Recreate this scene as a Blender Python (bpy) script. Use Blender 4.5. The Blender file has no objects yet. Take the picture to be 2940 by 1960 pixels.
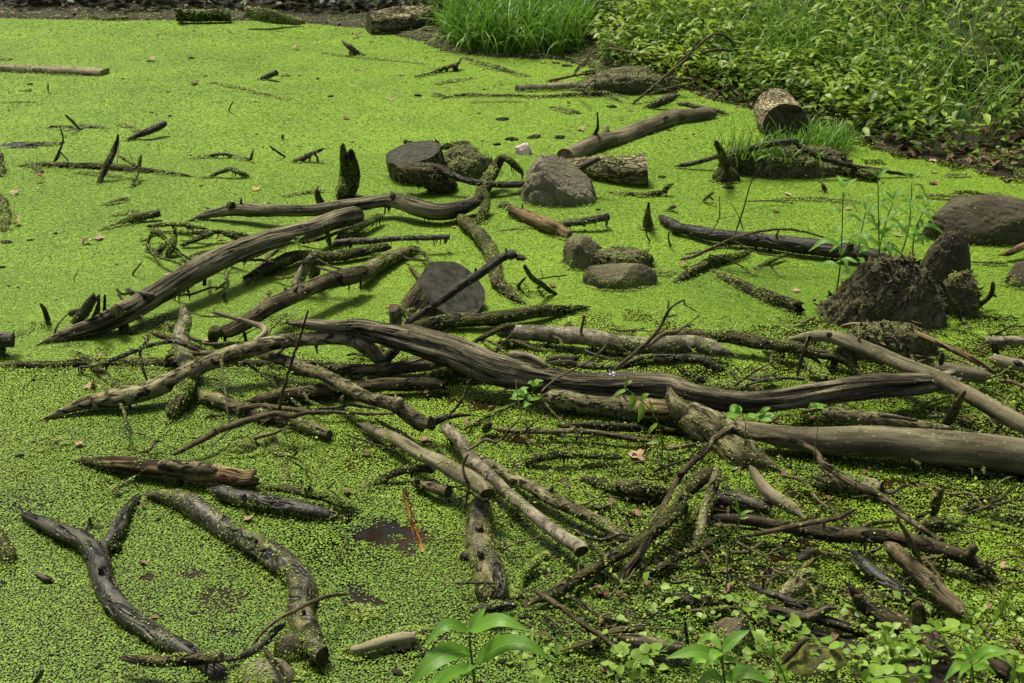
import bpy, math, random
import numpy as np
from mathutils import Vector

R = math.radians
scene = bpy.context.scene
random.seed(7)
rng = np.random.default_rng(7)

# ---------------------------------------------------------------- camera
PW, PH, FPX = 2940.0, 1960.0, 3267.0
CAM_H, PITCH = 1.40, R(24.5)
cam_data = bpy.data.cameras.new('camera')
cam_data.sensor_width = 36.0
cam_data.lens = 36.0 * FPX / PW
cam_data.clip_start = 0.05
cam_data.clip_end = 400.0
cam = bpy.data.objects.new('camera', cam_data)
cam.location = (0, 0, CAM_H)
cam.rotation_euler = (math.pi / 2 - PITCH, 0, 0)
scene.collection.objects.link(cam)
scene.camera = cam

# ---------------------------------------------------------------- light
SUN_EL, SUN_AZ = R(66), R(-38)          # azimuth measured from +Y (away from the viewer) towards +X
world = bpy.data.worlds.new('World')
scene.world = world
world.use_nodes = True
wn = world.node_tree
wn.nodes.clear()
sky = wn.nodes.new('ShaderNodeTexSky')
sky.sky_type = 'NISHITA'
sky.sun_disc = False
sky.sun_elevation = SUN_EL
sky.sun_rotation = SUN_AZ
sky.air_density = 0.55
sky.dust_density = 6.0
sky.ozone_density = 0.3
bg = wn.nodes.new('ShaderNodeBackground')
bg.inputs['Strength'].default_value = 0.044
wo = wn.nodes.new('ShaderNodeOutputWorld')
wn.links.new(sky.outputs[0], bg.inputs['Color'])
wn.links.new(bg.outputs[0], wo.inputs['Surface'])
sun_data = bpy.data.lights.new('sun', 'SUN')
sun_data.energy = 1.5
sun_data.angle = R(14)
sun_data.color = (1.0, 0.94, 0.78)
sun = bpy.data.objects.new('sun', sun_data)
sd = Vector((math.sin(SUN_AZ) * math.cos(SUN_EL), math.cos(SUN_AZ) * math.cos(SUN_EL), math.sin(SUN_EL)))
sun.rotation_euler = sd.to_track_quat('Z', 'Y').to_euler()
sun.location = (-3, 8, 12)
scene.collection.objects.link(sun)
scene.view_settings.view_transform = 'Standard'
scene.view_settings.look = 'None'
scene.view_settings.exposure = 1.72
scene.view_settings.gamma = 1.0
scene.view_settings.use_curve_mapping = False
scene.cycles.max_bounces = 6
scene.cycles.use_denoising = True

# ---------------------------------------------------------------- geometry helpers
CO = np.array([0, 0, CAM_H])
FWD = np.array([0, math.cos(PITCH), -math.sin(PITCH)])
UPV = np.array([0, math.sin(PITCH), math.cos(PITCH)])
RGT = np.array([1.0, 0, 0])


def ray(px, py):
    return FWD + RGT * ((px - PW / 2) / FPX) + UPV * ((PH / 2 - py) / FPX)


def at(px, py, z=0.0):
    """the place on the level z that the photograph shows at this pixel"""
    d = ray(px, py)
    return CO + d * ((z - CAM_H) / d[2])


def at_y(px, py, y):
    """the place at the ground distance y from the viewer"""
    d = ray(px, py)
    return CO + d * (y / d[1])


def mpp(p):
    """metres per photograph pixel at the place p"""
    return float(np.dot(p - CO, FWD)) / FPX


TILE = {'A': (0, 0), 'B': (970, 0), 'C': (1940, 0), 'D': (0, 640), 'E': (970, 640), 'F': (1940, 640),
        'G': (0, 1300), 'H': (970, 1300), 'I': (1940, 1300)}
ZS = 2.352


def px_of(tile, x, y):
    return TILE[tile][0] + x / ZS, TILE[tile][1] + y / ZS


def hash3(i, j, k, seed):
    i = i.astype(np.uint32); j = j.astype(np.uint32); k = k.astype(np.uint32)
    h = i * np.uint32(374761393) + j * np.uint32(668265263) + k * np.uint32(2147483647 - 1274126177) + np.uint32(seed * 144665 + 17)
    h = (h ^ (h >> np.uint32(13))) * np.uint32(1274126177)
    h = h ^ (h >> np.uint32(16))
    return h.astype(np.float64) / 4294967295.0


def vnoise(p, seed=0):
    """value noise 0..1 at the points p (n,3)"""
    p = np.asarray(p, float)
    f = np.floor(p)
    t = p - f
    t = t * t * (3 - 2 * t)
    i = (f.astype(np.int64) + 100000)
    out = 0
    for a in (0, 1):
        for b in (0, 1):
            for c in (0, 1):
                w = (t[:, 0] if a else 1 - t[:, 0]) * (t[:, 1] if b else 1 - t[:, 1]) * (t[:, 2] if c else 1 - t[:, 2])
                out = out + w * hash3(i[:, 0] + a, i[:, 1] + b, i[:, 2] + c, seed)
    return out


def fbm(p, seed=0, octs=3):
    s, a, n = 0, 1.0, 0
    p = np.asarray(p, float)
    for o in range(octs):
        s = s + a * vnoise(p * (2 ** o) + o * 17.3, seed + o)
        n += a
        a *= 0.5
    return s / n


def n2(x, y, sc, seed=0, octs=3):
    x = np.asarray(x, float)
    return fbm(np.stack([x * sc, np.asarray(y, float) * sc, np.zeros_like(x)], 1), seed, octs)


def mesh_np(name, verts, faces, mat=None, smooth=False, attrs=None):
    """faces: list of integer arrays (n,k) — each array one polygon size"""
    me = bpy.data.meshes.new(name)
    verts = np.asarray(verts, np.float32)
    faces = [np.asarray(f, np.int32) for f in faces if len(f)]
    me.vertices.add(len(verts))
    me.vertices.foreach_set('co', verts.ravel())
    nl = sum(f.size for f in faces)
    npoly = sum(len(f) for f in faces)
    me.loops.add(nl)
    me.polygons.add(npoly)
    me.loops.foreach_set('vertex_index', np.concatenate([f.ravel() for f in faces]))
    tot = np.concatenate([np.full(len(f), f.shape[1], np.int32) for f in faces])
    start = np.concatenate([[0], np.cumsum(tot)[:-1]]).astype(np.int32)
    me.polygons.foreach_set('loop_start', start)
    me.polygons.foreach_set('loop_total', tot)
    if smooth:
        me.polygons.foreach_set('use_smooth', np.ones(npoly, bool))
    for nm, (ty, data) in (attrs or {}).items():
        a = me.attributes.new(nm, ty, 'POINT')
        data = np.asarray(data, np.float32)
        a.data.foreach_set('vector' if ty == 'FLOAT_VECTOR' else 'value', data.ravel())
    me.update(calc_edges=True)
    me.validate()
    if mat:
        me.materials.append(mat)
    return me


def link(name, me, parent=None, loc=None, **props):
    o = bpy.data.objects.new(name, me)
    scene.collection.objects.link(o)
    if parent is not None:
        o.parent = parent
    if loc is not None:
        o.location = loc
    for k, v in props.items():
        if v is not None:
            o[k] = v
    return o


def catmull(P, n):
    """P (m,k) control rows -> n rows, evenly spaced along the chord length"""
    P = np.asarray(P, float)
    if len(P) == 2:
        t = np.linspace(0, 1, n)[:, None]
        return P[0] * (1 - t) + P[1] * t
    d = np.sqrt(np.maximum(np.linalg.norm(np.diff(P[:, :3], axis=0), axis=1), 1e-6))
    T = np.concatenate([[0], np.cumsum(d)])
    m = np.gradient(P, T, axis=0)
    L = np.concatenate([[0], np.cumsum(np.linalg.norm(np.diff(P[:, :3], axis=0), axis=1))])
    q = np.interp(np.linspace(0, L[-1], n), L, T)
    i = np.clip(np.searchsorted(T, q, side='right') - 1, 0, len(T) - 2)
    h = (T[i + 1] - T[i])[:, None]
    t = ((q - T[i]) / h[:, 0])[:, None]
    return ((2 * t**3 - 3 * t**2 + 1) * P[i] + (t**3 - 2 * t**2 + t) * h * m[i] + (-2 * t**3 + 3 * t**2) * P[i + 1] + (t**3 - t**2) * h * m[i + 1])


def frames(C):
    T = np.gradient(C, axis=0)
    T /= np.linalg.norm(T, axis=1)[:, None] + 1e-12
    up = np.array([0, 0, 1.0])
    if abs(T[0] @ up) > 0.9:
        up = np.array([0, 1.0, 0])
    n = up - T[0] * (up @ T[0])
    n /= np.linalg.norm(n)
    N = [n]
    for k in range(1, len(C)):
        n = N[-1] - T[k] * (N[-1] @ T[k])
        n /= np.linalg.norm(n) + 1e-12
        N.append(n)
    N = np.array(N)
    return T, N, np.cross(T, N)


def tube(C, rad, segs=10, rough=0.12, groove=0.0, ends='tt', seed=0, flat=1.0):
    """a closed stem along C; returns verts, quads, caps, bark coordinates, ring count"""
    n = len(C)
    rad = np.array(rad, float)
    L = np.concatenate([[0], np.cumsum(np.linalg.norm(np.diff(C, axis=0), axis=1))])
    tot = L[-1]
    rm = max(rad.mean(), 1e-4)
    for e, s in ((ends[0], L), (ends[1], tot - L)):
        if e == 't':
            rad = rad * np.clip(0.10 + s / min(3.0 * rm, 0.3 * tot), 0.10, 1)
        elif e == 'r':
            rad = rad * np.sqrt(np.clip(s / (1.2 * rm), 0.06, 1))
    T, N, B = frames(C)
    th = np.linspace(0, 2 * np.pi, segs, endpoint=False)
    ct, st = np.cos(th), np.sin(th)
    S = np.repeat(L, segs)
    TH = np.tile(th, n)
    q = np.stack([np.cos(TH) * 1.3 + seed * 3.1, np.sin(TH) * 1.3, S / (rm * 2.6)], 1)
    k = 1 + rough * 2 * (fbm(q, seed, 3) - 0.5)
    q3 = np.stack([np.cos(TH) * 3.2 + seed, np.sin(TH) * 3.2, S / (rm * 1.1)], 1)
    k = k + rough * 0.9 * (fbm(q3, seed + 2, 3) - 0.5)
    if groove:
        q2 = np.stack([np.cos(TH) * 4.5, np.sin(TH) * 4.5, S / (rm * 7) + seed], 1)
        k = k * (1 + groove * 2 * (vnoise(q2, seed + 5) - 0.5))
    rr = np.repeat(rad, segs) * k
    # broken ends: the rim is drawn out into splinters
    ex = np.zeros(n * segs)
    for e, sl, sg in ((ends[0], slice(0, segs), -1), (ends[1], slice((n - 1) * segs, n * segs), 1)):
        if e == 'b':
            ex[sl] = sg * rm * (1.6 * vnoise(np.stack([ct * 2.2 + seed, st * 2.2, ct * 0], 1), seed + 9) - 0.4)
    V = (np.repeat(C, segs, 0) + np.repeat(N, segs, 0) * (np.cos(TH) * rr)[:, None] + np.repeat(B, segs, 0) * (np.sin(TH) * rr * flat)[:, None]
         + np.repeat(T, segs, 0) * ex[:, None])
    a = (np.arange(n - 1)[:, None] * segs + np.arange(segs)[None]).ravel()
    b = (np.arange(n - 1)[:, None] * segs + (np.arange(segs)[None] + 1) % segs).ravel()
    Q = np.stack([a, b, b + segs, a + segs], 1)
    co = np.stack([np.cos(TH) * rr, np.sin(TH) * rr, S], 1)
    caps = {}
    if ends[0] != 'c':
        caps['a'] = np.arange(segs)[::-1]
    if ends[1] != 'c':
        caps['b'] = np.arange((n - 1) * segs, n * segs)
    V2 = [V]; co2 = [co]; tris = []
    for key, ring in caps.items():
        ci = len(V) + len(V2) - 1
        inn = C[0] if key == 'a' else C[-1]
        V2.append(inn[None]); co2.append(np.array([[0, 0, 0 if key == 'a' else tot]]))
        tris.append(np.stack([ring, np.roll(ring, -1), np.full(segs, ci)], 1))
    nrm = np.repeat(N, segs, 0) * np.cos(TH)[:, None] + np.repeat(B, segs, 0) * np.sin(TH)[:, None]
    return np.concatenate(V2), Q, (np.concatenate(tris) if tris else []), np.concatenate(co2), dict(V=V, N=nrm, n=n, segs=segs, L=L, T=T, rr=rr, Nf=N, Bf=B)


# ---------------------------------------------------------------- materials
class NT:
    def __init__(s, name):
        s.m = bpy.data.materials.new(name)
        s.m.use_nodes = True
        s.t = s.m.node_tree
        s.t.nodes.clear()
        s.out = s.n('ShaderNodeOutputMaterial')

    def n(s, ty, **kw):
        nd = s.t.nodes.new(ty)
        for k, v in kw.items():
            if k.startswith('i_'):
                nd.inputs[k[2:].replace('_', ' ')].default_value = v
            else:
                setattr(nd, k, v)
        return nd

    def l(s, a, b):
        s.t.links.new(a, b)

    def attr(s, name):
        return s.n('ShaderNodeAttribute', attribute_name=name)

    def noise(s, vec, scale, detail=4, rough=0.6, mapscale=None, dist=0.0):
        if mapscale:
            mp = s.n('ShaderNodeMapping')
            mp.inputs['Scale'].default_value = mapscale
            s.l(vec, mp.inputs['Vector'])
            vec = mp.outputs[0]
        nz = s.n('ShaderNodeTexNoise')
        nz.inputs['Scale'].default_value = scale
        nz.inputs['Detail'].default_value = detail
        nz.inputs['Roughness'].default_value = rough
        nz.inputs['Distortion'].default_value = dist
        if vec is not None:
            s.l(vec, nz.inputs['Vector'])
        return nz.outputs['Fac']

    def ramp(s, fac, stops):
        r = s.n('ShaderNodeValToRGB')
        e = r.color_ramp.elements
        while len(e) < len(stops):
            e.new(0.5)
        for k, (p, c) in enumerate(stops):
            e[k].position = p
            e[k].color = tuple(c) + (1,) if len(c) == 3 else c
        s.l(fac, r.inputs['Fac'])
        return r.outputs['Color']

    def mix(s, fac, a, b, mode='MIX'):
        m = s.n('ShaderNodeMix', data_type='RGBA', blend_type=mode)
        for sock, v in ((m.inputs[0], fac), (m.inputs[6], a), (m.inputs[7], b)):
            if hasattr(v, 'is_output'):
                s.l(v, sock)
            elif isinstance(v, (int, float)):
                sock.default_value = v
            else:
                sock.default_value = tuple(v) + (1,)
        return m.outputs[2]

    def math(s, op, a, b=None, clamp=False):
        m = s.n('ShaderNodeMath', operation=op, use_clamp=clamp)
        for k, v in enumerate((a, b)):
            if v is None:
                continue
            if hasattr(v, 'is_output'):
                s.l(v, m.inputs[k])
            else:
                m.inputs[k].default_value = v
        return m.outputs[0]

    def bump(s, h, strength, dist):
        b = s.n('ShaderNodeBump')
        b.inputs['Strength'].default_value = strength
        b.inputs['Distance'].default_value = dist
        s.l(h, b.inputs['Height'])
        return b.outputs[0]

    def principled(s, col, rough, normal=None, spec=0.5):
        p = s.n('ShaderNodeBsdfPrincipled')
        for sock, v in ((p.inputs['Base Color'], col), (p.inputs['Roughness'], rough), (p.inputs['Specular IOR Level'], spec)):
            if hasattr(v, 'is_output'):
                s.l(v, sock)
            elif isinstance(v, (int, float)):
                sock.default_value = v
            else:
                sock.default_value = tuple(v) + (1,)
        if normal is not None:
            s.l(normal, p.inputs['Normal'])
        return p

    def done(s, shader):
        s.l(shader.outputs[0], s.out.inputs['Surface'])
        return s.m


def bark_vec(t):
    a = t.attr('bark_co').outputs['Vector']
    oi = t.n('ShaderNodeObjectInfo')
    ad = t.n('ShaderNodeVectorMath', operation='ADD')
    sc = t.n('ShaderNodeVectorMath', operation='SCALE')
    cx = t.n('ShaderNodeCombineXYZ')
    t.l(oi.outputs['Random'], cx.inputs[0]); t.l(oi.outputs['Random'], cx.inputs[2])
    sc.inputs['Scale'].default_value = 13.0
    t.l(cx.outputs[0], sc.inputs[0])
    t.l(a, ad.inputs[0]); t.l(sc.outputs[0], ad.inputs[1])
    return ad.outputs[0], oi.outputs['Random']


def warm(c):
    return (c[0] * 0.78, c[1] * 0.83, c[2] * 0.66)


def bark_mat(name, dark, mid, light, grain=(90, 90, 9), patch=18.0, moss=0.35, rough=0.85, bump=0.9, dist=0.009, crack=True, mosscol=(0.035, 0.055, 0.010), spec=0.25, scales=None):
    dark, mid, light = (warm(c) for c in (dark, mid, light))
    t = NT(name)
    v, rnd = bark_vec(t)
    g = t.noise(v, 1.0, 5, 0.65, grain, 0.4)
    p = t.noise(v, patch, 4, 0.6, (1, 1, 0.45))
    f = t.math('ADD', t.math('MULTIPLY', g, 0.65), t.math('MULTIPLY', p, 0.35))
    f = t.math('ADD', f, t.math('MULTIPLY', t.math('SUBTRACT', rnd, 0.5), 0.08))
    col = t.ramp(f, [(0.38, dark), (0.50, mid), (0.62, light)])
    st = t.noise(v, 7.0, 3, 0.6, (1, 1, 0.5))
    col = t.mix(t.ramp(st, [(0.50, (0, 0, 0)), (0.66, (0.75, 0.75, 0.75))]), col, tuple(0.8 * x for x in dark))
    sp = t.noise(v, 170.0, 2, 0.5)
    col = t.mix(t.ramp(sp, [(0.64, (0, 0, 0)), (0.70, (0.6, 0.6, 0.6))]), col, tuple(1.3 * x for x in light))
    h = g
    if crack:
        c = t.noise(v, 1.0, 2, 0.5, (grain[0] * 0.55, grain[1] * 0.55, grain[2] * 0.8), 1.2)
        cr = t.ramp(c, [(0.36, (0, 0, 0)), (0.46, (1, 1, 1))])
        col = t.mix(t.math('SUBTRACT', 1.0, cr), col, tuple(0.45 * x for x in dark))
        h = t.math('ADD', t.math('MULTIPLY', g, 0.5), cr)
    if scales:
        vo = t.n('ShaderNodeTexVoronoi', feature='DISTANCE_TO_EDGE')
        mp = t.n('ShaderNodeMapping'); mp.inputs['Scale'].default_value = scales
        t.l(v, mp.inputs['Vector']); t.l(mp.outputs[0], vo.inputs['Vector'])
        vo.inputs['Scale'].default_value = 1.0
        e = t.ramp(vo.outputs['Distance'], [(0.01, (0.25, 0.25, 0.25)), (0.12, (1, 1, 1))])
        col = t.mix(t.math('SUBTRACT', 1.0, e), col, dark)
        h = t.math('ADD', h, t.math('MULTIPLY', e, 1.4))
    if moss:
        mn = t.noise(v, 26.0, 5, 0.7)
        mk = t.ramp(mn, [(0.62 - 0.30 * moss, (0, 0, 0)), (0.72 - 0.26 * moss, (1, 1, 1))])
        mf = t.noise(v, 260.0, 2, 0.6)
        mc = t.ramp(mf, [(0.35, tuple(0.5 * x for x in mosscol)), (0.7, tuple(1.6 * x for x in mosscol))])
        col = t.mix(t.math('MULTIPLY', mk, 0.75), col, mc)
        h = t.math('ADD', h, t.math('MULTIPLY', t.math('MULTIPLY', mk, mf), 0.8))
    return t.done(t.principled(col, rough, t.bump(h, bump, dist), spec))


M = {}
M['dark'] = bark_mat('dark_wet_bark', (0.009, 0.007, 0.004), (0.032, 0.025, 0.016), (0.110, 0.090, 0.060), (70, 70, 16), moss=0.22, rough=0.6, spec=0.4)
M['brown'] = bark_mat('brown_bark', (0.022, 0.015, 0.008), (0.090, 0.067, 0.041), (0.245, 0.193, 0.130), (75, 75, 14), moss=0.22)
M['grey'] = bark_mat('weathered_grey_wood', (0.020, 0.016, 0.010), (0.100, 0.083, 0.060), (0.300, 0.258, 0.195), (120, 120, 5), patch=8, moss=0.10, bump=0.9)
M['smooth'] = bark_mat('smooth_grey_bark', (0.070, 0.056, 0.038), (0.225, 0.190, 0.138), (0.370, 0.318, 0.235), (60, 60, 7), patch=10, moss=0.02, bump=0.35, crack=False)
M['twig'] = bark_mat('twig_bark', (0.035, 0.024, 0.013), (0.110, 0.083, 0.052), (0.220, 0.172, 0.115), (160, 160, 60), moss=0.10, bump=0.4, crack=False)
M['pale'] = bark_mat('pale_peeling_bark', (0.045, 0.036, 0.019), (0.190, 0.160, 0.098), (0.400, 0.345, 0.230), (80, 80, 30), moss=0.22, mosscol=(0.05, 0.065, 0.012))
M['moss'] = bark_mat('mossy_bark', (0.010, 0.008, 0.004), (0.042, 0.034, 0.017), (0.140, 0.115, 0.062), (70, 70, 22), moss=0.45, mosscol=(0.062, 0.080, 0.011))
M['bare'] = bark_mat('bare_orange_wood', (0.050, 0.028, 0.013), (0.225, 0.150, 0.080), (0.420, 0.310, 0.190), (110, 110, 6), patch=12, moss=0.10)
M['red'] = bark_mat('red_rotten_wood', (0.040, 0.016, 0.010), (0.155, 0.070, 0.042), (0.260, 0.150, 0.095), (100, 100, 10), moss=0.15)
M['flaky'] = bark_mat('flaky_pine_bark', (0.110, 0.084, 0.052), (0.420, 0.345, 0.240), (0.640, 0.550, 0.400), (50, 50, 14), moss=0.08, scales=(42, 42, 20), dist=0.012, bump=1.0)
M['sunken'] = bark_mat('sunken_orange_wood', (0.070, 0.022, 0.005), (0.190, 0.070, 0.014), (0.300, 0.130, 0.030), (90, 90, 10), moss=0.20, rough=0.3)

M['mottled'] = bark_mat('mottled_wet_bark', (0.010, 0.009, 0.006), (0.050, 0.045, 0.028), (0.240, 0.205, 0.095), (38, 38, 20), patch=16, moss=0.35, mosscol=(0.095, 0.095, 0.020), rough=0.45, spec=0.5)
M['wet'] = bark_mat('black_wet_bark', (0.006, 0.005, 0.004), (0.026, 0.023, 0.019), (0.120, 0.108, 0.090), (60, 60, 10), patch=20, moss=0.12, rough=0.48, spec=0.4, bump=1.0)


def birch_mat():
    t = NT('birch_bark')
    v, rnd = bark_vec(t)
    g = t.noise(v, 1.0, 5, 0.65, (70, 70, 40))
    col = t.ramp(g, [(0.30, (0.045, 0.038, 0.022)), (0.48, (0.170, 0.150, 0.095)), (0.70, (0.360, 0.325, 0.225))])
    ln = t.noise(v, 1.0, 2, 0.5, (45, 45, 210))
    lm = t.ramp(ln, [(0.62, (0, 0, 0)), (0.68, (1, 1, 1))])
    col = t.mix(t.math('MULTIPLY', lm, 0.85), col, (0.025, 0.019, 0.012))
    b = t.noise(v, 14, 4, 0.7)
    bm = t.ramp(b, [(0.50, (0, 0, 0)), (0.58, (1, 1, 1))])
    col = t.mix(t.math('MULTIPLY', bm, 0.85), col, (0.040, 0.034, 0.018))
    mn = t.noise(v, 33, 4, 0.7)
    mk = t.ramp(mn, [(0.54, (0, 0, 0)), (0.63, (1, 1, 1))])
    col = t.mix(t.math('MULTIPLY', mk, 0.55), col, (0.055, 0.075, 0.014))
    return t.done(t.principled(col, 0.7, t.bump(t.math('SUBTRACT', g, lm), 0.6, 0.004), 0.35))


M['birch'] = birch_mat()


def cut_mat(name, a, b, ring=260.0):
    t = NT(name)
    v, rnd = bark_vec(t)
    sx = t.n('ShaderNodeSeparateXYZ'); t.l(v, sx.inputs[0])
    at_ = t.attr('bark_co').outputs['Vector']
    s2 = t.n('ShaderNodeSeparateXYZ'); t.l(at_, s2.inputs[0])
    rr = t.math('SQRT', t.math('ADD', t.math('MULTIPLY', s2.outputs[0], s2.outputs[0]), t.math('MULTIPLY', s2.outputs[1], s2.outputs[1])))
    wob = t.noise(v, 24, 4, 0.65)
    w = t.math('SINE', t.math('ADD', t.math('MULTIPLY', rr, ring * 2.4), t.math('MULTIPLY', wob, 9.0)))
    g = t.noise(v, 40, 5, 0.7)
    f = t.math('ADD', t.math('MULTIPLY', w, 0.035), g)
    col = t.ramp(f, [(0.32, a), (0.72, b)])
    sp = t.noise(v, 120, 2, 0.6)
    sm = t.ramp(sp, [(0.62, (0, 0, 0)), (0.70, (1, 1, 1))])
    col = t.mix(t.math('MULTIPLY', sm, 0.5), col, (0.06, 0.075, 0.02))
    return t.done(t.principled(col, 0.8, t.bump(f, 0.7, 0.006), 0.1))


M['cut'] = cut_mat('dark_cut_wood', (0.024, 0.020, 0.010), (0.120, 0.102, 0.058))
M['cutdark'] = cut_mat('black_wet_cut_wood', (0.018, 0.019, 0.014), (0.088, 0.089, 0.066))
M['cutpale'] = cut_mat('brown_cut_wood', (0.030, 0.021, 0.012), (0.140, 0.100, 0.062))


def rock_mat(name, a, b, c, moss, rough=0.8, mosscol=(0.045, 0.062, 0.012)):
    a, b, c = ((q[0] * 0.80, q[1] * 0.90, q[2] * 0.84) for q in (a, b, c))
    t = NT(name)
    tc = t.n('ShaderNodeTexCoord').outputs['Object']
    g = t.noise(tc, 9, 6, 0.65)
    col = t.ramp(g, [(0.32, a), (0.52, b), (0.72, c)])
    f = t.noise(tc, 90, 5, 0.7)
    col = t.mix(0.30, col, t.ramp(f, [(0.32, tuple(0.45 * x for x in a)), (0.68, c)]), 'MIX')
    mn = t.noise(tc, 22, 5, 0.75)
    mk = t.ramp(mn, [(0.66 - 0.32 * moss, (0, 0, 0)), (0.74 - 0.28 * moss, (1, 1, 1))])
    mf = t.noise(tc, 220, 3, 0.7)
    mc = t.ramp(mf, [(0.35, tuple(0.35 * x for x in mosscol)), (0.7, tuple(1.7 * x for x in mosscol))])
    col = t.mix(t.math('MULTIPLY', mk, 0.8), col, mc)
    h = t.math('ADD', t.math('MULTIPLY', g, 1.2), t.math('ADD', t.math('MULTIPLY', f, 0.5), t.math('MULTIPLY', mf, 0.3)))
    return t.done(t.principled(col, rough, t.bump(h, 0.7, 0.012), 0.3))


M['rock'] = rock_mat('brown_boulder_stone', (0.155, 0.118, 0.078), (0.240, 0.190, 0.132), (0.320, 0.265, 0.190), 0.03)
M['rockdark'] = rock_mat('dark_boulder_stone', (0.034, 0.024, 0.013), (0.085, 0.064, 0.038), (0.155, 0.122, 0.078), 0.22)
M['rocklight'] = rock_mat('rough_tan_stone', (0.050, 0.037, 0.018), (0.150, 0.118, 0.066), (0.300, 0.250, 0.155), 0.28)
M['mossmound'] = rock_mat('moss_over_rotten_wood', (0.032, 0.023, 0.011), (0.110, 0.085, 0.047), (0.280, 0.225, 0.135), 0.36, mosscol=(0.055, 0.068, 0.012))
M['mosscushion'] = rock_mat('yellow_moss', (0.050, 0.040, 0.018), (0.110, 0.095, 0.040), (0.180, 0.160, 0.070), 0.9, mosscol=(0.120, 0.130, 0.015))


def leaf_mat(name, a, b, trans=0.35, rough=0.45, vein=None, dead=False, spec=0.4):
    t = NT(name)
    oi = t.n('ShaderNodeObjectInfo')
    tone = t.attr('tone').outputs['Fac']
    tc = t.n('ShaderNodeTexCoord').outputs['Object']
    nz = t.noise(tc, 45 if not dead else 60, 3, 0.6)
    f = t.math('ADD', t.math('MULTIPLY', tone, 0.7), t.math('ADD', t.math('MULTIPLY', nz, 0.35), t.math('MULTIPLY', oi.outputs['Random'], 0.12)))
    col = t.ramp(f, [(0.22, a), (0.85, b)])
    norm = None
    if vein is not None:
        lv = t.attr('leaf_co').outputs['Vector']
        sx = t.n('ShaderNodeSeparateXYZ'); t.l(lv, sx.inputs[0])
        ab = t.math('ABSOLUTE', sx.outputs[0])
        mid = t.ramp(ab, [(0.03, (1, 1, 1)), (0.09, (0, 0, 0))])
        q = t.math('SUBTRACT', t.math('MULTIPLY', sx.outputs[1], 11.0), t.math('MULTIPLY', ab, 4.0))
        sn = t.math('SINE', t.math('MULTIPLY', q, 6.283))
        sd_ = t.ramp(sn, [(0.80, (0, 0, 0)), (1.0, (1, 1, 1))])
        vv = t.math('ADD', mid, t.math('MULTIPLY', sd_, 0.35), True)
        col = t.mix(t.math('MULTIPLY', vv, 0.6), col, vein)
        norm = t.bump(t.math('SUBTRACT', nz, vv), 0.35, 0.003)
    p = t.principled(col, rough, norm, spec)
    if trans:
        tr = t.n('ShaderNodeBsdfTranslucent')
        t.l(col, tr.inputs['Color'])
        mx = t.n('ShaderNodeMixShader')
        mx.inputs[0].default_value = trans
        t.l(p.outputs[0], mx.inputs[1]); t.l(tr.outputs[0], mx.inputs[2])
        return t.done(mx)
    return t.done(p)


M['weed'] = leaf_mat('duckweed_fronds', (0.046, 0.118, 0.007), (0.228, 0.360, 0.024), 0.0, 0.55, spec=0.25)
M['cling'] = leaf_mat('stranded_duckweed', (0.065, 0.115, 0.014), (0.250, 0.350, 0.050), 0.0, 0.5, spec=0.2)
M['jewel'] = leaf_mat('knotweed_leaf', (0.075, 0.210, 0.016), (0.190, 0.390, 0.040), 0.35, 0.45, vein=(0.25, 0.43, 0.10))
M['round'] = leaf_mat('round_leaf', (0.080, 0.185, 0.012), (0.220, 0.380, 0.035), 0.35, 0.45, vein=(0.26, 0.40, 0.08))
M['dullround'] = leaf_mat('dull_round_leaf', (0.070, 0.100, 0.035), (0.130, 0.160, 0.070), 0.25, 0.5, vein=(0.2, 0.24, 0.11))
M['herb'] = leaf_mat('bank_weed_leaf', (0.035, 0.115, 0.010), (0.310, 0.450, 0.045), 0.40, 0.45)
M['dockleaf'] = leaf_mat('broad_dock_leaf', (0.110, 0.210, 0.050), (0.180, 0.300, 0.080), 0.30, 0.5, vein=(0.26, 0.38, 0.15))
M['shadepaintherb'] = leaf_mat('shade_painted_leaf', (0.012, 0.030, 0.008), (0.040, 0.075, 0.016), 0.2, 0.55)  # leaf green darkened to stand in for shade on the far bank
M['grass'] = leaf_mat('grass_blade', (0.045, 0.140, 0.012), (0.190, 0.370, 0.035), 0.40, 0.42)
M['stem'] = leaf_mat('green_stem', (0.060, 0.110, 0.020), (0.150, 0.220, 0.050), 0.0, 0.5)
M['deadpale'] = leaf_mat('pale_dead_leaf', (0.260, 0.160, 0.085), (0.480, 0.340, 0.210), 0.2, 0.7, vein=(0.22, 0.13, 0.07), dead=True)
M['deadbrown'] = leaf_mat('brown_dead_leaf', (0.080, 0.034, 0.016), (0.210, 0.100, 0.048), 0.15, 0.7, vein=(0.06, 0.03, 0.015), dead=True)
M['deadorange'] = leaf_mat('orange_dead_leaf', (0.210, 0.066, 0.016), (0.400, 0.150, 0.040), 0.2, 0.6, vein=(0.15, 0.05, 0.015), dead=True)
M['deadyellow'] = leaf_mat('yellow_dead_leaf', (0.330, 0.240, 0.040), (0.520, 0.400, 0.090), 0.2, 0.6, dead=True)
M['petal'] = leaf_mat('pale_blue_petal', (0.50, 0.56, 0.75), (0.65, 0.70, 0.85), 0.2, 0.6)
M['litter'] = leaf_mat('leaf_litter', (0.035, 0.020, 0.010), (0.200, 0.125, 0.070), 0.05, 0.8)
M['shred'] = leaf_mat('bark_shreds', (0.012, 0.010, 0.005), (0.120, 0.100, 0.055), 0.0, 0.9, spec=0.2)
M['paper'] = leaf_mat('crumpled_paper', (0.45, 0.36, 0.34), (0.80, 0.74, 0.76), 0.0, 0.6)


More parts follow.
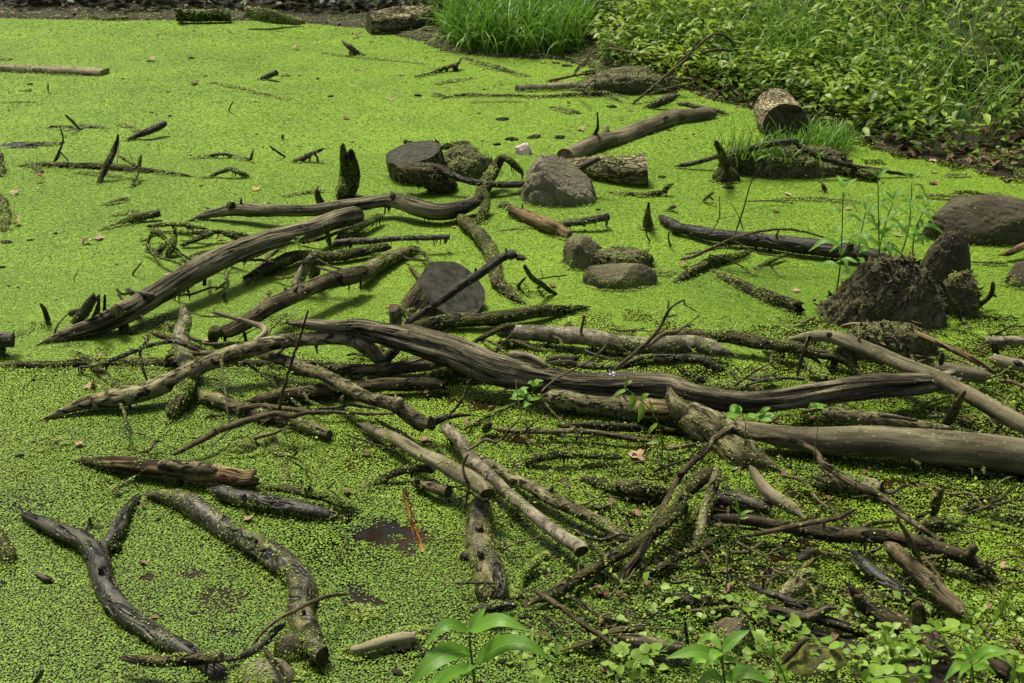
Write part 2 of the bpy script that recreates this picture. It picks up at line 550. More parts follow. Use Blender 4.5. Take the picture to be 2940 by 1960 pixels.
def water_mat():
    t = NT('dark_pond_water')
    g = t.n('ShaderNodeNewGeometry').outputs['Position']
    n = t.noise(g, 3.5, 4, 0.6)
    col = t.ramp(n, [(0.40, (0.006, 0.005, 0.002)), (0.66, (0.030, 0.019, 0.005))])
    b = t.noise(g, 30, 2, 0.5)
    return t.done(t.principled(col, 0.05, t.bump(b, 0.06, 0.004), 0.18))


M['water'] = water_mat()


def carpet_mat():
    t = NT('duckweed_carpet')
    g = t.n('ShaderNodeNewGeometry').outputs['Position']
    vo = t.n('ShaderNodeTexVoronoi'); vo.inputs['Scale'].default_value = 130
    t.l(g, vo.inputs['Vector'])
    n = t.noise(g, 2.2, 5, 0.65)
    sx = t.n('ShaderNodeSeparateColor'); t.l(vo.outputs['Color'], sx.inputs[0])
    f = t.math('ADD', t.math('MULTIPLY', n, 0.6), t.math('MULTIPLY', sx.outputs[0], 0.4))
    col = t.ramp(f, [(0.22, (0.050, 0.108, 0.008)), (0.5, (0.132, 0.238, 0.018)), (0.8, (0.208, 0.325, 0.026))])
    h = t.math('SUBTRACT', 1.0, vo.outputs['Distance'])
    return t.done(t.principled(col, 0.6, t.bump(h, 0.5, 0.003), 0.15))


M['carpet'] = carpet_mat()


def mud_mat():
    t = NT('dark_mud')
    g = t.n('ShaderNodeNewGeometry').outputs['Position']
    n = t.noise(g, 5, 6, 0.7)
    f = t.noise(g, 60, 5, 0.75)
    col = t.ramp(t.math('ADD', t.math('MULTIPLY', n, 0.5), t.math('MULTIPLY', f, 0.5)),
                 [(0.34, (0.008, 0.006, 0.002)), (0.52, (0.030, 0.021, 0.009)), (0.70, (0.080, 0.056, 0.025))])
    return t.done(t.principled(col, 0.75, t.bump(t.math('ADD', n, f), 0.8, 0.02), 0.35))


M['mud'] = mud_mat()

# ---------------------------------------------------------------- scattering of small leaf-like pieces
def ngon_disc(k, sy=0.8):
    a = np.linspace(0, 2 * np.pi, k, endpoint=False)
    return np.stack([0.5 * np.cos(a), 0.5 * sy * np.sin(a), np.zeros(k)], 1), [np.arange(k)[None]]


def leaf_tpl(w=0.45, fold=0.12, droop=0.15):
    """small leaf of four quads, base at the origin, length 1 along +Y"""
    v = []
    for y, ww in ((0, 0.03), (0.30, 0.5 * w), (0.65, 0.42 * w), (1.0, 0.02)):
        z = -droop * y * y
        v += [(-ww, y, z + fold * ww * 2), (0, y, z), (ww, y, z + fold * ww * 2)]
    f = []
    for i in range(3):
        a = 3 * i
        f += [(a, a + 1, a + 4, a + 3), (a + 1, a + 2, a + 5, a + 4)]
    return np.array(v, float), [np.array(f)]


def leaf_small(w=0.6, fold=0.12, droop=0.15):
    """the same leaf in four triangles, for the smallest and farthest ones"""
    h = 0.5 * w
    v = [(0, 0, 0), (-h, 0.45, fold * w - droop * 0.2), (0, 0.5, -droop * 0.25), (h, 0.45, fold * w - droop * 0.2), (0, 1, -droop)]
    return np.array(v, float), [np.array([(0, 2, 1), (0, 3, 2), (1, 2, 4), (2, 3, 4)])]


def blade_tpl(segs=5, bend=0.6):
    v = []
    for i in range(segs + 1):
        t = i / segs
        w = 0.5 * (1 - t ** 2.2) + 0.01
        ang = bend * t * t * 1.6
        v += [(-w, 0, 0), (w, 0, 0)]
    v = np.array(v, float)
    y = z = 0.0
    for i in range(segs + 1):
        t = i / segs
        if i:
            a = bend * t * 1.9
            y += math.sin(a) / segs
            z += math.cos(a) / segs
        v[2 * i:2 * i + 2, 1] = y
        v[2 * i:2 * i + 2, 2] = z
    f = [(2 * i, 2 * i + 1, 2 * i + 3, 2 * i + 2) for i in range(segs)]
    return v, [np.array(f)]


def rotmats(yaw, pitch, roll):
    cy, sy, cp, sp, cr, sr = np.cos(yaw), np.sin(yaw), np.cos(pitch), np.sin(pitch), np.cos(roll), np.sin(roll)
    z, o = np.zeros_like(cy), np.ones_like(cy)
    Rz = np.stack([np.stack([cy, -sy, z], -1), np.stack([sy, cy, z], -1), np.stack([z, z, o], -1)], -2)
    Rx = np.stack([np.stack([o, z, z], -1), np.stack([z, cp, -sp], -1), np.stack([z, sp, cp], -1)], -2)
    Ry = np.stack([np.stack([cr, z, sr], -1), np.stack([z, o, z], -1), np.stack([-sr, z, cr], -1)], -2)
    return Rz @ Rx @ Ry


def normal_mats(N, yaw):
    """frames whose Z is N"""
    ref = np.where(np.abs(N[:, 2:3]) < 0.9, np.array([[0, 0, 1.0]]), np.array([[1.0, 0, 0]]))
    X = np.cross(ref, N); X /= np.linalg.norm(X, axis=1)[:, None] + 1e-9
    Y = np.cross(N, X)
    c, s = np.cos(yaw)[:, None], np.sin(yaw)[:, None]
    return np.stack([X * c + Y * s, -X * s + Y * c, N], -1)


def scatter(name, tpl, pos, mats, scale, mat, tone=None, smooth=False):
    """scale (n,) or (n,3)"""
    tv, tf = tpl
    n, k = len(pos), len(tv)
    sc = np.asarray(scale, float)
    if sc.ndim == 1:
        sc = np.repeat(sc[:, None], 3, 1)
    V = np.einsum('nij,nkj->nki', mats, tv[None] * sc[:, None, :]) + pos[:, None, :]
    off = (np.arange(n) * k)[:, None, None]
    F = [(f[None] + off).reshape(-1, f.shape[1]) for f in tf]
    if tone is None:
        tone = rng.random(n)
    return mesh_np(name, V.reshape(-1, 3), F, mat, smooth, {'tone': ('FLOAT', np.repeat(tone, k))})

# ---------------------------------------------------------------- ground, water, duckweed
SHORE_PX = [(-500, 48), (0, 50), (300, 55), (600, 54), (860, 62), (1050, 78), (1200, 112), (1300, 148), (1420, 162), (1620, 168), (1760, 205), (1930, 245),
            (2080, 288), (2230, 322), (2400, 372), (2560, 428), (2760, 470), (2960, 520), (3250, 600)]
SHORE = np.array([at(x, y)[:2] for x, y in SHORE_PX])
SHORE = np.concatenate([np.array([[-40, SHORE[0, 1] + 1]]), SHORE, np.array([[5.5, 2.6], [6.5, 0.5], [30, -2]])])


def shore_dist(x, y):
    """distance to the far shore line, positive on land"""
    x = np.asarray(x, float); y = np.asarray(y, float)
    best = np.full(x.shape, 1e9)
    sgn = np.full(x.shape, -1.0)
    for a, b in zip(SHORE[:-1], SHORE[1:]):
        d = b - a
        L2 = d @ d
        t = np.clip(((x - a[0]) * d[0] + (y - a[1]) * d[1]) / L2, 0, 1)
        ex, ey = x - a[0] - t * d[0], y - a[1] - t * d[1]
        q = ex * ex + ey * ey
        cr = d[0] * (y - a[1]) - d[1] * (x - a[0])
        m = q < best
        best = np.where(m, q, best)
        sgn = np.where(m, np.where(cr > 0, 1.0, -1.0), sgn)
    return np.sqrt(best) * sgn


def ground_z(x, y):
    x = np.asarray(x, float); y = np.asarray(y, float)
    d = shore_dist(x, y)
    nz = n2(x, y, 1.3, 3) - 0.5
    fine = n2(x, y, 7, 5) - 0.5
    slope = 0.16 + 0.24 * np.clip((x + 0.5) / 3.0, 0, 1)
    land = 0.012 + 0.05 * np.clip(d, 0, 0.4) + slope * np.clip(d - 0.35, 0, 7) + 0.03 * np.clip(d - 7.35, 0, 60) + (0.10 * nz) * np.clip(d / 0.8, 0, 1) + 0.035 * fine * np.clip(d / 0.2 + 0.2, 0, 1)
    bed = -0.16 * np.clip(-d / 0.35, 0, 1) + 0.012 * np.clip(1 + d / 0.35, 0, 1) + 0.045 * fine * np.clip(1 + d / 0.5, 0, 1)
    z = np.where(d > 0, land, bed)
    # the near bank under the viewer, and the low mud at its right
    near = 0.42 * np.clip(1.28 - y, 0, 1.0) + 0.02 * fine
    lob = 0.075 * np.exp(-(((x - 0.72) / 0.33) ** 2 + ((y - 1.58) / 0.17) ** 2)) - 0.03 + 0.05 * fine
    nb = np.maximum(near - 0.03, lob)
    z = np.maximum(z, np.where(y < 2.6, nb, -1))
    return z


def axis(lo, hi, step, out):
    core = np.arange(lo, hi + 1e-6, step)
    g = np.cumsum(step * 1.35 ** np.arange(1, 24))
    g = g[g < out]
    return np.concatenate([(lo - g)[::-1], core, hi + g])


gx, gy = axis(-6.0, 7.5, 0.07, 180), axis(0.0, 14.5, 0.07, 180)
X, Y = np.meshgrid(gx, gy)
Z = ground_z(X.ravel(), Y.ravel())
nx, ny = len(gx), len(gy)
q = (np.arange(ny - 1)[:, None] * nx + np.arange(nx - 1)[None]).ravel()
link('ground', mesh_np('ground', np.stack([X.ravel(), Y.ravel(), Z], 1), [np.stack([q, q + 1, q + 1 + nx, q + nx], 1)], M['mud'], True), kind='structure')
W = [(-60, -1), (9, -1), (9, 13), (-60, 13)]
link('water', mesh_np('water', [(a, b, 0.0) for a, b in W], [np.array([[0, 1, 2, 3]])], M['water']), kind='structure')

# open water seen between the fronds, and how thickly the fronds lie
HOLES = [(840, 1462, 120, 16), (960, 1490, 70, 18), (560, 1000, 60, 10), (900, 1120, 80, 12), (820, 1300, 60, 14), (1085, 1525, 80, 42), (1180, 1545, 45, 50), (1010, 1700, 50, 26), (655, 1715, 75, 42), (560, 1650, 35, 14), (430, 1660, 30, 10), (1040, 1735, 60, 20), (640, 1815, 45, 12),
         (2120, 1655, 120, 40), (2240, 1610, 50, 40), (2060, 1470, 60, 25), (1380, 1165, 70, 16), (2300, 1560, 60, 25), (2420, 1480, 50, 18), (1950, 1010, 60, 10), (900, 1480, 60, 14),
         (1170, 1860, 45, 20), (230, 365, 75, 5), (90, 415, 80, 7), (60, 418, 60, 4), (2820, 1000, 60, 20), (2480, 1130, 90, 14), (1270, 1150, 60, 16), (1510, 1640, 20, 10), (2000, 1240, 130, 14),
         (1500, 1255, 120, 22), (2550, 1390, 80, 20), (2420, 1700, 60, 18), (610, 1200, 40, 10), (2050, 1720, 60, 18), (2350, 1810, 80, 22), (2790, 560, 60, 8), (2700, 450, 90, 8), (2860, 500, 60, 10)]
HG = []
for hx, hy, rx, ry in HOLES:
    c = at(hx, hy)
    HG.append((c[0], c[1], rx * mpp(c), abs(at(hx, hy - ry)[1] - c[1])))


def cover(x, y):
    """share of the water hidden by fronds, 0..1"""
    k = np.full(x.shape, 1.0)
    dist = np.hypot(x, y)
    k *= np.interp(dist, [1.5, 2.2, 3.0, 4.0], [0.93, 0.96, 0.99, 1.0])
    n = n2(x, y, 5.5, 11)
    k -= 0.35 * np.clip(n - 0.60, 0, 1) / 0.2 * np.interp(dist, [1.5, 4, 6], [1, 0.7, 0.25])
    pile = np.clip((x + 0.35) / 0.7, 0, 1) * np.clip((3.35 - y) / 0.3, 0, 1)
    k -= pile * (0.05 + 0.62 * np.clip((n2(x, y, 9, 19) - 0.48) * 3, 0, 0.8))
    wob = n2(x, y, 38, 13, 3)
    for cx, cy, rx, ry in HG:
        q = ((x - cx) / rx) ** 2 + ((y - cy) / ry) ** 2
        k -= 0.86 * np.clip((1.25 - q * 0.5 - 1.3 * wob) * 1.6, 0, 1) * (q < 3)
    d = shore_dist(x, y)
    m = np.clip((d + 0.40) / 0.40, 0, 1) * np.clip((x - 1.0) / 0.6, 0, 1)
    k -= m * (0.20 + 0.6 * np.clip((n2(x, y, 6.0, 17) - 0.35) * 3, 0, 1))
    return k


bands = [(1.15, 2.0, 0.0050, 4, 1.45, 1), (2.0, 2.8, 0.0054, 4, 1.85, 1), (2.8, 3.7, 0.0062, 4, 2.35, 1), (3.7, 5.2, 0.0085, 4, 3.1, 0.7), (5.2, 8.0, 0.0120, 4, 4.2, 0.45), (8.0, 11.0, 0.0180, 4, 5.6, 0.35)]
fronds = []
for y0, y1, sz, k, hw, thin in bands:
    sp = sz * (0.78 if y0 < 3 else 0.84)
    xs = np.arange(-hw - 0.1, hw + 0.1, sp)
    ys = np.arange(y0, y1, sp * 0.87)
    X, Y = np.meshgrid(xs, ys)
    X = X + (np.arange(len(ys)) % 2)[:, None] * sp * 0.5
    x = (X + rng.normal(0, sp * 0.33, X.shape)).ravel()
    y = (Y + rng.normal(0, sp * 0.33, X.shape)).ravel()
    m = rng.random(len(x)) < cover(x, y) * thin
    gz = ground_z(x, y)
    m &= (gz < 0.05)
    gz = np.maximum(gz, 0)[m]
    x, y = x[m], y[m]
    n = len(x)
    mess = np.clip(n2(x, y, 9, 23) - 0.55, 0, 1) * np.clip((x + 0.1) / 0.4, 0, 1) * np.clip((3.6 - y) / 0.4, 0, 1)
    z = gz + 0.0018 + 0.0008 * rng.random(n) + 0.05 * mess * rng.random(n)
    tilt = np.where(mess > 0.02, 0.28, 0.09 if y1 < 3 else 0.13)
    mats = rotmats(rng.random(n) * 6.28, rng.normal(0, 1, n) * tilt, rng.normal(0, 1, n) * tilt)
    s = sz * (0.62 + 0.75 * rng.random(n) ** 1.6)
    tone = np.clip(np.interp(y, [1.4, 2.6, 4.5, 9], [0.10, 0.12, 0.12, 0.10]) + 0.75 * n2(x, y, 1.1, 31) - 0.12 + 0.25 * (n2(x, y, 7, 37) - 0.5) + rng.normal(0, 0.20, n) - 0.5 * (rng.random(n) < 0.06), 0, 1)
    tv, tf = ngon_disc(k)
    V = np.einsum('nij,nkj->nki', mats, tv[None] * s[:, None, None]) + np.stack([x, y, z], 1)[:, None, :]
    fronds.append((V.reshape(-1, 3), np.arange(n * k).reshape(n, k), np.repeat(tone, k)))
off = np.cumsum([0] + [len(a[0]) for a in fronds])
link('duckweed', mesh_np('duckweed', np.concatenate([a[0] for a in fronds]), [a[1] + o for a, o in zip(fronds, off)], M['weed'], False, {'tone': ('FLOAT', np.concatenate([a[2] for a in fronds]))}), kind='stuff',
     label='bright green duckweed fronds covering the still pond water')

# farther out the fronds lie edge to edge on a closed carpet
xs, ys = np.arange(-5.8, 5.6, 0.032), np.arange(2.9, 11.0, 0.032)
X, Y = np.meshgrid(xs, ys)
x, y = X.ravel(), Y.ravel()
ok = (cover(x, y) > 0.62 + 0.25 * np.clip((3.8 - y) / 0.9, 0, 1) + 0.9 * (n2(x, y, 16, 41) - 0.5) * np.clip((4.8 - y) / 1.6, 0.25, 1)) & (ground_z(x, y) < 0.0)
ok = ok.reshape(X.shape)
q = np.argwhere(ok[:-1, :-1] & ok[1:, :-1] & ok[:-1, 1:] & ok[1:, 1:])
a = q[:, 0] * len(xs) + q[:, 1]
link('duckweed_carpet', mesh_np('duckweed_carpet', np.stack([x, y, np.full_like(x, 0.0007)], 1), [np.stack([a, a + 1, a + 1 + len(xs), a + len(xs)], 1)], M['carpet']), kind='stuff',
     label='closed carpet of green duckweed on the far pond')

xs, ys = np.arange(-9, 9, 0.09), np.arange(1.0, 11.5, 0.09)
X, Y = np.meshgrid(xs, ys)
x, y = X.ravel(), Y.ravel()
hwy = np.interp(y, [1.15, 1.99, 2.0, 2.79, 2.8, 3.69, 3.7, 11], [1.42, 1.42, 1.82, 1.82, 2.32, 2.32, 5.5, 5.5])
ok = ((np.abs(x) > hwy) & (ground_z(x, y) < 0.0) & (n2(x, y, 6, 43) < 0.68)).reshape(X.shape)
q = np.argwhere(ok[:-1, :-1] & ok[1:, :-1] & ok[:-1, 1:] & ok[1:, 1:])
a = q[:, 0] * len(xs) + q[:, 1]
link('duckweed_carpet', mesh_np('duckweed_carpet', np.stack([x, y, np.full_like(x, 0.0005)], 1), [np.stack([a, a + 1, a + 1 + len(xs), a + len(xs)], 1)], M['carpet']), kind='stuff',
     label='closed carpet of green duckweed on the pond beside the picture')

# ---------------------------------------------------------------- wood


def parse(line, sink):
    out = []
    tile = None
    for tok in line.split():
        if ':' in tok:
            tile, tok = tok.split(':')
        v = [float(a) for a in tok.split(',')]
        if tile == '@':                       # metres
            out.append(v)
            continue
        px, py = px_of(tile, v[0], v[1])
        p0 = at(px, py)
        r = v[2] / ZS * mpp(p0)
        h = v[3] / 100 if len(v) > 3 else sink * r
        p = at(px, py, h)
        out.append([*p, v[2] / ZS * mpp(p)])
    return np.array(out)


def cut_disc(t, end, mat, parent, base, name='cut_end'):
    segs, n = t['segs'], t['n']
    ring = t['V'][:segs] if end == 0 else t['V'][(n - 1) * segs:]
    c = ring.mean(0)
    d = -t['T'][0] if end == 0 else t['T'][-1]
    V, co = [], []
    for f in (1.0, 0.72, 0.42, 0.15):
        V.append(c + (ring - c) * f + d * (0.004 * np.linalg.norm(ring - c, axis=1)[:, None] * (1 - f)))
        rr = np.linalg.norm(ring - c, axis=1) * f
        th = np.linspace(0, 2 * np.pi, segs, endpoint=False)
        co.append(np.stack([rr * np.cos(th), rr * np.sin(th), rr * 0], 1))
    k = np.arange(segs)
    F = [np.concatenate([np.stack([j * segs + k, j * segs + (k + 1) % segs, (j + 1) * segs + (k + 1) % segs, (j + 1) * segs + k], 1) for j in range(3)])]
    F.append((3 * segs + k)[None])
    if end == 0:
        F = [f[:, ::-1] for f in F]
    V = np.concatenate(V) - base
    return link(name, mesh_np(name, V, F, mat, False, {'bark_co': ('FLOAT_VECTOR', np.concatenate(co))}), parent)


def cling(parent, V, N, Q, base, area, moss, size, seed, collar=0.55, name='clinging_duckweed', ch=0.012):
    """fronds left lying on a thing: on top in clumps, and as a collar along the water"""
    want = int(min(5200, 2.6 * area / (size * size * 0.5)))
    if want < 4:
        return
    e1, e2 = V[Q[:, 1]] - V[Q[:, 0]], V[Q[:, 2]] - V[Q[:, 0]]
    ar = np.linalg.norm(np.cross(e1, e2), axis=1)
    q = Q[rng.choice(len(Q), want, p=ar / ar.sum())]
    f = rng.dirichlet(np.ones(Q.shape[1]), want)[:, :, None] if Q.shape[1] == 3 else None
    if f is None:
        u, v = rng.random((want, 1)), rng.random((want, 1))
        f = np.stack([(1 - u) * (1 - v), u * (1 - v), u * v, (1 - u) * v], 1)
    P = (V[q] * f).sum(1)
    Nn = (N[q] * f).sum(1)
    Nn = Nn / (np.linalg.norm(Nn, axis=1)[:, None] + 1e-9)
    cl = fbm(P * 22 + seed, seed % 50, 3)
    pr = np.clip((cl - (0.66 - 0.36 * moss)) * 5, 0, 1) * np.clip(Nn[:, 2] * 1.5 + 0.7, 0, 1) * min(1, 0.35 + moss)
    pr = np.maximum(pr, 0.24 * moss ** 1.4)
    pr = np.maximum(pr, collar * np.clip(1.4 - np.abs(P[:, 2] - 0.004) / ch, 0, 1) * (cl > 0.40))
    m = (rng.random(want) < pr) & (P[:, 2] > -0.004)
    P, Nn = P[m], Nn[m]
    N0 = Nn
    n = len(P)
    if n < 3:
        return
    Nn = Nn * 0.8 + rng.normal(0, 0.35, Nn.shape) + np.array([0, 0, 0.3])
    Nn /= np.linalg.norm(Nn, axis=1)[:, None]
    P = P + N0 * (0.0012 + size * 0.30 * rng.random(n)[:, None])
    rim = np.where((np.abs(P[:, 2]) < 0.012) & (np.abs(N0[:, 2]) < 0.9))[0]
    if len(rim) > 3:
        r2 = rng.choice(rim, min(1500, int(len(rim) * 2.0)))
        hN = N0[r2] * np.array([1, 1, 0])
        P2 = P[r2] + hN * (0.002 + rng.random((len(r2), 1)) * size * 3.0) + rng.normal(0, size * 0.5, (len(r2), 3))
        P2[:, 2] = 0.0025 + 0.007 * rng.random(len(r2))
        P = np.concatenate([P, P2])
        Nn = np.concatenate([Nn, rng.normal(0, 0.25, P2.shape) + np.array([0, 0, 1.0])])
        Nn /= np.linalg.norm(Nn, axis=1)[:, None]
        n = len(P)
    mats = normal_mats(Nn, rng.random(n) * 6.28)
    me = scatter(name, ngon_disc(4, 0.8), P - base, mats, size * (0.6 + 0.8 * rng.random(n) ** 2), M['cling'])
    link(name, me, parent, kind='stuff')


CONE = (np.array([(0.5, 0, 0), (-0.25, 0.43, 0), (-0.25, -0.43, 0), (0.35, 0.1, -0.5), (-0.1, 0.33, -0.5), (-0.1, -0.2, -0.55), (0.05, 0.1, -1)], float),
        [np.array([(0, 1, 4, 3), (1, 2, 5, 4), (2, 0, 3, 5)]), np.array([(3, 4, 6), (4, 5, 6), (5, 3, 6)])])
SEED = [0]


def wood(name, label, mat, line, subs=(), ends='tt', moss=0.25, drip=0, cat=None, group=None, cut='cut', rough=0.13, groove=0.0, sink=0.35, segs=None, knots=0, flat=1.0, collar=0.55):
    SEED[0] += 1
    seed = SEED[0]
    P = parse(line, sink)
    base = np.array([P[0, 0], P[0, 1], 0.0])
    length = np.linalg.norm(np.diff(P[:, :3], axis=0), axis=1).sum()
    rm = P[:, 3].mean()
    px = rm / mpp(P[len(P) // 2, :3])
    sg = segs or (7 if px < 5 else 11 if px < 11 else 18 if px < 30 else 28)
    n = int(np.clip(length / (rm * (0.30 if px > 14 else 0.45 if px > 8 else 0.8)), max(8, 4 * len(P)), 150))
    C = catmull(P, n)
    rad = np.clip(C[:, 3], 0.0006, None)
    wob = np.stack([vnoise(np.stack([np.linspace(0, length / (rm * 6), n), np.full(n, seed + 0.5 * k), np.zeros(n)], 1), 70 + k) - 0.5 for k in range(3)], 1)
    ctr = C[:, :3] + wob * rm * 0.5 * min(1, length / (rm * 10)) * np.minimum(1, np.minimum(np.arange(n), n - 1 - np.arange(n)) / 2)[:, None]
    V, Q, Tr, co, t = tube(ctr, rad, sg, rough, groove, ends, seed, flat)
    root = link(name, mesh_np(name, V - base, [Q, Tr], M[mat], px > 3, {'bark_co': ('FLOAT_VECTOR', co)}), None, base, label=label, category=cat or name.split('_')[-1], group=group)
    for e in (0, 1):
        if ends[e] == 'c':
            cut_disc(t, e, M[cut], root, base)
    allV, allN, allQ, area = [t['V']], [t['N']], [Q], 2 * np.pi * rm * length
    for sb in subs:
        sn, sm, sl = sb.split('|')
        q = parse(sl, sink)
        sl_ = np.linalg.norm(np.diff(q[:, :3], axis=0), axis=1).sum()
        qr = max(q[:, 3].mean(), 0.0006)
        k = int(np.clip(sl_ / (qr * 0.9), max(5, 4 * len(q)), 60))
        D = catmull(q, k)
        V2, Q2, T2, co2, t2 = tube(D[:, :3], np.clip(D[:, 3], 0.0005, None), 6 if qr / mpp(q[0, :3]) < 6 else 12, rough, groove, 'rr', seed + 31)
        # its foot starts full, inside the main stem
        link(sn, mesh_np(sn, V2 - base, [Q2, T2], M[sm or mat], True, {'bark_co': ('FLOAT_VECTOR', co2)}), root)
        allQ.append(Q2 + sum(len(z) for z in allV)); allV.append(t2['V']); allN.append(t2['N']); area += 2 * np.pi * qr * sl_
    for kx in range(knots):
        i = int(rng.integers(2, n - 2))
        a = rng.uniform(-1.9, 1.9)
        d = t['Nf'][i] * math.cos(a) + t['Bf'][i] * math.sin(a) + t['T'][i] * rng.uniform(-0.6, 0.6)
        d /= np.linalg.norm(d)
        r0 = rad[i] * rng.uniform(0.16, 0.34)
        st = np.stack([ctr[i] + d * rad[i] * f for f in (0.6, 1.05, 1.25 + 0.5 * rng.random())])
        V2, Q2, T2, co2, _ = tube(catmull(st, 6), np.array([1.5, 1.3, 1.1, 0.95, 0.9, 0.8]) * r0, 7, 0.2, 0, 'tb', seed + kx)
        link('knot_stub', mesh_np('knot_stub', V2 - base, [Q2, T2], M[mat], True, {'bark_co': ('FLOAT_VECTOR', co2)}), root)
    if drip:
        idx = np.where((t['N'][:, 2] < -0.55) & (t['V'][:, 2] > 0.006))[0]
        if len(idx):
            drip = max(3, drip // 2)
            hub = rng.choice(idx, max(2, drip // 4))
            i = np.clip(rng.choice(hub, drip) + rng.integers(-2, 3, drip) * sg, 0, len(t['V']) - 1)
            i = np.where((t['N'][i, 2] < -0.3) & (t['V'][i, 2] > 0.004), i, rng.choice(idx, drip))
            p = t['V'][i] + t['N'][i] * -0.002 + rng.normal(0, 0.003, (drip, 3)) * np.array([1, 1, 0])
            ln = np.clip(np.minimum(p[:, 2] + 0.004, rng.uniform(0.010, 0.040, drip) * (0.5 + rng.random(drip))), 0.004, None)
            wd = rng.uniform(0.003, 0.009, drip)
            me = scatter('hanging_weed', CONE, p - base, rotmats(rng.random(drip) * 6.28, rng.normal(0, .12, drip), rng.normal(0, .12, drip)), np.stack([wd, wd, ln], 1), M['moss'])
            me.attributes.new('bark_co', 'FLOAT_VECTOR', 'POINT')
            link('hanging_weed', me, root, kind='stuff')
    if moss > 0:
        size = max(0.0044, 1.4 * 2.87 * mpp(P[len(P) // 2, :3]))
        cling(root, np.concatenate(allV), np.concatenate(allN), np.concatenate(allQ), base, area, moss, size, seed, collar)
    return root


def ico(sub):
    import bmesh
    bm = bmesh.new()
    bmesh.ops.create_icosphere(bm, subdivisions=sub, radius=1.0)
    V = np.array([v.co[:] for v in bm.verts]); F = np.array([[v.index for v in f.verts] for f in bm.faces])
    bm.free()
    return V, F


ICO = {s: ico(s) for s in (3, 4, 5, 6)}


def lump(name, label, mat, tile, x0, x1, ytop, ybase, depth=0.9, lean=0.0, rough=0.18, facets=0, sub=4, moss=0.1, cat=None, seed=None, power=1.0, z0=None, collar=1.0, peak=0.0, fine=0.05, crease=0.0, hollow=0.0, shreds=0, group=None):
    """a boulder or mound that fills the given box of the picture; ybase is where it meets the water in front"""
    SEED[0] += 1
    seed = seed or SEED[0]
    pl, yb = px_of(tile, x0, ybase)
    pr, yt = px_of(tile, x1, ytop)
    c0 = at((pl + pr) / 2, yb, 0.0 if z0 is None else z0)
    w = (pr - pl) / 2 * mpp(c0)
    dp = w * depth
    dep = math.atan2(CAM_H - c0[2], c0[1])
    hgt = max(0.02, ((yb - yt) * mpp(c0) - dp * math.sin(dep) * 0.9) / math.cos(dep))
    c = c0 + np.array([0, dp * 0.95, 0])
    V, F = ICO[sub]
    d = V.copy()
    rs = np.random.default_rng(seed)
    k = 1 + rough * 2 * (fbm(d * 1.5 + seed, seed, 4) - 0.5) + rough * 0.5 * (fbm(d * 6 + seed, seed + 3, 3) - 0.5)
    if crease:
        rg = 1 - np.abs(2 * fbm(d * np.array([1.6, 1.6, 2.6]) + seed * 1.7, seed + 40, 2) - 1)
        k = k - crease * np.clip((rg - 0.86) / 0.14, 0, 1)
    if hollow:
        k = k * (1 - hollow * np.exp(-((d[:, 0] + 0.15) ** 2 / 0.25 + (d[:, 2] - 0.12) ** 2 / 0.12)) * np.clip(-d[:, 1] * 1.6, 0, 1))
    P = d * k[:, None]
    for f in range(facets):
        nrm = rs.normal(0, 1, 3); nrm[2] = abs(nrm[2]) * 0.8; nrm /= np.linalg.norm(nrm)
        o = rs.uniform(0.62, 0.85)
        ex = np.maximum(P @ nrm - o, 0)
        P = P - ex[:, None] * nrm * 0.92
    P = P * (1 + fine * (fbm(d * 19 + seed, seed + 21, 3)[:, None] - 0.5))
    if facets:
        P /= np.abs(P).max(0)
        P *= 1 + 0.03 * (fbm(d * 9 + seed, seed + 8, 3)[:, None] - 0.5)
    up = np.clip(P[:, 2], 0, None)
    P[:, :2] *= (1 - peak * up)[:, None]
    V2 = np.stack([P[:, 0] * w + lean * w * up, P[:, 1] * dp, np.sign(P[:, 2]) * np.abs(P[:, 2]) ** power * hgt * 1.0], 1)
    V2[:, 2] = np.where(V2[:, 2] < 0, V2[:, 2] * 0.4, V2[:, 2])
    me = mesh_np(name, V2, [F], M[mat], True)
    root = link(name, me, None, c, label=label, category=cat or name.split('_')[-1], group=group)
    if shreds:
        rs2 = np.random.default_rng(seed + 3)
        fc = F[rs2.choice(len(F), shreds)]
        w3 = rs2.dirichlet(np.ones(3), shreds)[:, :, None]
        sp, sn = (V2[fc] * w3).sum(1), (d[fc] * w3).sum(1)
        ok = (sp[:, 2] + c[2] > 0.0)
        sp, sn = sp[ok], sn[ok]
        sn = sn / np.linalg.norm(sn, axis=1)[:, None] + rs2.normal(0, 0.35, sn.shape)
        sn /= np.linalg.norm(sn, axis=1)[:, None]
        mt = normal_mats(sn, rs2.random(len(sp)) * 6.28)
        link('bark_shreds', scatter('bark_shreds', leaf_tpl(0.28, 0.2, -0.25), sp - sn * 0.001, mt, rs2.uniform(0.008, 0.030, len(sp)), M['shred'], np.clip(rs2.normal(0.35, 0.3, len(sp)), 0, 1)), root, kind='stuff')
    if moss:
        W = V2 + c
        nn = d / np.linalg.norm(d, axis=1)[:, None]
        cling(root, W, nn, F, c, 2 * np.pi * w * max(w, hgt), moss, max(0.0046, 1.4 * 2.87 * mpp(c)), seed, collar, ch=0.032)
    return root

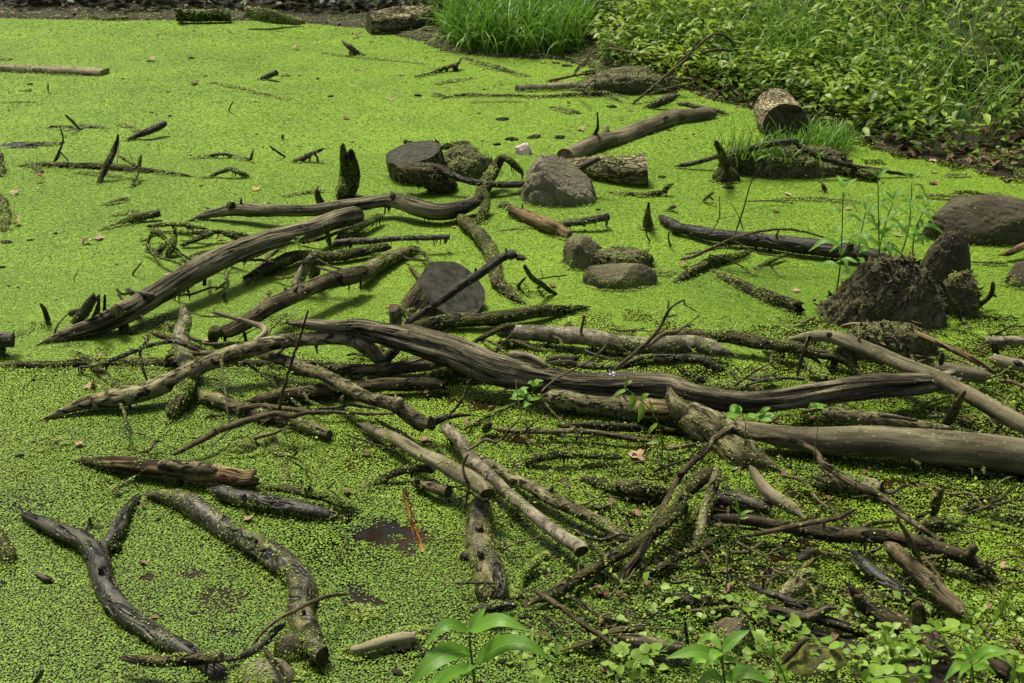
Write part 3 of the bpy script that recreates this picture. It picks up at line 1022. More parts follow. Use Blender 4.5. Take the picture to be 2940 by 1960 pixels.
# ---------------------------------------------------------------- the far pond
wood('log', 'mossy log lying along the dark far bank with a cut right end', 'moss', 'A:1215,102,38,6 A:1380,100,40,6 A:1555,96,42,6', ends='bc', moss=0.6, sink=0.5)
wood('stump', 'small dark stub standing at the left end of the mossy far bank log', 'dark', 'A:1208,125,16,0 A:1212,78,18,10', ends='tc', moss=0.3)
wood('log', 'pale mossy slab of wood sloping into the pond at the far bank', 'pale', 'A:1680,80,42,12 A:1780,100,46,10 A:1920,135,32,5 A:2065,158,16,2', ends='br', moss=0.7, flat=0.7)
wood('log', 'low mossy log with pale tip floating below the far left bank', 'moss', 'A:485,112,10 A:600,118,14 A:700,132,14 A:870,128,20', ends='tr', moss=0.5)
wood('stick', 'thin dark stick behind the low mossy log at the far bank', 'dark', 'A:740,108,4 A:850,98,7 A:962,91,5', moss=0.1)
wood('stick', 'small grey stick lying at the far left bank edge', 'twig', 'A:145,82,4 A:180,72,8 A:210,62,6', moss=0.1)
wood('twig', 'long bare grey twig on the dark far bank', 'twig', 'A:1690,50,3,14 A:1820,42,5,17 A:1950,22,5,20 A:2080,30,3,20', moss=0)
wood('stick', 'short dark stick at the left edge, farther than the plank', 'dark', 'A:-30,402,10 A:40,400,10 A:88,402,6', moss=0.15)
wood('log', 'short round log stub tilting out of the far duckweed', 'dark', 'A:1732,540,7,0 A:1800,515,17,2 A:1868,492,19,5', ends='tc', moss=0.25)
wood('twig', 'short dark twig touching the tilted round log stub', 'dark', 'A:1880,512,7 A:1920,509,8 A:1960,507,9', ends='tc', moss=0.1)
wood('stick', 'long thin pale stick sinking into the far duckweed beside a red leaf', 'pale', 'A:1400,556,7 A:1600,592,8 A:1750,630,7 A:1960,678,4', moss=0.2, sink=0.1)
wood('twig', 'dark twig standing upright left of the centre far pond', 'dark', 'A:1546,750,5,0 A:1555,715,5,4 A:1578,682,4,8', moss=0)
wood('twig', 'tiny upright twig poking from the pond below the plank', 'dark', 'A:325,617,5,0 A:324,590,5,3 A:327,566,5,6', moss=0)
wood('stick', 'small dark wedge of wood floating below the plank', 'dark', 'A:120,614,4 A:170,610,9 A:212,607,10', ends='tc', moss=0.1)
wood('stick', 'short slanted reddish stick leaning out of the left pond', 'brown', 'A:548,882,6,0 A:490,820,10,5 A:440,772,7,10', moss=0.1)
wood('twig', 'dark weedy vine twig standing on the long mossy log', 'dark', 'A:375,1090,10,2 A:400,1025,8,6 A:425,950,6,11 A:412,860,4,17', ['side_twig||A:400,1020,6,6 A:440,1060,4,4 A:462,1090,3,1', 'side_twig||A:400,1020,7,6 A:380,1060,7,4 A:362,1092,6,1'], moss=0.35, sink=0.2)
wood('log', 'dark tapered log rising from the left pond with a blunt right end', 'dark', 'A:820,955,5,0 A:920,915,17,2 A:1000,885,24,4 A:1060,858,26,5 A:1122,830,27,6', ends='tr', moss=0.3, knots=1)
wood('stick', 'low weedy stick behind the dark tapered log', 'moss', 'A:810,838,6 A:870,858,9 A:945,890,7', moss=0.6, sink=0.1)
wood('log', 'long moss covered log lying level in the left pond', 'moss', 'A:110,1120,10 A:250,1115,22 A:450,1120,26 A:700,1130,32 A:900,1148,26 A:1050,1160,20 A:1200,1180,14 A:1310,1196,6', ['side_twig||A:215,1100,16 A:240,1140,18 A:290,1165,14'], moss=0.5, drip=14, knots=3)
wood('stick', 'short weedy stick in front of the long moss covered log', 'moss', 'A:505,1160,10 A:600,1166,14 A:720,1180,14 A:825,1196,5', moss=0.6, drip=6)
wood('branch', 'bare reddish grey branch leaning across the long moss covered log', 'brown', 'A:655,1250,12,0 A:690,1180,20,3 A:735,1090,24,8 A:775,1010,20,12 A:796,915,7,18', moss=0.08, ends='tb', knots=1)
wood('twig', 'mossy forked twig standing at the right of the long moss covered log', 'moss', 'A:885,1272,8,0 A:915,1200,12,3 A:935,1120,14,6 A:960,1035,5,11', ['side_twig||A:930,1130,9,6 A:870,1090,12,7 A:800,1050,5,9'], moss=0.5)
wood('twig', 'hair thin twig standing behind the leaning reddish branch', 'twig', 'A:790,1110,3,2 A:802,970,3,9 A:787,825,2,16', ['side_twig||A:802,970,2,9 A:860,890,2,13'], moss=0)
wood('twig', 'hair thin twig slanting over the long moss covered log', 'twig', 'A:895,1085,3,2 A:870,1020,2,6 A:848,980,2,8', moss=0)
wood('root', 'low arched weedy root in the left pond', 'dark', 'A:1330,1202,6,0 A:1430,1182,11,1 A:1500,1155,14,3 A:1558,1140,15,4 A:1620,1165,15,2.5 A:1690,1195,14,0', moss=0.45, drip=8)
wood('twig', 'thin dark stick with its right tip turned up', 'dark', 'A:1275,1078,5 A:1380,1058,10 A:1500,1040,10,2 A:1600,1058,11 A:1692,1078,10,1', ['side_twig||A:1690,1078,11,1 A:1703,1040,8,4 A:1710,1003,5,6'], moss=0.25, drip=5)
wood('twig', 'small forked dark twig left of the legged twig', 'dark', 'A:1930,1060,7,0 A:1880,1030,8,3 A:1815,982,5,7', ['side_twig||A:1850,1008,5,5 A:1838,1018,4,4'], moss=0.1)
wood('branch', 'dark branch tip on two thin legs in the pond', 'dark', 'A:1955,1100,8,0 A:2040,1070,19,1.5 A:2110,1035,14,4 A:2200,998,10,7', ['side_twig||A:2100,1045,8,3.5 A:2092,1075,7,1.5 A:2095,1098,6,0', 'side_twig||A:2120,1035,8,4 A:2142,1060,7,2 A:2145,1085,8,0.5'], moss=0.3)
wood('twig', 'tiny black stub standing behind the forked dark twig', 'dark', 'A:1908,942,8,0 A:1910,905,9,3', moss=0)
wood('stick', 'moss wrapped stick floating alone in the left pond', 'moss', 'A:680,1388,8 A:760,1370,16 A:840,1345,16 A:895,1332,8', moss=0.8)
wood('log', 'weedy log with blunt dark right end in the left pond', 'moss', 'A:670,1560,8 A:780,1520,16 A:900,1470,26,2 A:1080,1435,24,3', ends='tc', moss=0.5, drip=8)
wood('stick', 'short weedy stick behind the weedy blunt log', 'moss', 'A:745,1455,6 A:850,1435,16 A:940,1425,12', moss=0.8)
wood('branch', 'moss covered branch rising along the left edge of the picture', 'moss', 'A:25,1580,26,0 A:38,1450,34,1 A:20,1350,28,3 A:-20,1290,20,6', moss=0.7)
wood('branch', 'weedy branch stub cut off by the left edge behind the rusty leaf', 'moss', 'A:10,1200,12,0 A:10,1110,20,3 A:-4,1010,16,8', moss=0.6)
wood('stick', 'short green weed covered stick sunk at the left edge', 'moss', 'A:-5,692,4 A:120,690,5 A:250,689,3', moss=0.5, sink=0.0)
wood('stick', 'sunken twig line of weeds left of the vine twig', 'dark', 'A:-20,1010,5 A:120,992,6 A:240,965,6 A:390,985,4', moss=0.4, sink=0.0)
wood('stick', 'sunken twig line of weeds beside the slanted reddish stick', 'dark', 'A:390,870,4 A:480,880,6 A:600,850,6 A:740,872,3', moss=0.4, sink=0.0)

# a sawn plank awash at the left edge
P0, P1 = at(-60, 203), at(289, 219)
d = (P1 - P0); ln = np.linalg.norm(d); d /= ln
w = np.array([-d[1], d[0], 0])
tp = []
ns = 16
for i in range(ns + 1):
    c = P0 + d * ln * i / ns
    e = 0.004 * math.sin(i * 1.7)
    tp += [c + [0, 0, -0.02] + w * e, c + [0, 0, 0.030 + e * 0.6] + w * e, c + w * (0.105 + e) + [0, 0, 0.032], c + w * 0.105 + [0, 0, -0.02]]
tp = np.array(tp)
F = [(4 * i + a, 4 * i + (a + 1) % 4, 4 * i + 4 + (a + 1) % 4, 4 * i + 4 + a) for i in range(ns) for a in range(4)]
base = np.array([P0[0], P0[1], 0])
co = np.stack([(tp - P0) @ w, tp[:, 2], (tp - P0) @ d], 1)
plank = link('plank', mesh_np('plank', tp - base, [np.array(F), np.array([[0, 1, 2, 3], [4 * ns + 3, 4 * ns + 2, 4 * ns + 1, 4 * ns]])], M['smooth'], False, {'bark_co': ('FLOAT_VECTOR', co)}), None, base,
             label='flat sawn plank floating at the left edge of the far pond', category='plank')
q = tp.reshape(ns + 1, 4, 3)
qd = np.array([(4 * i + a, 4 * i + a + 1, 4 * i + a + 5, 4 * i + a + 4) for i in range(ns) for a in (0, 1)])
nr = np.where((np.arange(len(tp)) % 4 == 0)[:, None], -w, -w * 0.3 + np.array([0, 0, 1.0]))
cling(plank, tp, nr, qd, base, 0.16, 0.5, 0.009, 3)

# ---------------------------------------------------------------- far middle
wood('log', 'squat split log with pale bark lying at the far bank beside the tall grass', 'flaky', 'B:210,165,88,6 B:330,148,94,7 B:450,138,90,7 B:620,125,78,7', ends='cb', moss=0.14, rough=0.22, groove=0.1, sink=0.3)
wood('branch', 'dark wedge shaped branch stub poking from the far duckweed', 'dark', 'B:195,376,6,0 B:140,362,18,1 B:90,325,20,5 B:32,280,7,9', ['side_twig||B:95,325,10,5 B:85,350,9,2 B:82,370,8,0'], moss=0.35, ends='tb')
wood('stick', 'thin weedy line of a sunken stick in the far pond', 'moss', 'A:2165,360,4 B:0,372,5 B:250,400,5 B:600,432,3', moss=0.5, sink=0.0)
wood('branch', 'thin weedy branch with a dark dangling end in the far pond', 'moss', 'B:515,522,6 B:600,505,10 B:700,465,13,2 B:800,435,12,4 B:840,385,4,7', ['side_twig|dark|B:795,440,20,4 B:793,465,18,1 B:795,482,12,0', 'side_twig|dark|B:745,450,9,3 B:730,480,9,0'], moss=0.5)
wood('log', 'low weedy ridge of a sunken log in front of the tall grass', 'moss', 'B:840,385,8 B:950,430,18 B:1080,465,24 B:1180,492,18 B:1290,520,8', moss=0.85, sink=0.1)
wood('stick', 'low weedy ridge left of the short grey brown log', 'moss', 'B:640,572,6 B:780,550,11 B:920,528,7', moss=0.85, sink=0.0)
wood('log', 'short grey brown log with a mossy left end below the tall grass', 'smooth', 'B:1200,600,32 B:1350,598,33 B:1480,592,34 B:1602,583,34', ends='cb', moss=0.30, knots=1)
wood('branch', 'long straight weedy branch in front of the short grey brown log', 'moss', 'B:690,668,8 B:800,648,14 B:1100,648,12 B:1400,652,14 B:1600,645,20 B:1750,640,26 B:1870,645,14 B:1960,660,8', ['side_twig||B:1800,650,10 B:1870,670,12 B:1920,688,8'], moss=0.55)
wood('stick', 'weedy dark lump at the left end of the long straight weedy branch', 'dark', 'B:645,630,12 B:680,642,16 B:720,640,10', moss=0.5)
wood('stick', 'thin straight weed line below the long straight weedy branch', 'moss', 'B:885,692,3 B:1080,690,4 B:1290,686,3', moss=0.6, sink=0.0)
wood('stick', 'lumpy weed wrapped stick below the far brown leaf', 'moss', 'B:1418,722,10 B:1500,738,16 B:1560,752,18 B:1628,765,18', ends='tr', moss=0.85)
wood('log', 'long smooth barkless log slanting across the middle of the pond', 'smooth', 'B:1530,1062,62 B:1700,1000,62 B:1900,932,64 B:2080,865,62 B:2281,800,60 C:110,792,52 C:228,775,46', ends='cb', moss=0.06, sink=0.45, rough=0.07, knots=3, collar=0.3)
wood('branch', 'thin upright branch standing behind the long smooth log', 'brown', 'B:1695,945,14,2 B:1735,912,14,6 B:1755,830,8,14 B:1750,748,4,22', moss=0.1)
wood('log', 'flaky barked log with a sawn right end behind the boulder', 'flaky', 'B:1440,1115,45,0 B:1600,1125,70,3 B:1800,1130,90,5 B:1960,1138,102,6 B:2085,1145,112,6', ends='rc', moss=0.40, sink=0.3, knots=1, segs=26)
wood('branch', 'dark branch stub lying on the flaky barked log', 'dark', 'B:1560,1185,22,6 B:1660,1125,22,12 B:1768,1065,18,16', ends='tc', moss=0.1)
wood('stick', 'dark weedy chunk standing behind the boulder peak', 'moss', 'B:1290,1175,22,3 B:1360,1110,26,8 B:1435,1065,18,11', ends='tb', moss=0.5)
lump('boulder', 'brown grey boulder with a rounded peak in the middle of the pond', 'rock', 'B', 1235, 1765, 1030, 1398, depth=0.62, lean=-0.20, rough=0.16, facets=4, sub=6, moss=0.08, fine=0.09, crease=0.10, seed=14, peak=0.20, power=0.85)
lump('litter', 'crumpled pale paper litter floating behind the boulder', 'paper', 'B', 1192, 1342, 962, 1052, depth=0.8, rough=0.6, facets=5, sub=4, moss=0, seed=5, cat='litter')
wood('stump', 'upright dark sawn stump standing in the middle of the pond', 'brown', '@:-0.400,4.81,-0.04,0.130 @:-0.412,4.80,0.04,0.124 @:-0.424,4.785,0.112,0.120', ends='cc', cut='cutdark', moss=0.45, sink=0.2, segs=32, rough=0.10, groove=0.05, drip=0)
wood('root', 'mossy root knob in front of the upright sawn stump with a long arm', 'moss', 'B:780,1290,60,-2 B:700,1240,100,3 B:600,1180,80,8 B:500,1150,55,10 B:460,1145,40,10', ['root_arm|dark|B:500,1140,34,11 B:640,1130,30,11 B:740,1170,24,9 B:850,1215,22,7 B:960,1236,20,6 B:1060,1245,22,5 B:1180,1246,22,4 B:1275,1240,22,4'], moss=0.5, drip=16, rough=0.3, ends='rb', segs=20)
lump('log', 'broad sunken log buried under weeds right of the upright stump', 'mossmound', 'B', 660, 1060, 1000, 1215, depth=0.95, rough=0.3, sub=5, fine=0.2, shreds=400, moss=0.95, lean=-0.1, seed=21, cat='log', collar=0.8)
wood('stick', 'weedy pointed stub behind the upright stump', 'moss', 'B:575,1005,22,3 B:510,980,24,4 B:455,955,14,6', ends='tb', moss=0.5)
wood('branch', 'weedy branch with dangling right end behind the sunken weedy log', 'moss', 'B:660,1005,14,2 B:760,985,22,3 B:850,970,22,4 B:885,965,20,5', ['side_twig||B:880,965,16,5 B:888,985,13,2 B:880,1008,8,0'], moss=0.55, ends='tr')
wood('twig', 'small dark stub pointing up behind the weedy dangling branch', 'dark', 'B:682,972,12,0 B:668,955,9,2 B:652,932,5,4', moss=0.1)
wood('root', 'weedy hooked root arching over like a claw in the mid pond', 'moss', 'B:930,1400,40,0 B:980,1290,45,3 B:1030,1200,42,6 B:1085,1100,34,11 B:1120,1062,24,14 B:1160,1085,24,13 B:1210,1130,22,9 B:1248,1180,14,5 B:1246,1222,8,2', moss=0.6, drip=14, rough=0.2)
wood('branch', 'thick mossy post left of the long crossing branch', 'moss', 'B:930,1520,22,0 B:975,1450,32,2 B:1005,1380,30,4 B:1015,1318,12,7', moss=0.55, ends='rb', rough=0.2)
wood('stump', 'moss covered broken stump with one raised finger', 'moss', 'B:30,1370,70,-2 B:70,1270,66,4 B:85,1180,64,9 B:65,1055,40,19', ['finger|brown|B:50,1125,26,14 B:35,1060,20,19 B:34,970,13,26'], moss=0.75, ends='rb', rough=0.25, groove=0.15)
wood('stick', 'low weedy stick left of the broken finger stump', 'moss', 'A:1900,1330,5 A:2050,1308,12 A:2200,1290,10', moss=0.8, sink=0.1)
wood('branch', 'dark knob of wood standing before the broken finger stump', 'dark', 'A:2180,1390,30,0 A:2150,1340,24,3 A:2140,1285,14,7', moss=0.3, ends='rb')
wood('branch', 'long crooked grey branch lying across the mid pond below the stump', 'grey', 'A:1240,1500,12,0 A:1400,1450,26,2 A:1555,1425,38,4 A:1640,1415,46,5 A:1850,1425,42,6 A:2100,1425,40,6 A:2281,1400,42,7 B:150,1375,44,7 B:330,1345,48,7 B:420,1355,56,7 B:540,1400,62,6 B:680,1430,60,5 B:800,1410,56,5 B:918,1365,42,5', ['branch_knob||A:1575,1420,34,5 A:1560,1385,34,7 A:1585,1370,28,8', 'branch_knob||B:380,1345,28,8 B:360,1290,14,11'], ends='tb', moss=0.08, drip=30, rough=0.12, knots=2, segs=18)
wood('branch', 'barkless orange branch pointing at the rough stone', 'bare', 'B:1150,1395,26,3 B:1210,1425,38,3 B:1330,1480,44,3 B:1430,1525,46,3 E:1490,45,44,2 E:1560,85,36,1', ends='rb', moss=0.15, groove=0.05, rough=0.14)
wood('stick', 'dark weedy chunk behind the tip of the orange branch', 'moss', 'B:1070,1390,14 B:1110,1390,26 B:1180,1395,24', moss=0.4)
wood('twig', 'tiny black thorn behind the orange branch', 'dark', 'B:1248,1420,9,1 B:1245,1375,5,4', moss=0)
wood('branch', 'dark level branch with dripping weeds right of the orange branch', 'dark', 'B:1400,1550,20,2 B:1520,1512,24,3 B:1650,1490,26,4 B:1760,1470,24,5 B:1828,1460,26,5', ['side_twig||B:1815,1468,14,4 B:1815,1500,10,2 B:1812,1530,7,0', 'side_twig||B:1660,1495,10,4 B:1662,1530,8,1'], ends='tc', moss=0.4, drip=18)
wood('stick', 'thin dark stick left of the orange branch', 'dark', 'E:1070,55,6 E:1180,45,9 E:1300,25,9', moss=0.2)
wood('stump', 'pointed brown chunk of wood before the dark smooth branch', 'brown', 'B:2100,1545,56,-1 B:2085,1490,50,3 B:2085,1440,32,7 B:2098,1390,12,12', ends='rb', moss=0.35, rough=0.3, groove=0.2, flat=0.6)
wood('branch', 'thin weedy branch curving up right of the boulder', 'moss', 'B:1812,1290,5,0 B:1950,1308,13,0.6 B:2090,1310,16,1 B:2190,1290,17,2 B:2225,1258,17,4 B:2268,1238,15,5', moss=0.6, drip=8)
wood('twig', 'tangled dark seed twig standing right of the weedy curved branch', 'dark', 'B:2210,1420,5,0 B:2260,1395,12,2 B:2290,1395,12,3', moss=0.3)
lump('log', 'broad mossy log under a tangle of twigs at the right shore', 'mossmound', 'B', 1650, 2290, 470, 640, depth=0.5, rough=0.32, sub=5, fine=0.2, shreds=900, moss=0.8, seed=41, cat='log')
wood('branch', 'dark slab of wood with drooping edge at the right shore', 'dark', 'B:2060,725,10,0 B:2150,700,28,3 B:2240,665,30,6 B:2315,640,20,9', moss=0.4, drip=8, flat=0.6)
for k, (ln, lb) in enumerate([('B:1405,545,6,1 B:1650,500,8,6 B:1950,465,9,9 B:2190,450,5,10', 'long bare twig lying level over the mossy shore log'),
                              ('B:1425,552,5,0 B:1600,510,6,4 B:1750,470,5,8', 'lower bare twig at the left of the shore tangle'),
                              ('B:1980,706,7,0 B:2100,610,9,6 B:2250,480,9,14 B:2352,395,8,20 C:150,270,6,30', 'long grey twig slanting up through the shore tangle'),
                              ('B:1660,455,4,4 B:1705,370,5,12 B:1830,328,6,16 B:2000,355,5,16 B:2235,378,4,16', 'thin arching twig over the shore tangle'),
                              ('B:1655,465,3,3 B:1720,320,4,14 B:1800,290,4,17 B:1920,330,4,16 B:1985,420,3,9', 'hooped thin twig behind the shore tangle'),
                              ('B:2080,640,5,4 B:2250,590,7,7 B:2352,570,6,9', 'short grey twig low in the shore tangle'),
                              ('C:0,432,6,16 C:130,330,8,24 C:265,228,9,32 C:370,270,9,28 C:425,370,8,20 C:440,410,6,16', 'bent bare twig hooping over the green bank'),
                              ('C:0,460,5,12 C:60,410,7,16 C:160,360,8,20 C:370,345,9,20 C:470,420,7,14 C:525,475,5,10', 'lower bent twig on the green bank')]):
    wood('twig', lb, 'twig', ln, moss=0.05, ends='tt')
for k in range(16):
    x0, y0 = rng.uniform(1500, 2250), rng.uniform(480, 640)
    a = rng.uniform(-0.9, 0.2)
    L_ = rng.uniform(90, 230)
    wood('twig', 'short dark twig caught in the shore tangle', 'dark', f'B:{x0:.0f},{y0:.0f},5,{rng.uniform(2, 6):.1f} B:{x0 + L_ * .5 * math.cos(a):.0f},{y0 + L_ * .5 * math.sin(a) - 8:.0f},6,{rng.uniform(5, 10):.1f} B:{x0 + L_ * math.cos(a):.0f},{y0 + L_ * math.sin(a):.0f},4,{rng.uniform(5, 12):.1f}', moss=0.15, group='twigs of the shore tangle')

# ---------------------------------------------------------------- far right shore
wood('log', 'thick round log with flaky bark and a dark sawn face on the right shore', 'flaky', 'C:672,735,142,8 C:700,785,148,8 C:742,848,150,8', ends='cc', moss=0.10, sink=0.5, segs=40, rough=0.09)
lump('stump', 'grassy rotten stump mound overhanging the pond on the right', 'mossmound', 'C', 300, 1190, 985, 1205, depth=0.40, rough=0.34, sub=6, fine=0.22, shreds=1500, moss=0.9, seed=52, cat='stump', power=0.7)
wood('stump', 'dark pointed root stub at the left end of the grassy mound', 'moss', 'C:330,1250,130,-3 C:340,1180,80,3 C:335,1110,46,8', ['finger|brown|C:345,1130,34,7 C:315,1050,26,14 C:268,950,15,23'], moss=0.35, rough=0.3, groove=0.1, ends='rr')
wood('branch', 'long dark branch lying across the top of the grassy mound', 'dark', 'C:-10,1122,12,1 C:120,1098,16,3 C:250,1060,18,6 C:400,1025,20,10 C:560,992,22,13 C:720,955,24,16 C:850,950,20,16', moss=0.2, drip=10)
wood('branch', 'thin dark branch running from the grassy mound down to the right', 'dark', 'C:800,965,18,15 C:920,1035,20,11 C:1050,1085,20,8 C:1180,1118,17,6 C:1320,1140,15,4 C:1480,1168,12,2 C:1650,1184,6,0.5', moss=0.15)
wood('log', 'short mossy log with a slanted brown end before the grassy mound', 'moss', 'C:1110,1140,30,2 C:1200,1155,32,3 C:1290,1172,36,3 C:1380,1180,40,3', ends='tc', moss=0.5, cut='cutpale')
wood('stick', 'dark bumpy stick floating right of the knotweed clump', 'dark', 'C:1618,1322,18 C:1720,1328,18 C:1850,1335,17 C:2000,1326,14', ends='ct', moss=0.3, knots=4, drip=8)
wood('stick', 'small dark weedy stick above the big brown boulder', 'dark', 'C:2095,1322,6 C:2150,1312,9 C:2215,1308,6', moss=0.3)
wood('stick', 'long low ridge of weeds behind the knotweed clump', 'moss', 'C:640,1352,8 C:760,1345,14 C:950,1348,18 C:1120,1360,18 C:1250,1365,10', moss=0.9, sink=0.1)
wood('twig', 'thin stick on the mud left of the dark bumpy stick', 'dark', 'C:1800,1190,8 C:1900,1186,14 C:1995,1184,10', moss=0.2, drip=4)
wood('twig', 'long thin black twig slanting up before the grassy mound', 'dark', 'F:385,120,7,4 C:415,1540,6,6 C:470,1370,5,17 C:510,1230,4,26 C:620,1050,3,38', moss=0)
wood('twig', 'thin level twig touching the long thin black twig', 'twig', 'C:480,1360,4,3 C:640,1355,5,2 C:800,1372,3,1', moss=0.1)
wood('stick', 'small dark stub standing below the short mossy log', 'dark', 'C:1020,1298,14,0 C:1000,1265,14,2 C:985,1232,10,4', ['side_twig||C:985,1235,4,4 C:920,1195,3,5 C:880,1180,2,6'], moss=0.3)
wood('branch', 'curved brown branch stub lying on the muddy right bank', 'smooth', 'C:1635,882,14,4 C:1665,858,17,6 C:1735,842,17,8', moss=0.05)
wood('branch', 'brown stick leaning on the bank at the right edge', 'brown', 'C:2270,720,12,28 C:2310,690,14,32 C:2345,650,12,38', moss=0.05)
wood('stick', 'dark mossy stick at the end of the long smooth log', 'dark', 'C:0,695,14,3 C:120,715,16,3 C:250,745,16,2 C:360,768,8,1', moss=0.4)
wood('twig', 'bare thin twig forking in the pond left of the black twig', 'twig', 'C:250,1552,4,0 C:290,1480,4,5 C:298,1320,3,16', ['side_twig||C:290,1480,3,5 C:340,1460,2,7', 'side_twig||C:285,1500,3,4 C:262,1475,2,6'], moss=0)
wood('twig', 'bare thin twig curving in the pond before the black twig', 'twig', 'C:455,1545,4,0 C:420,1450,3,6 C:368,1370,2,12', moss=0)
lump('boulder', 'big smooth brown boulder cut off by the right edge', 'rockdark', 'C', 1690, 2620, 1322, 1660, depth=0.52, rough=0.10, facets=2, sub=6, fine=0.06, crease=0.05, moss=0.30, seed=61, power=0.62)
wood('branch', 'broken brown stick rising at the left end of the black shore branch', 'dark', 'C:180,1360,6,0 C:215,1330,10,3 C:262,1292,8,6', ['side_twig||C:225,1325,7,3 C:255,1350,6,1'], moss=0.3)

# ---------------------------------------------------------------- left of the middle
wood('branch', 'big curved grey branch sweeping up from the left pond', 'grey', 'D:220,840,10,0 D:330,800,28,0.5 D:430,770,42,1 D:560,735,52,2 D:680,700,62,3 D:850,620,74,5 D:960,560,76,6 D:1060,495,76,7 D:1250,370,76,9 D:1380,300,80,10 D:1500,240,80,11 D:1650,180,76,11 D:1800,125,70,11 D:1950,85,64,10 D:2100,45,60,9 D:2250,-5,62,8 D:2440,-72,62,7',
     ['side_branch||D:1040,500,40,9 D:1000,490,26,10 D:935,480,20,9 D:900,520,18,6 D:830,565,14,3', 'branch_knob||D:800,630,46,6 D:790,585,44,9 D:785,552,36,11', 'branch_knob|dark|D:830,660,40,3 D:835,720,30,1 D:825,760,16,0', 'side_twig|dark|D:1380,420,14,6 D:1395,300,10,4'],
     ends='tr', moss=0.22, drip=50, rough=0.13, groove=0.10, segs=26)
wood('driftwood', 'broken dark slab standing behind the tip of the big curved branch', 'dark', 'D:510,690,34,1 D:560,610,36,6 D:640,500,26,14', ['splinter||D:640,640,24,3 D:665,560,14,9 D:668,478,6,15', 'splinter||D:600,560,16,9 D:540,590,20,5 D:470,615,26,2', 'splinter||D:700,640,12,3 D:708,560,11,8 D:708,482,8,13'], moss=0.25, ends='rb', rough=0.25, groove=0.15, cat='driftwood')
wood('twig', 'thin curved twig rising left of the broken dark slab', 'twig', 'D:360,768,9,0 D:390,690,6,5 D:430,640,5,8 D:475,600,4,10', moss=0.3)
wood('twig', 'dark horn shaped twig sticking up in the left pond', 'dark', 'D:325,665,20,0 D:312,620,18,3 D:295,575,14,6 D:268,540,7,9', moss=0.1)
wood('log', 'blunt dark log stub entering from the left edge', 'dark', 'D:-90,800,56,5 D:0,792,54,5 D:90,788,48,5', ['leg||D:20,830,20,3 D:10,885,22,0'], ends='tc', moss=0.10, rough=0.2)
wood('branch', 'weed hung forked branch left of the big curved branch', 'moss', 'D:985,22,10,1 D:1100,10,14,3 D:1250,10,14,4 D:1330,25,12,4 D:1420,50,10,3', ['side_branch||D:1200,60,16,3 D:1350,65,14,4 D:1500,60,16,4 D:1680,85,14,2', 'side_branch||D:1215,150,14,1 D:1320,110,18,3 D:1450,62,16,4', 'side_branch||D:1500,65,18,4 D:1580,90,20,3 D:1650,130,10,1'], moss=0.7, drip=30, rough=0.2)
wood('branch', 'weed draped stick standing in front of the weed hung forked branch', 'moss', 'D:1110,245,20,0 D:1165,150,26,4 D:1185,80,16,7 D:1190,30,8,10', ['side_twig||D:1045,222,16,0 D:1100,160,20,3 D:1150,110,16,5', 'side_twig||D:990,175,6,0 D:1010,100,12,4 D:1040,58,16,6 D:1080,90,14,4'], moss=0.8, drip=10, rough=0.25)
wood('log', 'flat sunken brown wood under weeds left of the big curved branch', 'bare', 'D:1225,265,8 D:1330,225,26 D:1470,200,26 D:1610,155,10', moss=0.6, sink=0.0, flat=0.5)
wood('log', 'dark mossy log lying behind the slim curved branch', 'moss', 'D:1645,380,22,1 D:1750,330,40,2 D:1880,270,42,3 D:2050,225,40,3 D:2281,215,36,3 E:100,200,36,3 E:220,180,32,3 E:360,165,26,3', ends='cr', moss=0.5, drip=24, rough=0.2)
wood('branch', 'slim curved branch with a weedy block at its left end', 'brown', 'D:1450,745,40,3 D:1560,730,48,4 D:1680,670,52,6 D:1800,590,54,8 D:1950,500,54,9 D:2100,435,52,9 D:2281,380,58,8 E:60,370,60,8 E:150,345,56,7', ['bark_block|moss|D:1490,735,46,5 D:1450,740,46,4 D:1440,800,30,1 D:1450,855,14,0', 'side_twig|dark|D:1650,740,14,4 D:1660,790,12,0'], ends='rb', moss=0.12, drip=40, rough=0.12, knots=3, segs=18)
wood('log', 'pale weedy log end continuing the slim curved branch', 'pale', 'E:155,340,48,5 E:240,290,48,4 E:350,240,44,3 E:460,195,30,2 E:550,160,14,1', ends='bt', moss=0.45, drip=10)
wood('branch', 'dark ribbed root stub with thin twigs between two curved branches', 'birch', 'D:1985,460,38,3 D:2020,380,38,6 D:2060,310,34,9 D:2115,225,26,14', ['side_twig|twig|D:2060,290,14,10 D:2040,265,12,12 D:1975,282,7,12', 'side_twig|twig|D:2120,290,10,10 D:2220,320,10,9 D:2320,350,12,8', 'side_twig|twig|D:2140,240,8,12 D:2230,290,8,10 D:2352,320,6,9', 'root_flare|dark|D:2110,390,40,3 D:2130,300,36,8 D:2125,250,20,12'], ends='rb', moss=0.25)
wood('stick', 'short dark post stuck between the curved branches', 'dark', 'D:2225,165,20,8 D:2215,80,18,13 D:2200,0,17,18', ends='tc', moss=0.2)
wood('branch', 'weedy dark branch running beside the upper end of the big curved branch', 'moss', 'D:2260,110,28,3 E:20,90,30,3 E:110,40,30,4 B:310,1440,24,4', moss=0.4, drip=10)
wood('stick', 'long thin dark stick with dripping weeds lying level in the middle', 'dark', 'D:2260,150,24,4 E:0,140,25,4 E:200,118,22,5 E:400,105,19,5 E:600,97,18,6 E:755,92,19,6', ['side_twig||E:735,95,15,6 E:728,118,12,4 E:722,140,8,3'], ends='rc', moss=0.3, drip=40)
wood('stick', 'sunken weedy stick standing behind the slim curved branch', 'moss', 'D:1738,615,14,0 D:1785,530,16,0.5 D:1825,450,9,1', moss=0.7)
wood('twig', 'short black stub before the big curved branch', 'dark', 'D:1508,518,16,0 D:1515,460,12,4', moss=0.3)
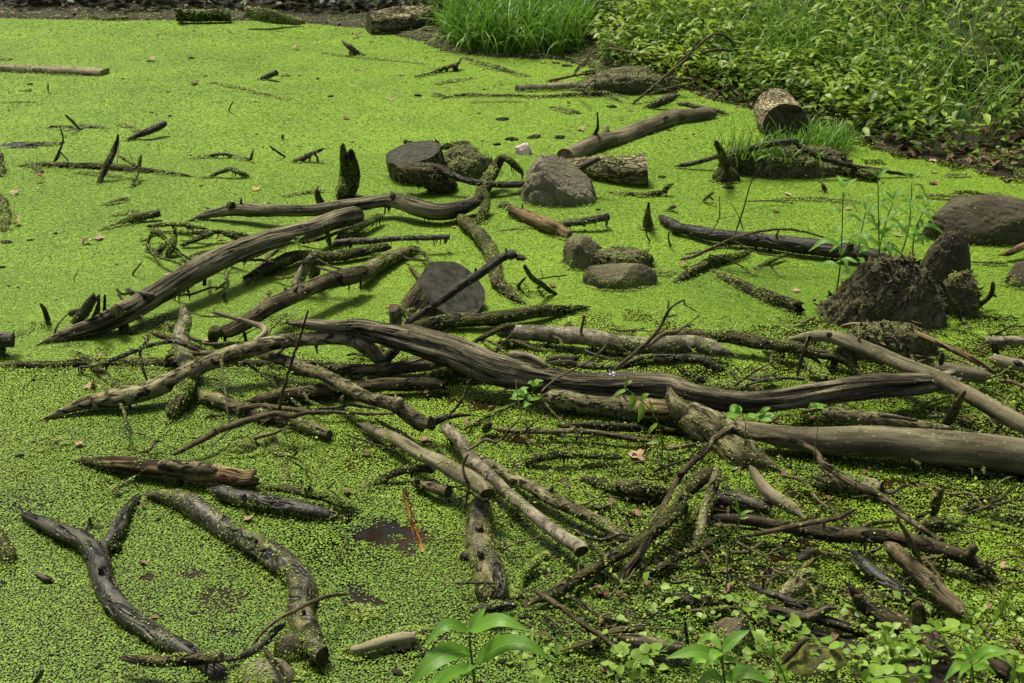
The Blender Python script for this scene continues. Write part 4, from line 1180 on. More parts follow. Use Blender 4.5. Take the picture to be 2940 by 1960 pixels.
wood('twig', 'thin dark twig standing alone left of the big curved branch', 'dark', 'D:892,352,6,0 D:920,310,6,3 D:958,262,5,6', moss=0)
wood('twig', 'hair thin twig standing left of the thin dark twig', 'dark', 'D:498,388,3,0 D:512,350,3,3 D:533,312,2,5', moss=0)
wood('log', 'pale birch piece crossing under the long grey birch branch', 'birch', 'D:1235,600,26,12 D:1250,660,44,10 D:1215,760,52,8 D:1220,850,58,6 D:1260,930,62,5 D:1285,1000,60,4', ends='bb', moss=0.45, rough=0.15)
wood('log', 'dark weedy log leading down from the pale birch piece', 'moss', 'D:1290,1040,56,5 D:1240,1140,60,4 D:1195,1230,58,3 D:1165,1310,46,1 D:1155,1350,30,0', ends='br', moss=0.5, rough=0.2, drip=16)
wood('branch', 'long grey birch branch arching from the left pond to a fork', 'pale', 'D:225,1350,8,0 D:400,1290,22,1 D:540,1240,42,2 D:700,1195,58,3 D:800,1172,66,4 D:1000,1120,64,5 D:1200,1035,60,7 D:1400,950,54,8 D:1560,890,60,9 D:1700,845,56,10 D:1850,808,50,11 D:2100,785,46,12 D:2281,785,46,12 E:80,790,48,11 E:170,830,52,9 E:240,880,56,6 E:310,930,56,3 E:335,985,40,1',
     ['fork||E:300,930,44,4 E:360,880,38,6 E:405,830,34,8 E:418,795,24,9'], ends='tr', moss=0.16, drip=44, rough=0.10, segs=20, knots=3)
wood('branch', 'thin branch curving left from the long grey birch branch', 'dark', 'D:525,975,8,2 D:640,960,12,4 D:750,925,16,6 D:880,875,15,9 D:1050,815,14,11 D:1190,800,16,11 D:1240,820,16,11', ['side_twig|moss|D:560,975,18,1 D:545,1030,10,0'], moss=0.3, drip=14)
wood('branch', 'smooth thin branch with a bend left of the long grey birch branch', 'twig', 'D:1110,925,10,2 D:1150,890,16,4 D:1240,878,18,6 D:1400,880,18,8 D:1500,880,18,9 D:1580,890,16,9', moss=0.05)
wood('branch', 'straight thin branch slanting to the birch from the upper left', 'twig', 'D:1005,735,14,13 D:1080,760,18,12 D:1190,790,20,11 D:1280,830,21,10 D:1350,868,20,9', moss=0.10)
wood('twig', 'hanging forked twig left of the straight thin branch', 'twig', 'D:1000,1080,7,1 D:965,980,9,5 D:945,880,10,8 D:975,820,12,11 D:1020,750,11,13', ['side_twig||D:975,820,8,10 D:985,790,8,12 D:960,760,7,13'], moss=0.25)
wood('branch', 'grey elbow branch bending back above the birch arch', 'smooth', 'D:1690,815,18,10 D:1750,775,20,12 D:1792,735,22,13 D:1775,705,22,13 D:1700,675,18,14 D:1600,645,15,15 D:1490,615,13,16 D:1410,598,9,17', moss=0.02, rough=0.08)
wood('twig', 'long thin twig passing over the grey elbow branch', 'twig', 'D:1255,597,4,14 D:1380,628,6,14 D:1500,632,6,15 D:1640,652,8,15', ['side_twig||D:1260,600,4,14 D:1190,670,4,10 D:1130,730,3,6', 'side_twig||D:1450,630,4,15 D:1445,575,3,17'], moss=0.0)
wood('twig', 'tiny pale twig rising right of the grey elbow branch', 'twig', 'D:1805,780,5,10 D:1830,720,5,12 D:1870,680,4,14 D:1945,612,3,17', moss=0)
wood('stick', 'tall thin stick leaning upright before the grey driftwood tip', 'brown', 'D:1885,1275,12,5 D:1905,1160,11,11 D:1940,1040,11,17 D:1990,870,9,25 D:2035,740,8,31 D:2085,578,6,38', ['side_twig||D:2005,830,5,27 D:1985,822,3,28'], moss=0.05, rough=0.08)
wood('twig', 'pale thin twig hanging from the birch branch down to the water', 'twig', 'D:1552,1362,7,1 D:1530,1220,7,5 D:1515,1080,7,8 D:1498,960,8,10 D:1510,890,8,11 D:1540,862,8,11', ['side_twig||D:1498,930,4,10 D:1460,930,2,10'], moss=0.1)
wood('log', 'long level mossy log reaching in from the left edge', 'moss', 'D:-30,965,24 D:150,962,28 D:350,962,30 D:600,952,34 D:750,945,38 D:950,945,40 D:1200,950,42 D:1450,955,34 D:1700,950,30 D:1950,955,32', ends='tt', moss=0.65, rough=0.18, drip=20)
wood('log', 'bare brown log lying level behind the driftwood fork', 'brown', 'D:1980,945,26,3 D:2100,960,32,3 D:2281,975,38,3 E:100,980,40,3 E:280,985,42,3 E:450,975,46,3 E:620,960,46,3 E:770,950,36,3', ends='tr', moss=0.22, rough=0.12)
wood('branch', 'weedy stick slanting down in front of the long mossy log', 'moss', 'D:470,860,8,0 D:560,900,16,1 D:640,960,24,2 D:720,1045,26,1 D:790,1110,22,0.5 D:835,1145,12,0', moss=0.5)
wood('log', 'grey log end running right under the tall thin stick', 'pale', 'D:1320,1165,26,1 D:1420,1190,44,2 D:1550,1230,50,2 D:1700,1280,52,2 D:1850,1315,50,2 D:2000,1345,48,2 D:2120,1390,42,2 D:2225,1430,32,2', ['side_twig|dark|D:1370,1180,26,2 D:1335,1120,24,3 D:1320,1065,14,5'], ends='bc', moss=0.3, drip=20, rough=0.15, knots=2)
wood('log', 'brown log lying level across the middle under the grey branch', 'brown', 'D:1640,1195,18,1 D:1800,1178,36,2 D:1950,1155,42,3 D:2150,1130,48,3 D:2281,1118,50,3 E:130,1110,50,3 E:300,1100,46,3 E:500,1095,44,3 E:640,1090,42,3 E:710,1095,30,3', ends='tb', moss=0.22, rough=0.12, knots=3)
wood('branch', 'pale grey branch descending through the middle of the pile', 'pale', 'D:1740,885,22,5 D:1850,910,34,6 D:1950,940,40,6 D:2060,975,42,7 D:2180,1030,42,8 D:2281,1080,44,8 E:80,1120,46,9 E:200,1180,44,9 E:330,1215,46,9 E:400,1240,50,9 E:500,1310,56,7 E:590,1365,50,5', ['branch_knob||E:400,1240,44,10 E:415,1205,40,12 E:435,1190,30,13'], ends='rb', moss=0.10, rough=0.10, segs=18, knots=4)
wood('branch', 'slim bent stick above the thin forked brown branch', 'twig', 'D:1595,1255,14,3 D:1700,1238,20,4 D:1800,1240,20,4 D:1950,1255,17,5 D:2100,1275,13,5 D:2250,1290,10,5', moss=0.05)
wood('branch', 'thin brown branch rising right from the water with a forked end', 'twig', 'G:1150,12,8,2 D:1190,1550,14,3 D:1300,1495,18,4 D:1450,1415,22,5 D:1600,1355,23,6 D:1750,1315,23,7 D:1880,1285,20,8 D:1960,1305,18,8 D:2080,1280,14,8 D:2281,1275,11,8 E:150,1285,12,8 E:420,1285,8,8', ['side_twig||D:1880,1285,16,8 D:1920,1320,14,7 D:1960,1330,10,6'], moss=0.04, rough=0.08, knots=2)
wood('twig', 'thin dark twig hanging below the birch arch', 'dark', 'D:1635,930,8,6 D:1720,985,9,5 D:1790,1040,9,4 D:1850,1090,8,3 D:1895,1138,6,2', moss=0.15)
wood('stick', 'weedy vertical stick below the grey log end', 'moss', 'D:1825,1380,20,1 D:1840,1450,26,1 D:1865,1520,26,1 G:1905,40,24,0.5 G:1935,150,22,0.5 G:1950,210,14,0', moss=0.5, rough=0.2)
lump('stick', 'mossy lump of wood in the gap below the thin forked branch', 'mossmound', 'D', 1510, 1730, 1460, 1570, depth=0.7, moss=0.7, rough=0.3, seed=72, cat='driftwood')
wood('stick', 'low weed covered stick beside the pale oak leaf', 'moss', 'D:200,1560,10 D:330,1510,20 D:420,1485,20 D:500,1475,10', moss=0.85, sink=0.1)
wood('twig', 'thin black curled weed twig left of the pale oak leaf', 'dark', 'D:175,1525,6,0 D:215,1480,9,0.5 D:280,1465,7,0.5 D:330,1440,5,1', moss=0.3)
wood('twig', 'small dark peg in the duckweed above the long birch tip', 'dark', 'D:628,1115,14,0 D:630,1078,13,2', ends='tc', moss=0.3)

# ---------------------------------------------------------------- the middle of the pile
wood('driftwood', 'great weathered grey driftwood trunk lying across the middle', 'grey', 'D:1885,680,9,16 D:1960,685,24,16 D:2100,682,36,16 D:2281,690,42,16 E:100,690,52,15 E:250,715,66,14 E:450,765,84,13 E:700,850,96,11 E:850,905,102,10 E:1000,955,106,9 E:1200,1000,100,8 E:1400,1035,90,8 E:1600,1070,82,8 E:1800,1085,86,8 E:2000,1090,82,8 E:2281,1120,76,8 F:100,1155,70,8 F:300,1200,66,8 F:450,1215,64,8 F:650,1205,72,8 F:900,1165,80,8 F:1200,1120,84,8 F:1500,1090,80,8 F:1700,1065,70,8 F:1860,1045,50,8',
     ['leg|dark|D:2185,720,16,13 D:2190,800,14,8', 'splinter||E:60,745,20,13 E:250,790,24,11 E:420,800,20,10', 'splinter||E:1150,880,30,14 E:1300,910,34,14 E:1420,975,20,12'], ends='tb', moss=0.16, rough=0.17, groove=0.24, segs=40, cat='driftwood')
wood('stick', 'slanted dark stick propped over the tilted sawn log', 'dark', 'E:430,700,20,9 E:560,610,24,13 E:700,520,27,17 E:850,420,30,21 E:950,350,31,24 E:1060,270,28,27 E:1150,220,30,29 E:1200,215,40,30', ['branch_knob|brown|E:1200,225,28,29 E:1245,235,20,29 E:1275,242,12,29'], ends='tr', moss=0.02, rough=0.14, knots=3)
# the tilted sawn log: its axis leans to the right and towards the viewer
wood('log', 'tilted sawn log sunk in the pond with its broad dark cut face up', 'brown', '@:-0.321,3.437,-0.153,0.123 @:-0.248,3.365,-0.030,0.117 @:-0.185,3.302,0.078,0.110', cut='cutdark', ends='cc', moss=0.22, segs=36, rough=0.03, groove=0.06)
wood('log', 'small upright birch stub left of the tilted sawn log', 'birch', 'E:390,720,44,8 E:385,640,42,12 E:376,570,38,16', ends='tc', moss=0.02, cut='cutpale')
wood('log', 'dark weedy log pointing right below the tilted sawn log', 'moss', 'E:430,700,40,1 E:600,680,44,2 E:800,660,50,3 E:1000,655,48,3 E:1200,630,46,3 E:1400,595,40,3 E:1560,572,28,2 E:1710,562,10,1', ends='tr', moss=0.45, rough=0.2, drip=20)
wood('log', 'pale birch log lying level right of the driftwood trunk', 'birch', 'E:1050,735,26,3 E:1130,735,44,4 E:1250,745,54,4 E:1450,760,58,4 E:1650,775,58,4 E:1850,800,58,4 E:2050,825,62,4 E:2200,845,66,4 F:20,835,66,4 F:150,830,60,4 F:270,860,56,4 F:400,895,44,3', ['side_branch|moss|E:1200,700,26,6 E:1120,705,22,6 E:1020,750,18,5 E:915,805,14,3', 'branch_stub|bare|E:1640,745,12,6 E:1650,690,11,9 E:1665,622,11,13'], ends='rt', moss=0.55, rough=0.12, drip=30, segs=22)
wood('twig', 'slender bare twig rising with forks above the birch log', 'twig', 'E:1855,1002,12,14 E:1950,920,14,17 E:2060,830,15,20 E:2150,740,13,24 E:2210,630,12,28 E:2250,570,8,31 E:2340,520,6,33 F:60,545,5,32 F:150,600,4,29', ['side_twig||E:2140,760,8,23 E:2180,735,6,25 E:2212,718,5,26', 'side_twig||E:2225,635,6,28 E:2260,625,5,29 E:2298,620,4,29', 'side_twig||E:2225,580,6,30 E:2235,540,5,32 E:2225,520,3,33'], moss=0, rough=0.08)
wood('branch', 'thin grey branch leaning right beside the slender forked twig', 'twig', 'E:2020,865,12,12 E:2100,820,15,13 E:2200,750,16,14 E:2281,735,14,14 F:50,700,9,14 F:130,680,6,14', ['side_twig||F:70,695,5,14 F:110,710,4,13'], moss=0.05)
wood('twig', 'long hair thin reddish twig slanting over the driftwood trunk', 'twig', 'E:1370,1145,7,14 E:1450,1070,7,16 E:1560,1005,7,18 E:1680,940,6,20 E:1790,850,5,23 E:1850,760,4,26', ['side_twig||E:1800,840,3,23 E:1870,765,2,25 E:1915,740,2,25'], moss=0)
wood('log', 'mossy pale log with a splintered right end under the driftwood trunk', 'pale', 'E:1350,1185,40,4 E:1450,1190,66,4 E:1600,1195,76,4 E:1800,1215,80,4 E:2000,1240,80,4 E:2150,1255,70,4 E:2240,1255,56,5', ['broken_wood|bare|E:1960,1238,40,4 E:2080,1250,70,5 E:2200,1262,66,5 E:2281,1275,54,5 F:60,1300,36,4'], ends='rb', moss=0.4, rough=0.12, segs=24)
wood('trunk', 'broad mud brown trunk slanting down into the right pile', 'pale', 'E:2245,1170,34,9 E:2300,1230,60,8 F:60,1275,86,6 F:180,1350,112,5 F:320,1440,128,3 I:450,10,118,2 I:600,80,90,1 I:720,140,60,0', ends='bt', moss=0.4, rough=0.15, groove=0.05, segs=26, cat='trunk')
wood('driftwood', 'splintered wedge of wood behind the driftwood trunk', 'grey', 'E:1400,925,26,6 E:1500,930,36,7 E:1592,930,36,7', ends='tb', moss=0.2, groove=0.2, cat='driftwood')
wood('branch', 'dark wavy branch behind the middle of the driftwood trunk', 'dark', 'E:1590,965,22,4 E:1750,968,22,4 E:1900,968,24,4 E:2000,945,30,4 E:2120,925,34,5 E:2281,925,34,5 F:60,935,30,5', ['side_twig||E:1870,990,18,5 E:2000,930,16,7 E:2120,900,12,7 E:2281,895,8,7'], moss=0.3, drip=20)
wood('branch', 'mossy dark branch emerging under the driftwood trunk', 'moss', 'E:545,1055,22,1 E:680,1020,38,2 E:800,1000,44,3 E:940,1000,46,3 E:1040,1015,40,3', moss=0.55, rough=0.2)
wood('driftwood', 'thin splintered board lying under the mossy pale log', 'grey', 'E:1480,1378,14,2 E:1600,1368,24,3 E:1800,1370,32,3 E:1980,1380,30,3 E:2090,1390,18,2', moss=0.25, groove=0.2, flat=0.5, cat='board')
wood('stick', 'long level brown stick in front of the splintered board', 'brown', 'E:1030,1385,14,2 E:1150,1398,16,3 E:1300,1408,17,3 E:1600,1408,19,3 E:1850,1430,20,3 E:2100,1470,16,2', ends='tt', moss=0.15, drip=16)
wood('stick', 'weedy round stub at the left end of the long brown stick', 'moss', 'E:985,1410,26,1 E:1005,1375,32,3 E:1020,1350,24,5', ends='rr', moss=0.7)
wood('twig', 'thin kinked twig standing between the middle logs', 'twig', 'E:745,1295,9,7 E:800,1245,10,9 E:845,1180,9,12 E:875,1100,8,15 E:895,995,7,19', moss=0.15)
wood('branch', 'dark broken branch tip pointing right in the middle of the pile', 'dark', 'E:655,1340,30,6 E:700,1320,26,7 E:760,1305,18,7 E:850,1300,11,7 E:925,1298,6,7', ['splinter|dark|E:635,1390,28,5 E:630,1340,26,8 E:625,1300,14,10', 'side_twig|twig|E:760,1310,9,7 E:800,1290,8,8 E:830,1285,5,8'], ends='bt', moss=0.15)
wood('stick', 'straight birch stick running down to a hollow cut end', 'birch', 'E:715,1360,38,5 E:780,1430,42,5 E:850,1500,44,5 H:930,65,46,5 H:1030,160,42,5 H:1150,270,42,5 H:1300,395,42,5 H:1450,510,46,5 H:1560,600,48,5 H:1645,665,52,5', ends='rc', moss=0.22, rough=0.08, drip=16, knots=4, cut='cut')
wood('stick', 'grey stick running parallel left of the straight birch stick', 'smooth', 'E:130,1350,12,2 E:230,1390,32,3 E:330,1435,40,4 E:450,1500,42,5 H:540,10,46,6 H:650,60,52,7 H:760,110,56,8 H:880,175,60,9 H:1010,275,54,9', ends='tc', moss=0.16, rough=0.1, segs=16, knots=1)
wood('stick', 'pale stick running parallel right of the straight birch stick', 'pale', 'H:930,20,20,2 H:1020,70,30,3 H:1150,150,36,3 H:1280,215,40,4 H:1400,280,50,4 H:1520,340,46,4 H:1650,410,44,4 H:1800,490,44,3 H:1900,560,40,2 H:1970,600,24,1', ends='tr', moss=0.22, rough=0.1, segs=16, knots=2)
wood('branch', 'dark thin branch left of the three parallel sticks', 'dark', 'E:270,1335,10,3 E:350,1380,13,3 E:430,1420,14,3 E:520,1480,12,3', ['side_twig||E:340,1375,8,3 E:250,1320,6,4'], moss=0.3)
wood('branch', 'long thin dark branch passing behind the pale grey branch', 'dark', 'D:2080,1260,8,3 D:2281,1240,12,4 E:90,1225,14,4 E:200,1240,14,4 E:290,1265,8,4', moss=0.2)
wood('branch', 'weedy post running down right of the tilted sawn log', 'moss', 'B:815,1460,20,2 B:850,1490,36,3 E:880,15,44,3 E:950,70,46,3 E:1010,150,48,3 E:1040,230,48,3 E:1060,320,46,2 E:1090,400,44,2 E:1160,470,38,1 E:1230,525,26,1 E:1290,562,10,0', ends='bt', moss=0.65, rough=0.18)
wood('branch', 'short crooked dark branch stub right of the slanted stick', 'dark', 'E:1485,482,10,0 E:1430,455,16,2 E:1380,415,19,5 E:1320,375,19,9 E:1262,295,14,15', ['side_twig||E:1370,420,14,4 E:1350,435,10,1'], ends='rb', moss=0.15)
wood('twig', 'tiny peg twig left of the short crooked branch stub', 'dark', 'E:1210,432,11,0 E:1240,398,9,4 E:1272,362,7,7', moss=0.1)
wood('twig', 'thin straight twig reaching right from the short crooked branch stub', 'dark', 'E:1340,378,5,7 E:1450,362,5,7 E:1560,350,4,7', ['side_twig||E:1490,358,3,7 E:1495,385,3,5', 'side_twig||E:1385,370,3,7 E:1368,310,2,10'], moss=0.1)
lump('boulder', 'rough mossy tan stone at the end of the orange branch', 'rocklight', 'E', 1480, 1830, 80, 320, depth=0.75, rough=0.28, facets=4, sub=5, fine=0.16, moss=0.45, seed=83, lean=-0.1, power=0.6)
lump('boulder', 'low weedy stone joining the tan stone to the flat slab', 'mossmound', 'E', 1720, 2120, 180, 330, depth=0.6, rough=0.3, sub=5, fine=0.2, moss=0.8, shreds=250, seed=88, power=0.6)
lump('boulder', 'flat tan slab of stone resting in the pond right of the middle', 'rocklight', 'E', 1610, 2180, 275, 455, depth=0.42, rough=0.20, facets=5, sub=5, fine=0.12, moss=0.15, seed=85, power=0.55)
wood('twig', 'small weedy stub right of the flat tan slab', 'moss', 'E:2130,340,12 E:2200,345,18 E:2265,320,14', moss=0.7)
wood('branch', 'leaning twig standing in the pond before the dark smooth branch', 'dark', 'E:2110,130,6,0 E:2085,80,5,3 E:2080,0,5,9', moss=0)
wood('twig', 'short wavy twig standing right of the leaning pond twig', 'dark', 'E:2245,150,7,0 E:2232,100,6,4 E:2240,45,5,8', moss=0.1)

# ---------------------------------------------------------------- right of the middle
wood('branch', 'long dark smooth branch running right to the mossy stump', 'dark', 'B:2165,1455,16,1 B:2210,1490,32,2 B:2281,1525,38,2 F:0,25,34,3 F:100,45,38,3 F:250,72,44,4 F:420,95,48,4 F:600,115,50,4 F:800,145,54,4 F:1000,170,56,4 F:1200,200,54,4 F:1480,240,50,4', ['branch_stub||F:1175,190,26,6 F:1180,150,22,9 F:1192,112,20,11'], ends='rt', moss=0.10, rough=0.07, drip=34, segs=18, collar=0.4)
wood('twig', 'long arching mossy twig looping over the dark smooth branch', 'twig', 'F:20,250,9,2 F:120,225,11,4 F:220,180,11,7 F:330,130,11,10 F:450,85,10,13 F:580,52,9,15 F:720,40,9,16 F:850,55,8,15 F:950,80,6,14 F:1060,118,5,12', ['side_twig||F:60,212,6,4 F:200,188,7,6 F:330,165,6,7 F:445,162,4,7', 'side_twig||F:700,45,8,15 F:680,80,9,13 F:690,115,6,11'], moss=0.35, drip=14)
wood('twig', 'thin twig drooping right from the arching mossy twig', 'twig', 'F:390,118,5,10 F:470,165,5,8 F:560,205,5,6 F:700,222,4,4 F:810,228,3,3', moss=0.15)
wood('twig', 'thin twig drooping to the water below the arching mossy twig', 'twig', 'F:225,212,5,5 F:330,240,6,4 F:450,295,6,2 F:540,368,6,0', moss=0.3, drip=6)
wood('branch', 'weedy branch lying under the arching mossy twig', 'moss', 'F:-20,410,22,0 F:60,365,30,1 F:140,305,32,2 F:260,255,32,2 F:380,225,26,2 F:520,192,14,1', moss=0.6, rough=0.2)
wood('log', 'half sunken mossy log lying before the mossy stump', 'moss', 'F:215,325,14,0 F:330,375,40,0.5 F:450,428,54,1 F:560,475,60,1 F:680,525,60,1.5 F:820,568,48,2', ends='tb', moss=0.6, rough=0.12, segs=18, flat=0.7)
wood('stick', 'thin weedy stick under the dark smooth branch', 'moss', 'F:525,318,6,0 F:590,280,14,1 F:660,240,16,2 F:755,212,8,2', moss=0.7)
wood('twig', 'short black twig in the water under the dark smooth branch', 'dark', 'F:638,280,6,0.5 F:670,325,6,0.5 F:715,375,5,0', moss=0.1)
lump('boulder', 'dark brown rounded stone behind the mossy stump', 'rockdark', 'F', 1650, 2050, 50, 480, depth=0.62, rough=0.12, facets=2, sub=6, fine=0.07, crease=0.05, moss=0.15, seed=91, peak=0.18, power=0.75)
lump('stump', 'great moss covered stump rising at the right of the pond', 'mossmound', 'F', 1050, 1890, 205, 735, depth=0.60, rough=0.30, facets=0, sub=6, moss=0.85, fine=0.20, hollow=0.32, shreds=2600, seed=94, cat='stump', peak=0.42, lean=0.16, power=0.85)
lump('boulder', 'dark weedy stone at the right foot of the mossy stump', 'mossmound', 'F', 1780, 2080, 310, 640, depth=0.7, rough=0.25, facets=1, sub=5, fine=0.2, moss=0.6, shreds=600, seed=97, power=0.8)
wood('twig', 'dark stick leaning on the right side of the mossy stump', 'dark', 'F:1775,380,10,16 F:1830,470,14,11 F:1880,560,15,6 F:1930,640,14,2 F:1995,725,12,0', moss=0.1)
wood('branch', 'thin dark branch curving up right of the mossy stump', 'dark', 'F:1920,625,10,0 F:1990,600,14,1 F:2050,560,16,3 F:2110,505,17,6 F:2138,450,16,9 F:2142,395,12,13', ['side_twig||F:2130,470,12,8 F:2165,500,8,6'], moss=0.1)
wood('stick', 'straw pale stick lying beside the mossy stump', 'bare', 'F:1105,700,9,3 F:1180,683,12,5 F:1290,682,13,5 F:1390,690,14,5', ['side_twig|twig|F:1190,685,8,5 F:1192,740,7,1'], ends='tb', moss=0.0, rough=0.1)
wood('stick', 'long straw pale stick sloping down across the weed heap', 'bare', 'F:1530,710,14,8 F:1650,755,18,8 F:1780,810,20,8 F:1900,868,22,7 F:2010,920,22,6 F:2100,975,18,5 F:2170,1025,11,4', ends='bt', moss=0.06, rough=0.1)
lump('stump', 'heap of wood buried in weeds below the straw pale sticks', 'mossmound', 'F', 1140, 1800, 680, 960, depth=0.45, rough=0.3, sub=5, fine=0.2, moss=0.9, shreds=900, seed=101, cat='weed heap', power=0.8, lean=-0.1)
wood('branch', 'grey branch bending down over the right pile to its fork', 'smooth', 'F:735,785,16,6 F:850,770,28,8 F:960,758,38,9 F:1050,765,44,9 F:1180,810,48,9 F:1300,860,50,9 F:1420,910,50,9 F:1550,965,52,9 F:1680,1015,50,9 F:1820,1070,50,9 F:1900,1115,50,9 F:2020,1185,54,9 F:2150,1260,58,8 F:2281,1330,60,7 F:2420,1390,60,6 F:2650,1480,56,4', ['branch_knob||F:1040,765,24,11 F:1035,738,18,13'], ends='tt', moss=0.06, rough=0.08, drip=16, segs=20, knots=2)
wood('branch', 'long moss hung branch behind the grey bending branch', 'moss', 'F:-60,755,28,5 F:100,750,36,5 F:250,765,42,5 F:400,780,46,5 F:550,800,46,5 F:700,822,42,5 F:850,850,38,5 F:950,880,34,5 F:1080,900,36,4 F:1180,960,30,3 F:1260,1040,20,2', ['side_branch||F:880,850,24,6 F:960,890,20,5 F:1080,905,18,5'], moss=0.6, drip=60, rough=0.18, segs=18)
wood('stick', 'reddish bare stick standing against the moss hung branch', 'brown', 'F:820,1048,8,4 F:835,970,11,8 F:855,900,14,12 F:885,820,13,16 F:910,755,11,20', ends='tc', moss=0.05)
wood('log', 'short olive log with a dark cut end in the right pile', 'smooth', 'F:1735,985,46,6 F:1850,990,52,6 F:1980,1005,54,6 F:2130,1030,50,5', ['branch_stub|dark|F:1790,960,20,9 F:1795,920,16,11 F:1805,875,13,14'], ends='cr', moss=0.2)
wood('stick', 'pale broken stick sticking in from the right edge', 'birch', 'F:2095,790,26,5 F:2180,795,28,5 F:2281,795,30,5 F:2420,800,32,5 F:2650,810,32,5', ['stub|dark|F:2150,830,20,4 F:2160,870,24,1 F:2165,895,18,0'], ends='bt', moss=0.02)
wood('log', 'grey smooth log lying under the pale broken stick at the right edge', 'smooth', 'F:2110,910,32,4 F:2200,930,38,4 F:2300,955,40,4 F:2430,985,42,4 F:2650,1040,42,4', ['side_twig|dark|F:2280,930,22,7 F:2352,970,18,6'], ends='rt', moss=0.08)
wood('log', 'pale log with peeling bark behind the huge smooth log', 'pale', 'F:975,1275,24,5 F:1080,1290,40,5 F:1200,1310,46,5 F:1350,1328,48,5 F:1500,1345,44,5 F:1650,1365,36,5 F:1780,1380,24,5 F:1940,1392,12,4', ['bark_flake|dark|F:1370,1298,16,8 F:1500,1312,14,8 F:1640,1335,12,8'], ends='rt', moss=0.12, rough=0.15, segs=20)
wood('log', 'huge smooth grey log lying level at the right edge', 'smooth', 'F:355,1360,24,5 F:480,1395,50,5 F:620,1420,66,5 F:800,1438,80,5 F:1000,1455,92,5 F:1300,1480,104,5 F:1600,1508,112,5 F:1900,1535,118,5 F:2200,1562,122,5 F:2480,1590,126,5 F:2900,1625,130,6', ends='rc', moss=0.03, rough=0.05, segs=40, collar=0.2)
wood('driftwood', 'dark broken stick leaning on the grey bending branch', 'dark', 'F:1810,1370,34,3 F:1860,1290,34,8 F:1900,1220,26,13 F:1950,1140,10,19', moss=0.15, ends='bb', groove=0.15, cat='stick')
wood('stick', 'sunlit straw brown stick entering from the right edge', 'bare', 'F:2168,218,8,2 F:2230,205,20,3 F:2300,175,24,4 F:2420,130,26,5', ends='tt', moss=0.02)
wood('twig', 'thin pale stick lying behind the mossy stump at the right edge', 'pale', 'F:1990,262,7,1 F:2100,266,9,1 F:2245,268,8,1', moss=0.05)
lump('stump', 'dark root stump with leaves at the right edge', 'rockdark', 'F', 2230, 2560, 240, 450, depth=0.6, rough=0.3, facets=3, moss=0.15, seed=107, cat='stump')
wood('twig', 'thin pointed twig rising behind the driftwood trunk', 'twig', 'F:390,1105,7,8 F:450,1060,8,11 F:530,1005,8,14 F:600,965,6,17 F:662,930,5,19', ['side_twig||F:535,1000,4,14 F:600,970,3,16'], moss=0.05)
wood('stick', 'low dark arched stick behind the curled brown leaf', 'dark', 'F:455,1108,7,4 F:520,1080,9,6 F:620,1055,10,7 F:740,1048,10,7 F:880,1055,7,6', moss=0.2)
wood('branch', 'dark crooked branch behind the bend of the driftwood trunk', 'dark', 'F:-20,915,28,6 F:90,915,32,6 F:180,925,34,6 F:260,960,30,5 F:330,992,26,4', moss=0.2, ends='rr')
wood('stick', 'grey stick slanting down behind the driftwood trunk', 'moss', 'F:0,975,18,5 F:80,1020,22,4 F:180,1055,24,4 F:300,1085,20,3', moss=0.4)
wood('log', 'short dark hollow log in the weeds behind the driftwood trunk', 'dark', 'F:480,1050,30,2 F:560,1040,32,3 F:665,1030,30,3', ends='tc', moss=0.4)
wood('log', 'weed covered dark log behind the bend of the driftwood trunk', 'moss', 'F:180,1090,30,3 F:330,1110,40,3 F:480,1125,40,3 F:600,1115,30,3', moss=0.6)
wood('branch', 'pale mossy root slanting below the moss hung branch', 'moss', 'F:870,950,24,3 F:950,1000,34,3 F:1020,1050,34,3 F:1090,1095,24,2', moss=0.5)
wood('branch', 'crooked brown branch reaching over the mud brown trunk', 'brown', 'F:240,1475,22,14 F:330,1420,23,14 F:400,1400,25,14 F:480,1435,23,13 F:580,1450,22,13 F:700,1455,20,13 F:820,1475,20,12 F:900,1510,19,12 F:960,1560,19,11 I:990,65,24,10 I:1070,120,26,9 I:1150,180,27,9 I:1270,240,27,9 I:1370,285,27,8 I:1450,345,25,8 I:1550,430,24,7 I:1650,500,22,6 I:1710,545,19,5 I:1770,592,10,4',
     ['side_branch||F:330,1420,16,14 F:250,1440,15,14 F:230,1400,10,15', 'side_branch|brown|F:250,1465,22,14 I:190,0,20,13 I:100,75,22,12 I:30,150,22,11 H:2330,115,22,10 H:2260,250,23,8 H:2170,430,25,7 H:2090,590,28,5 H:2020,715,30,4 H:1950,800,32,2 H:1918,860,28,1 H:1912,920,20,0', 'side_twig|dark|I:960,80,10,10 I:1040,160,8,8 I:1150,265,6,6'], ends='rt', moss=0.12, rough=0.13, knots=5)

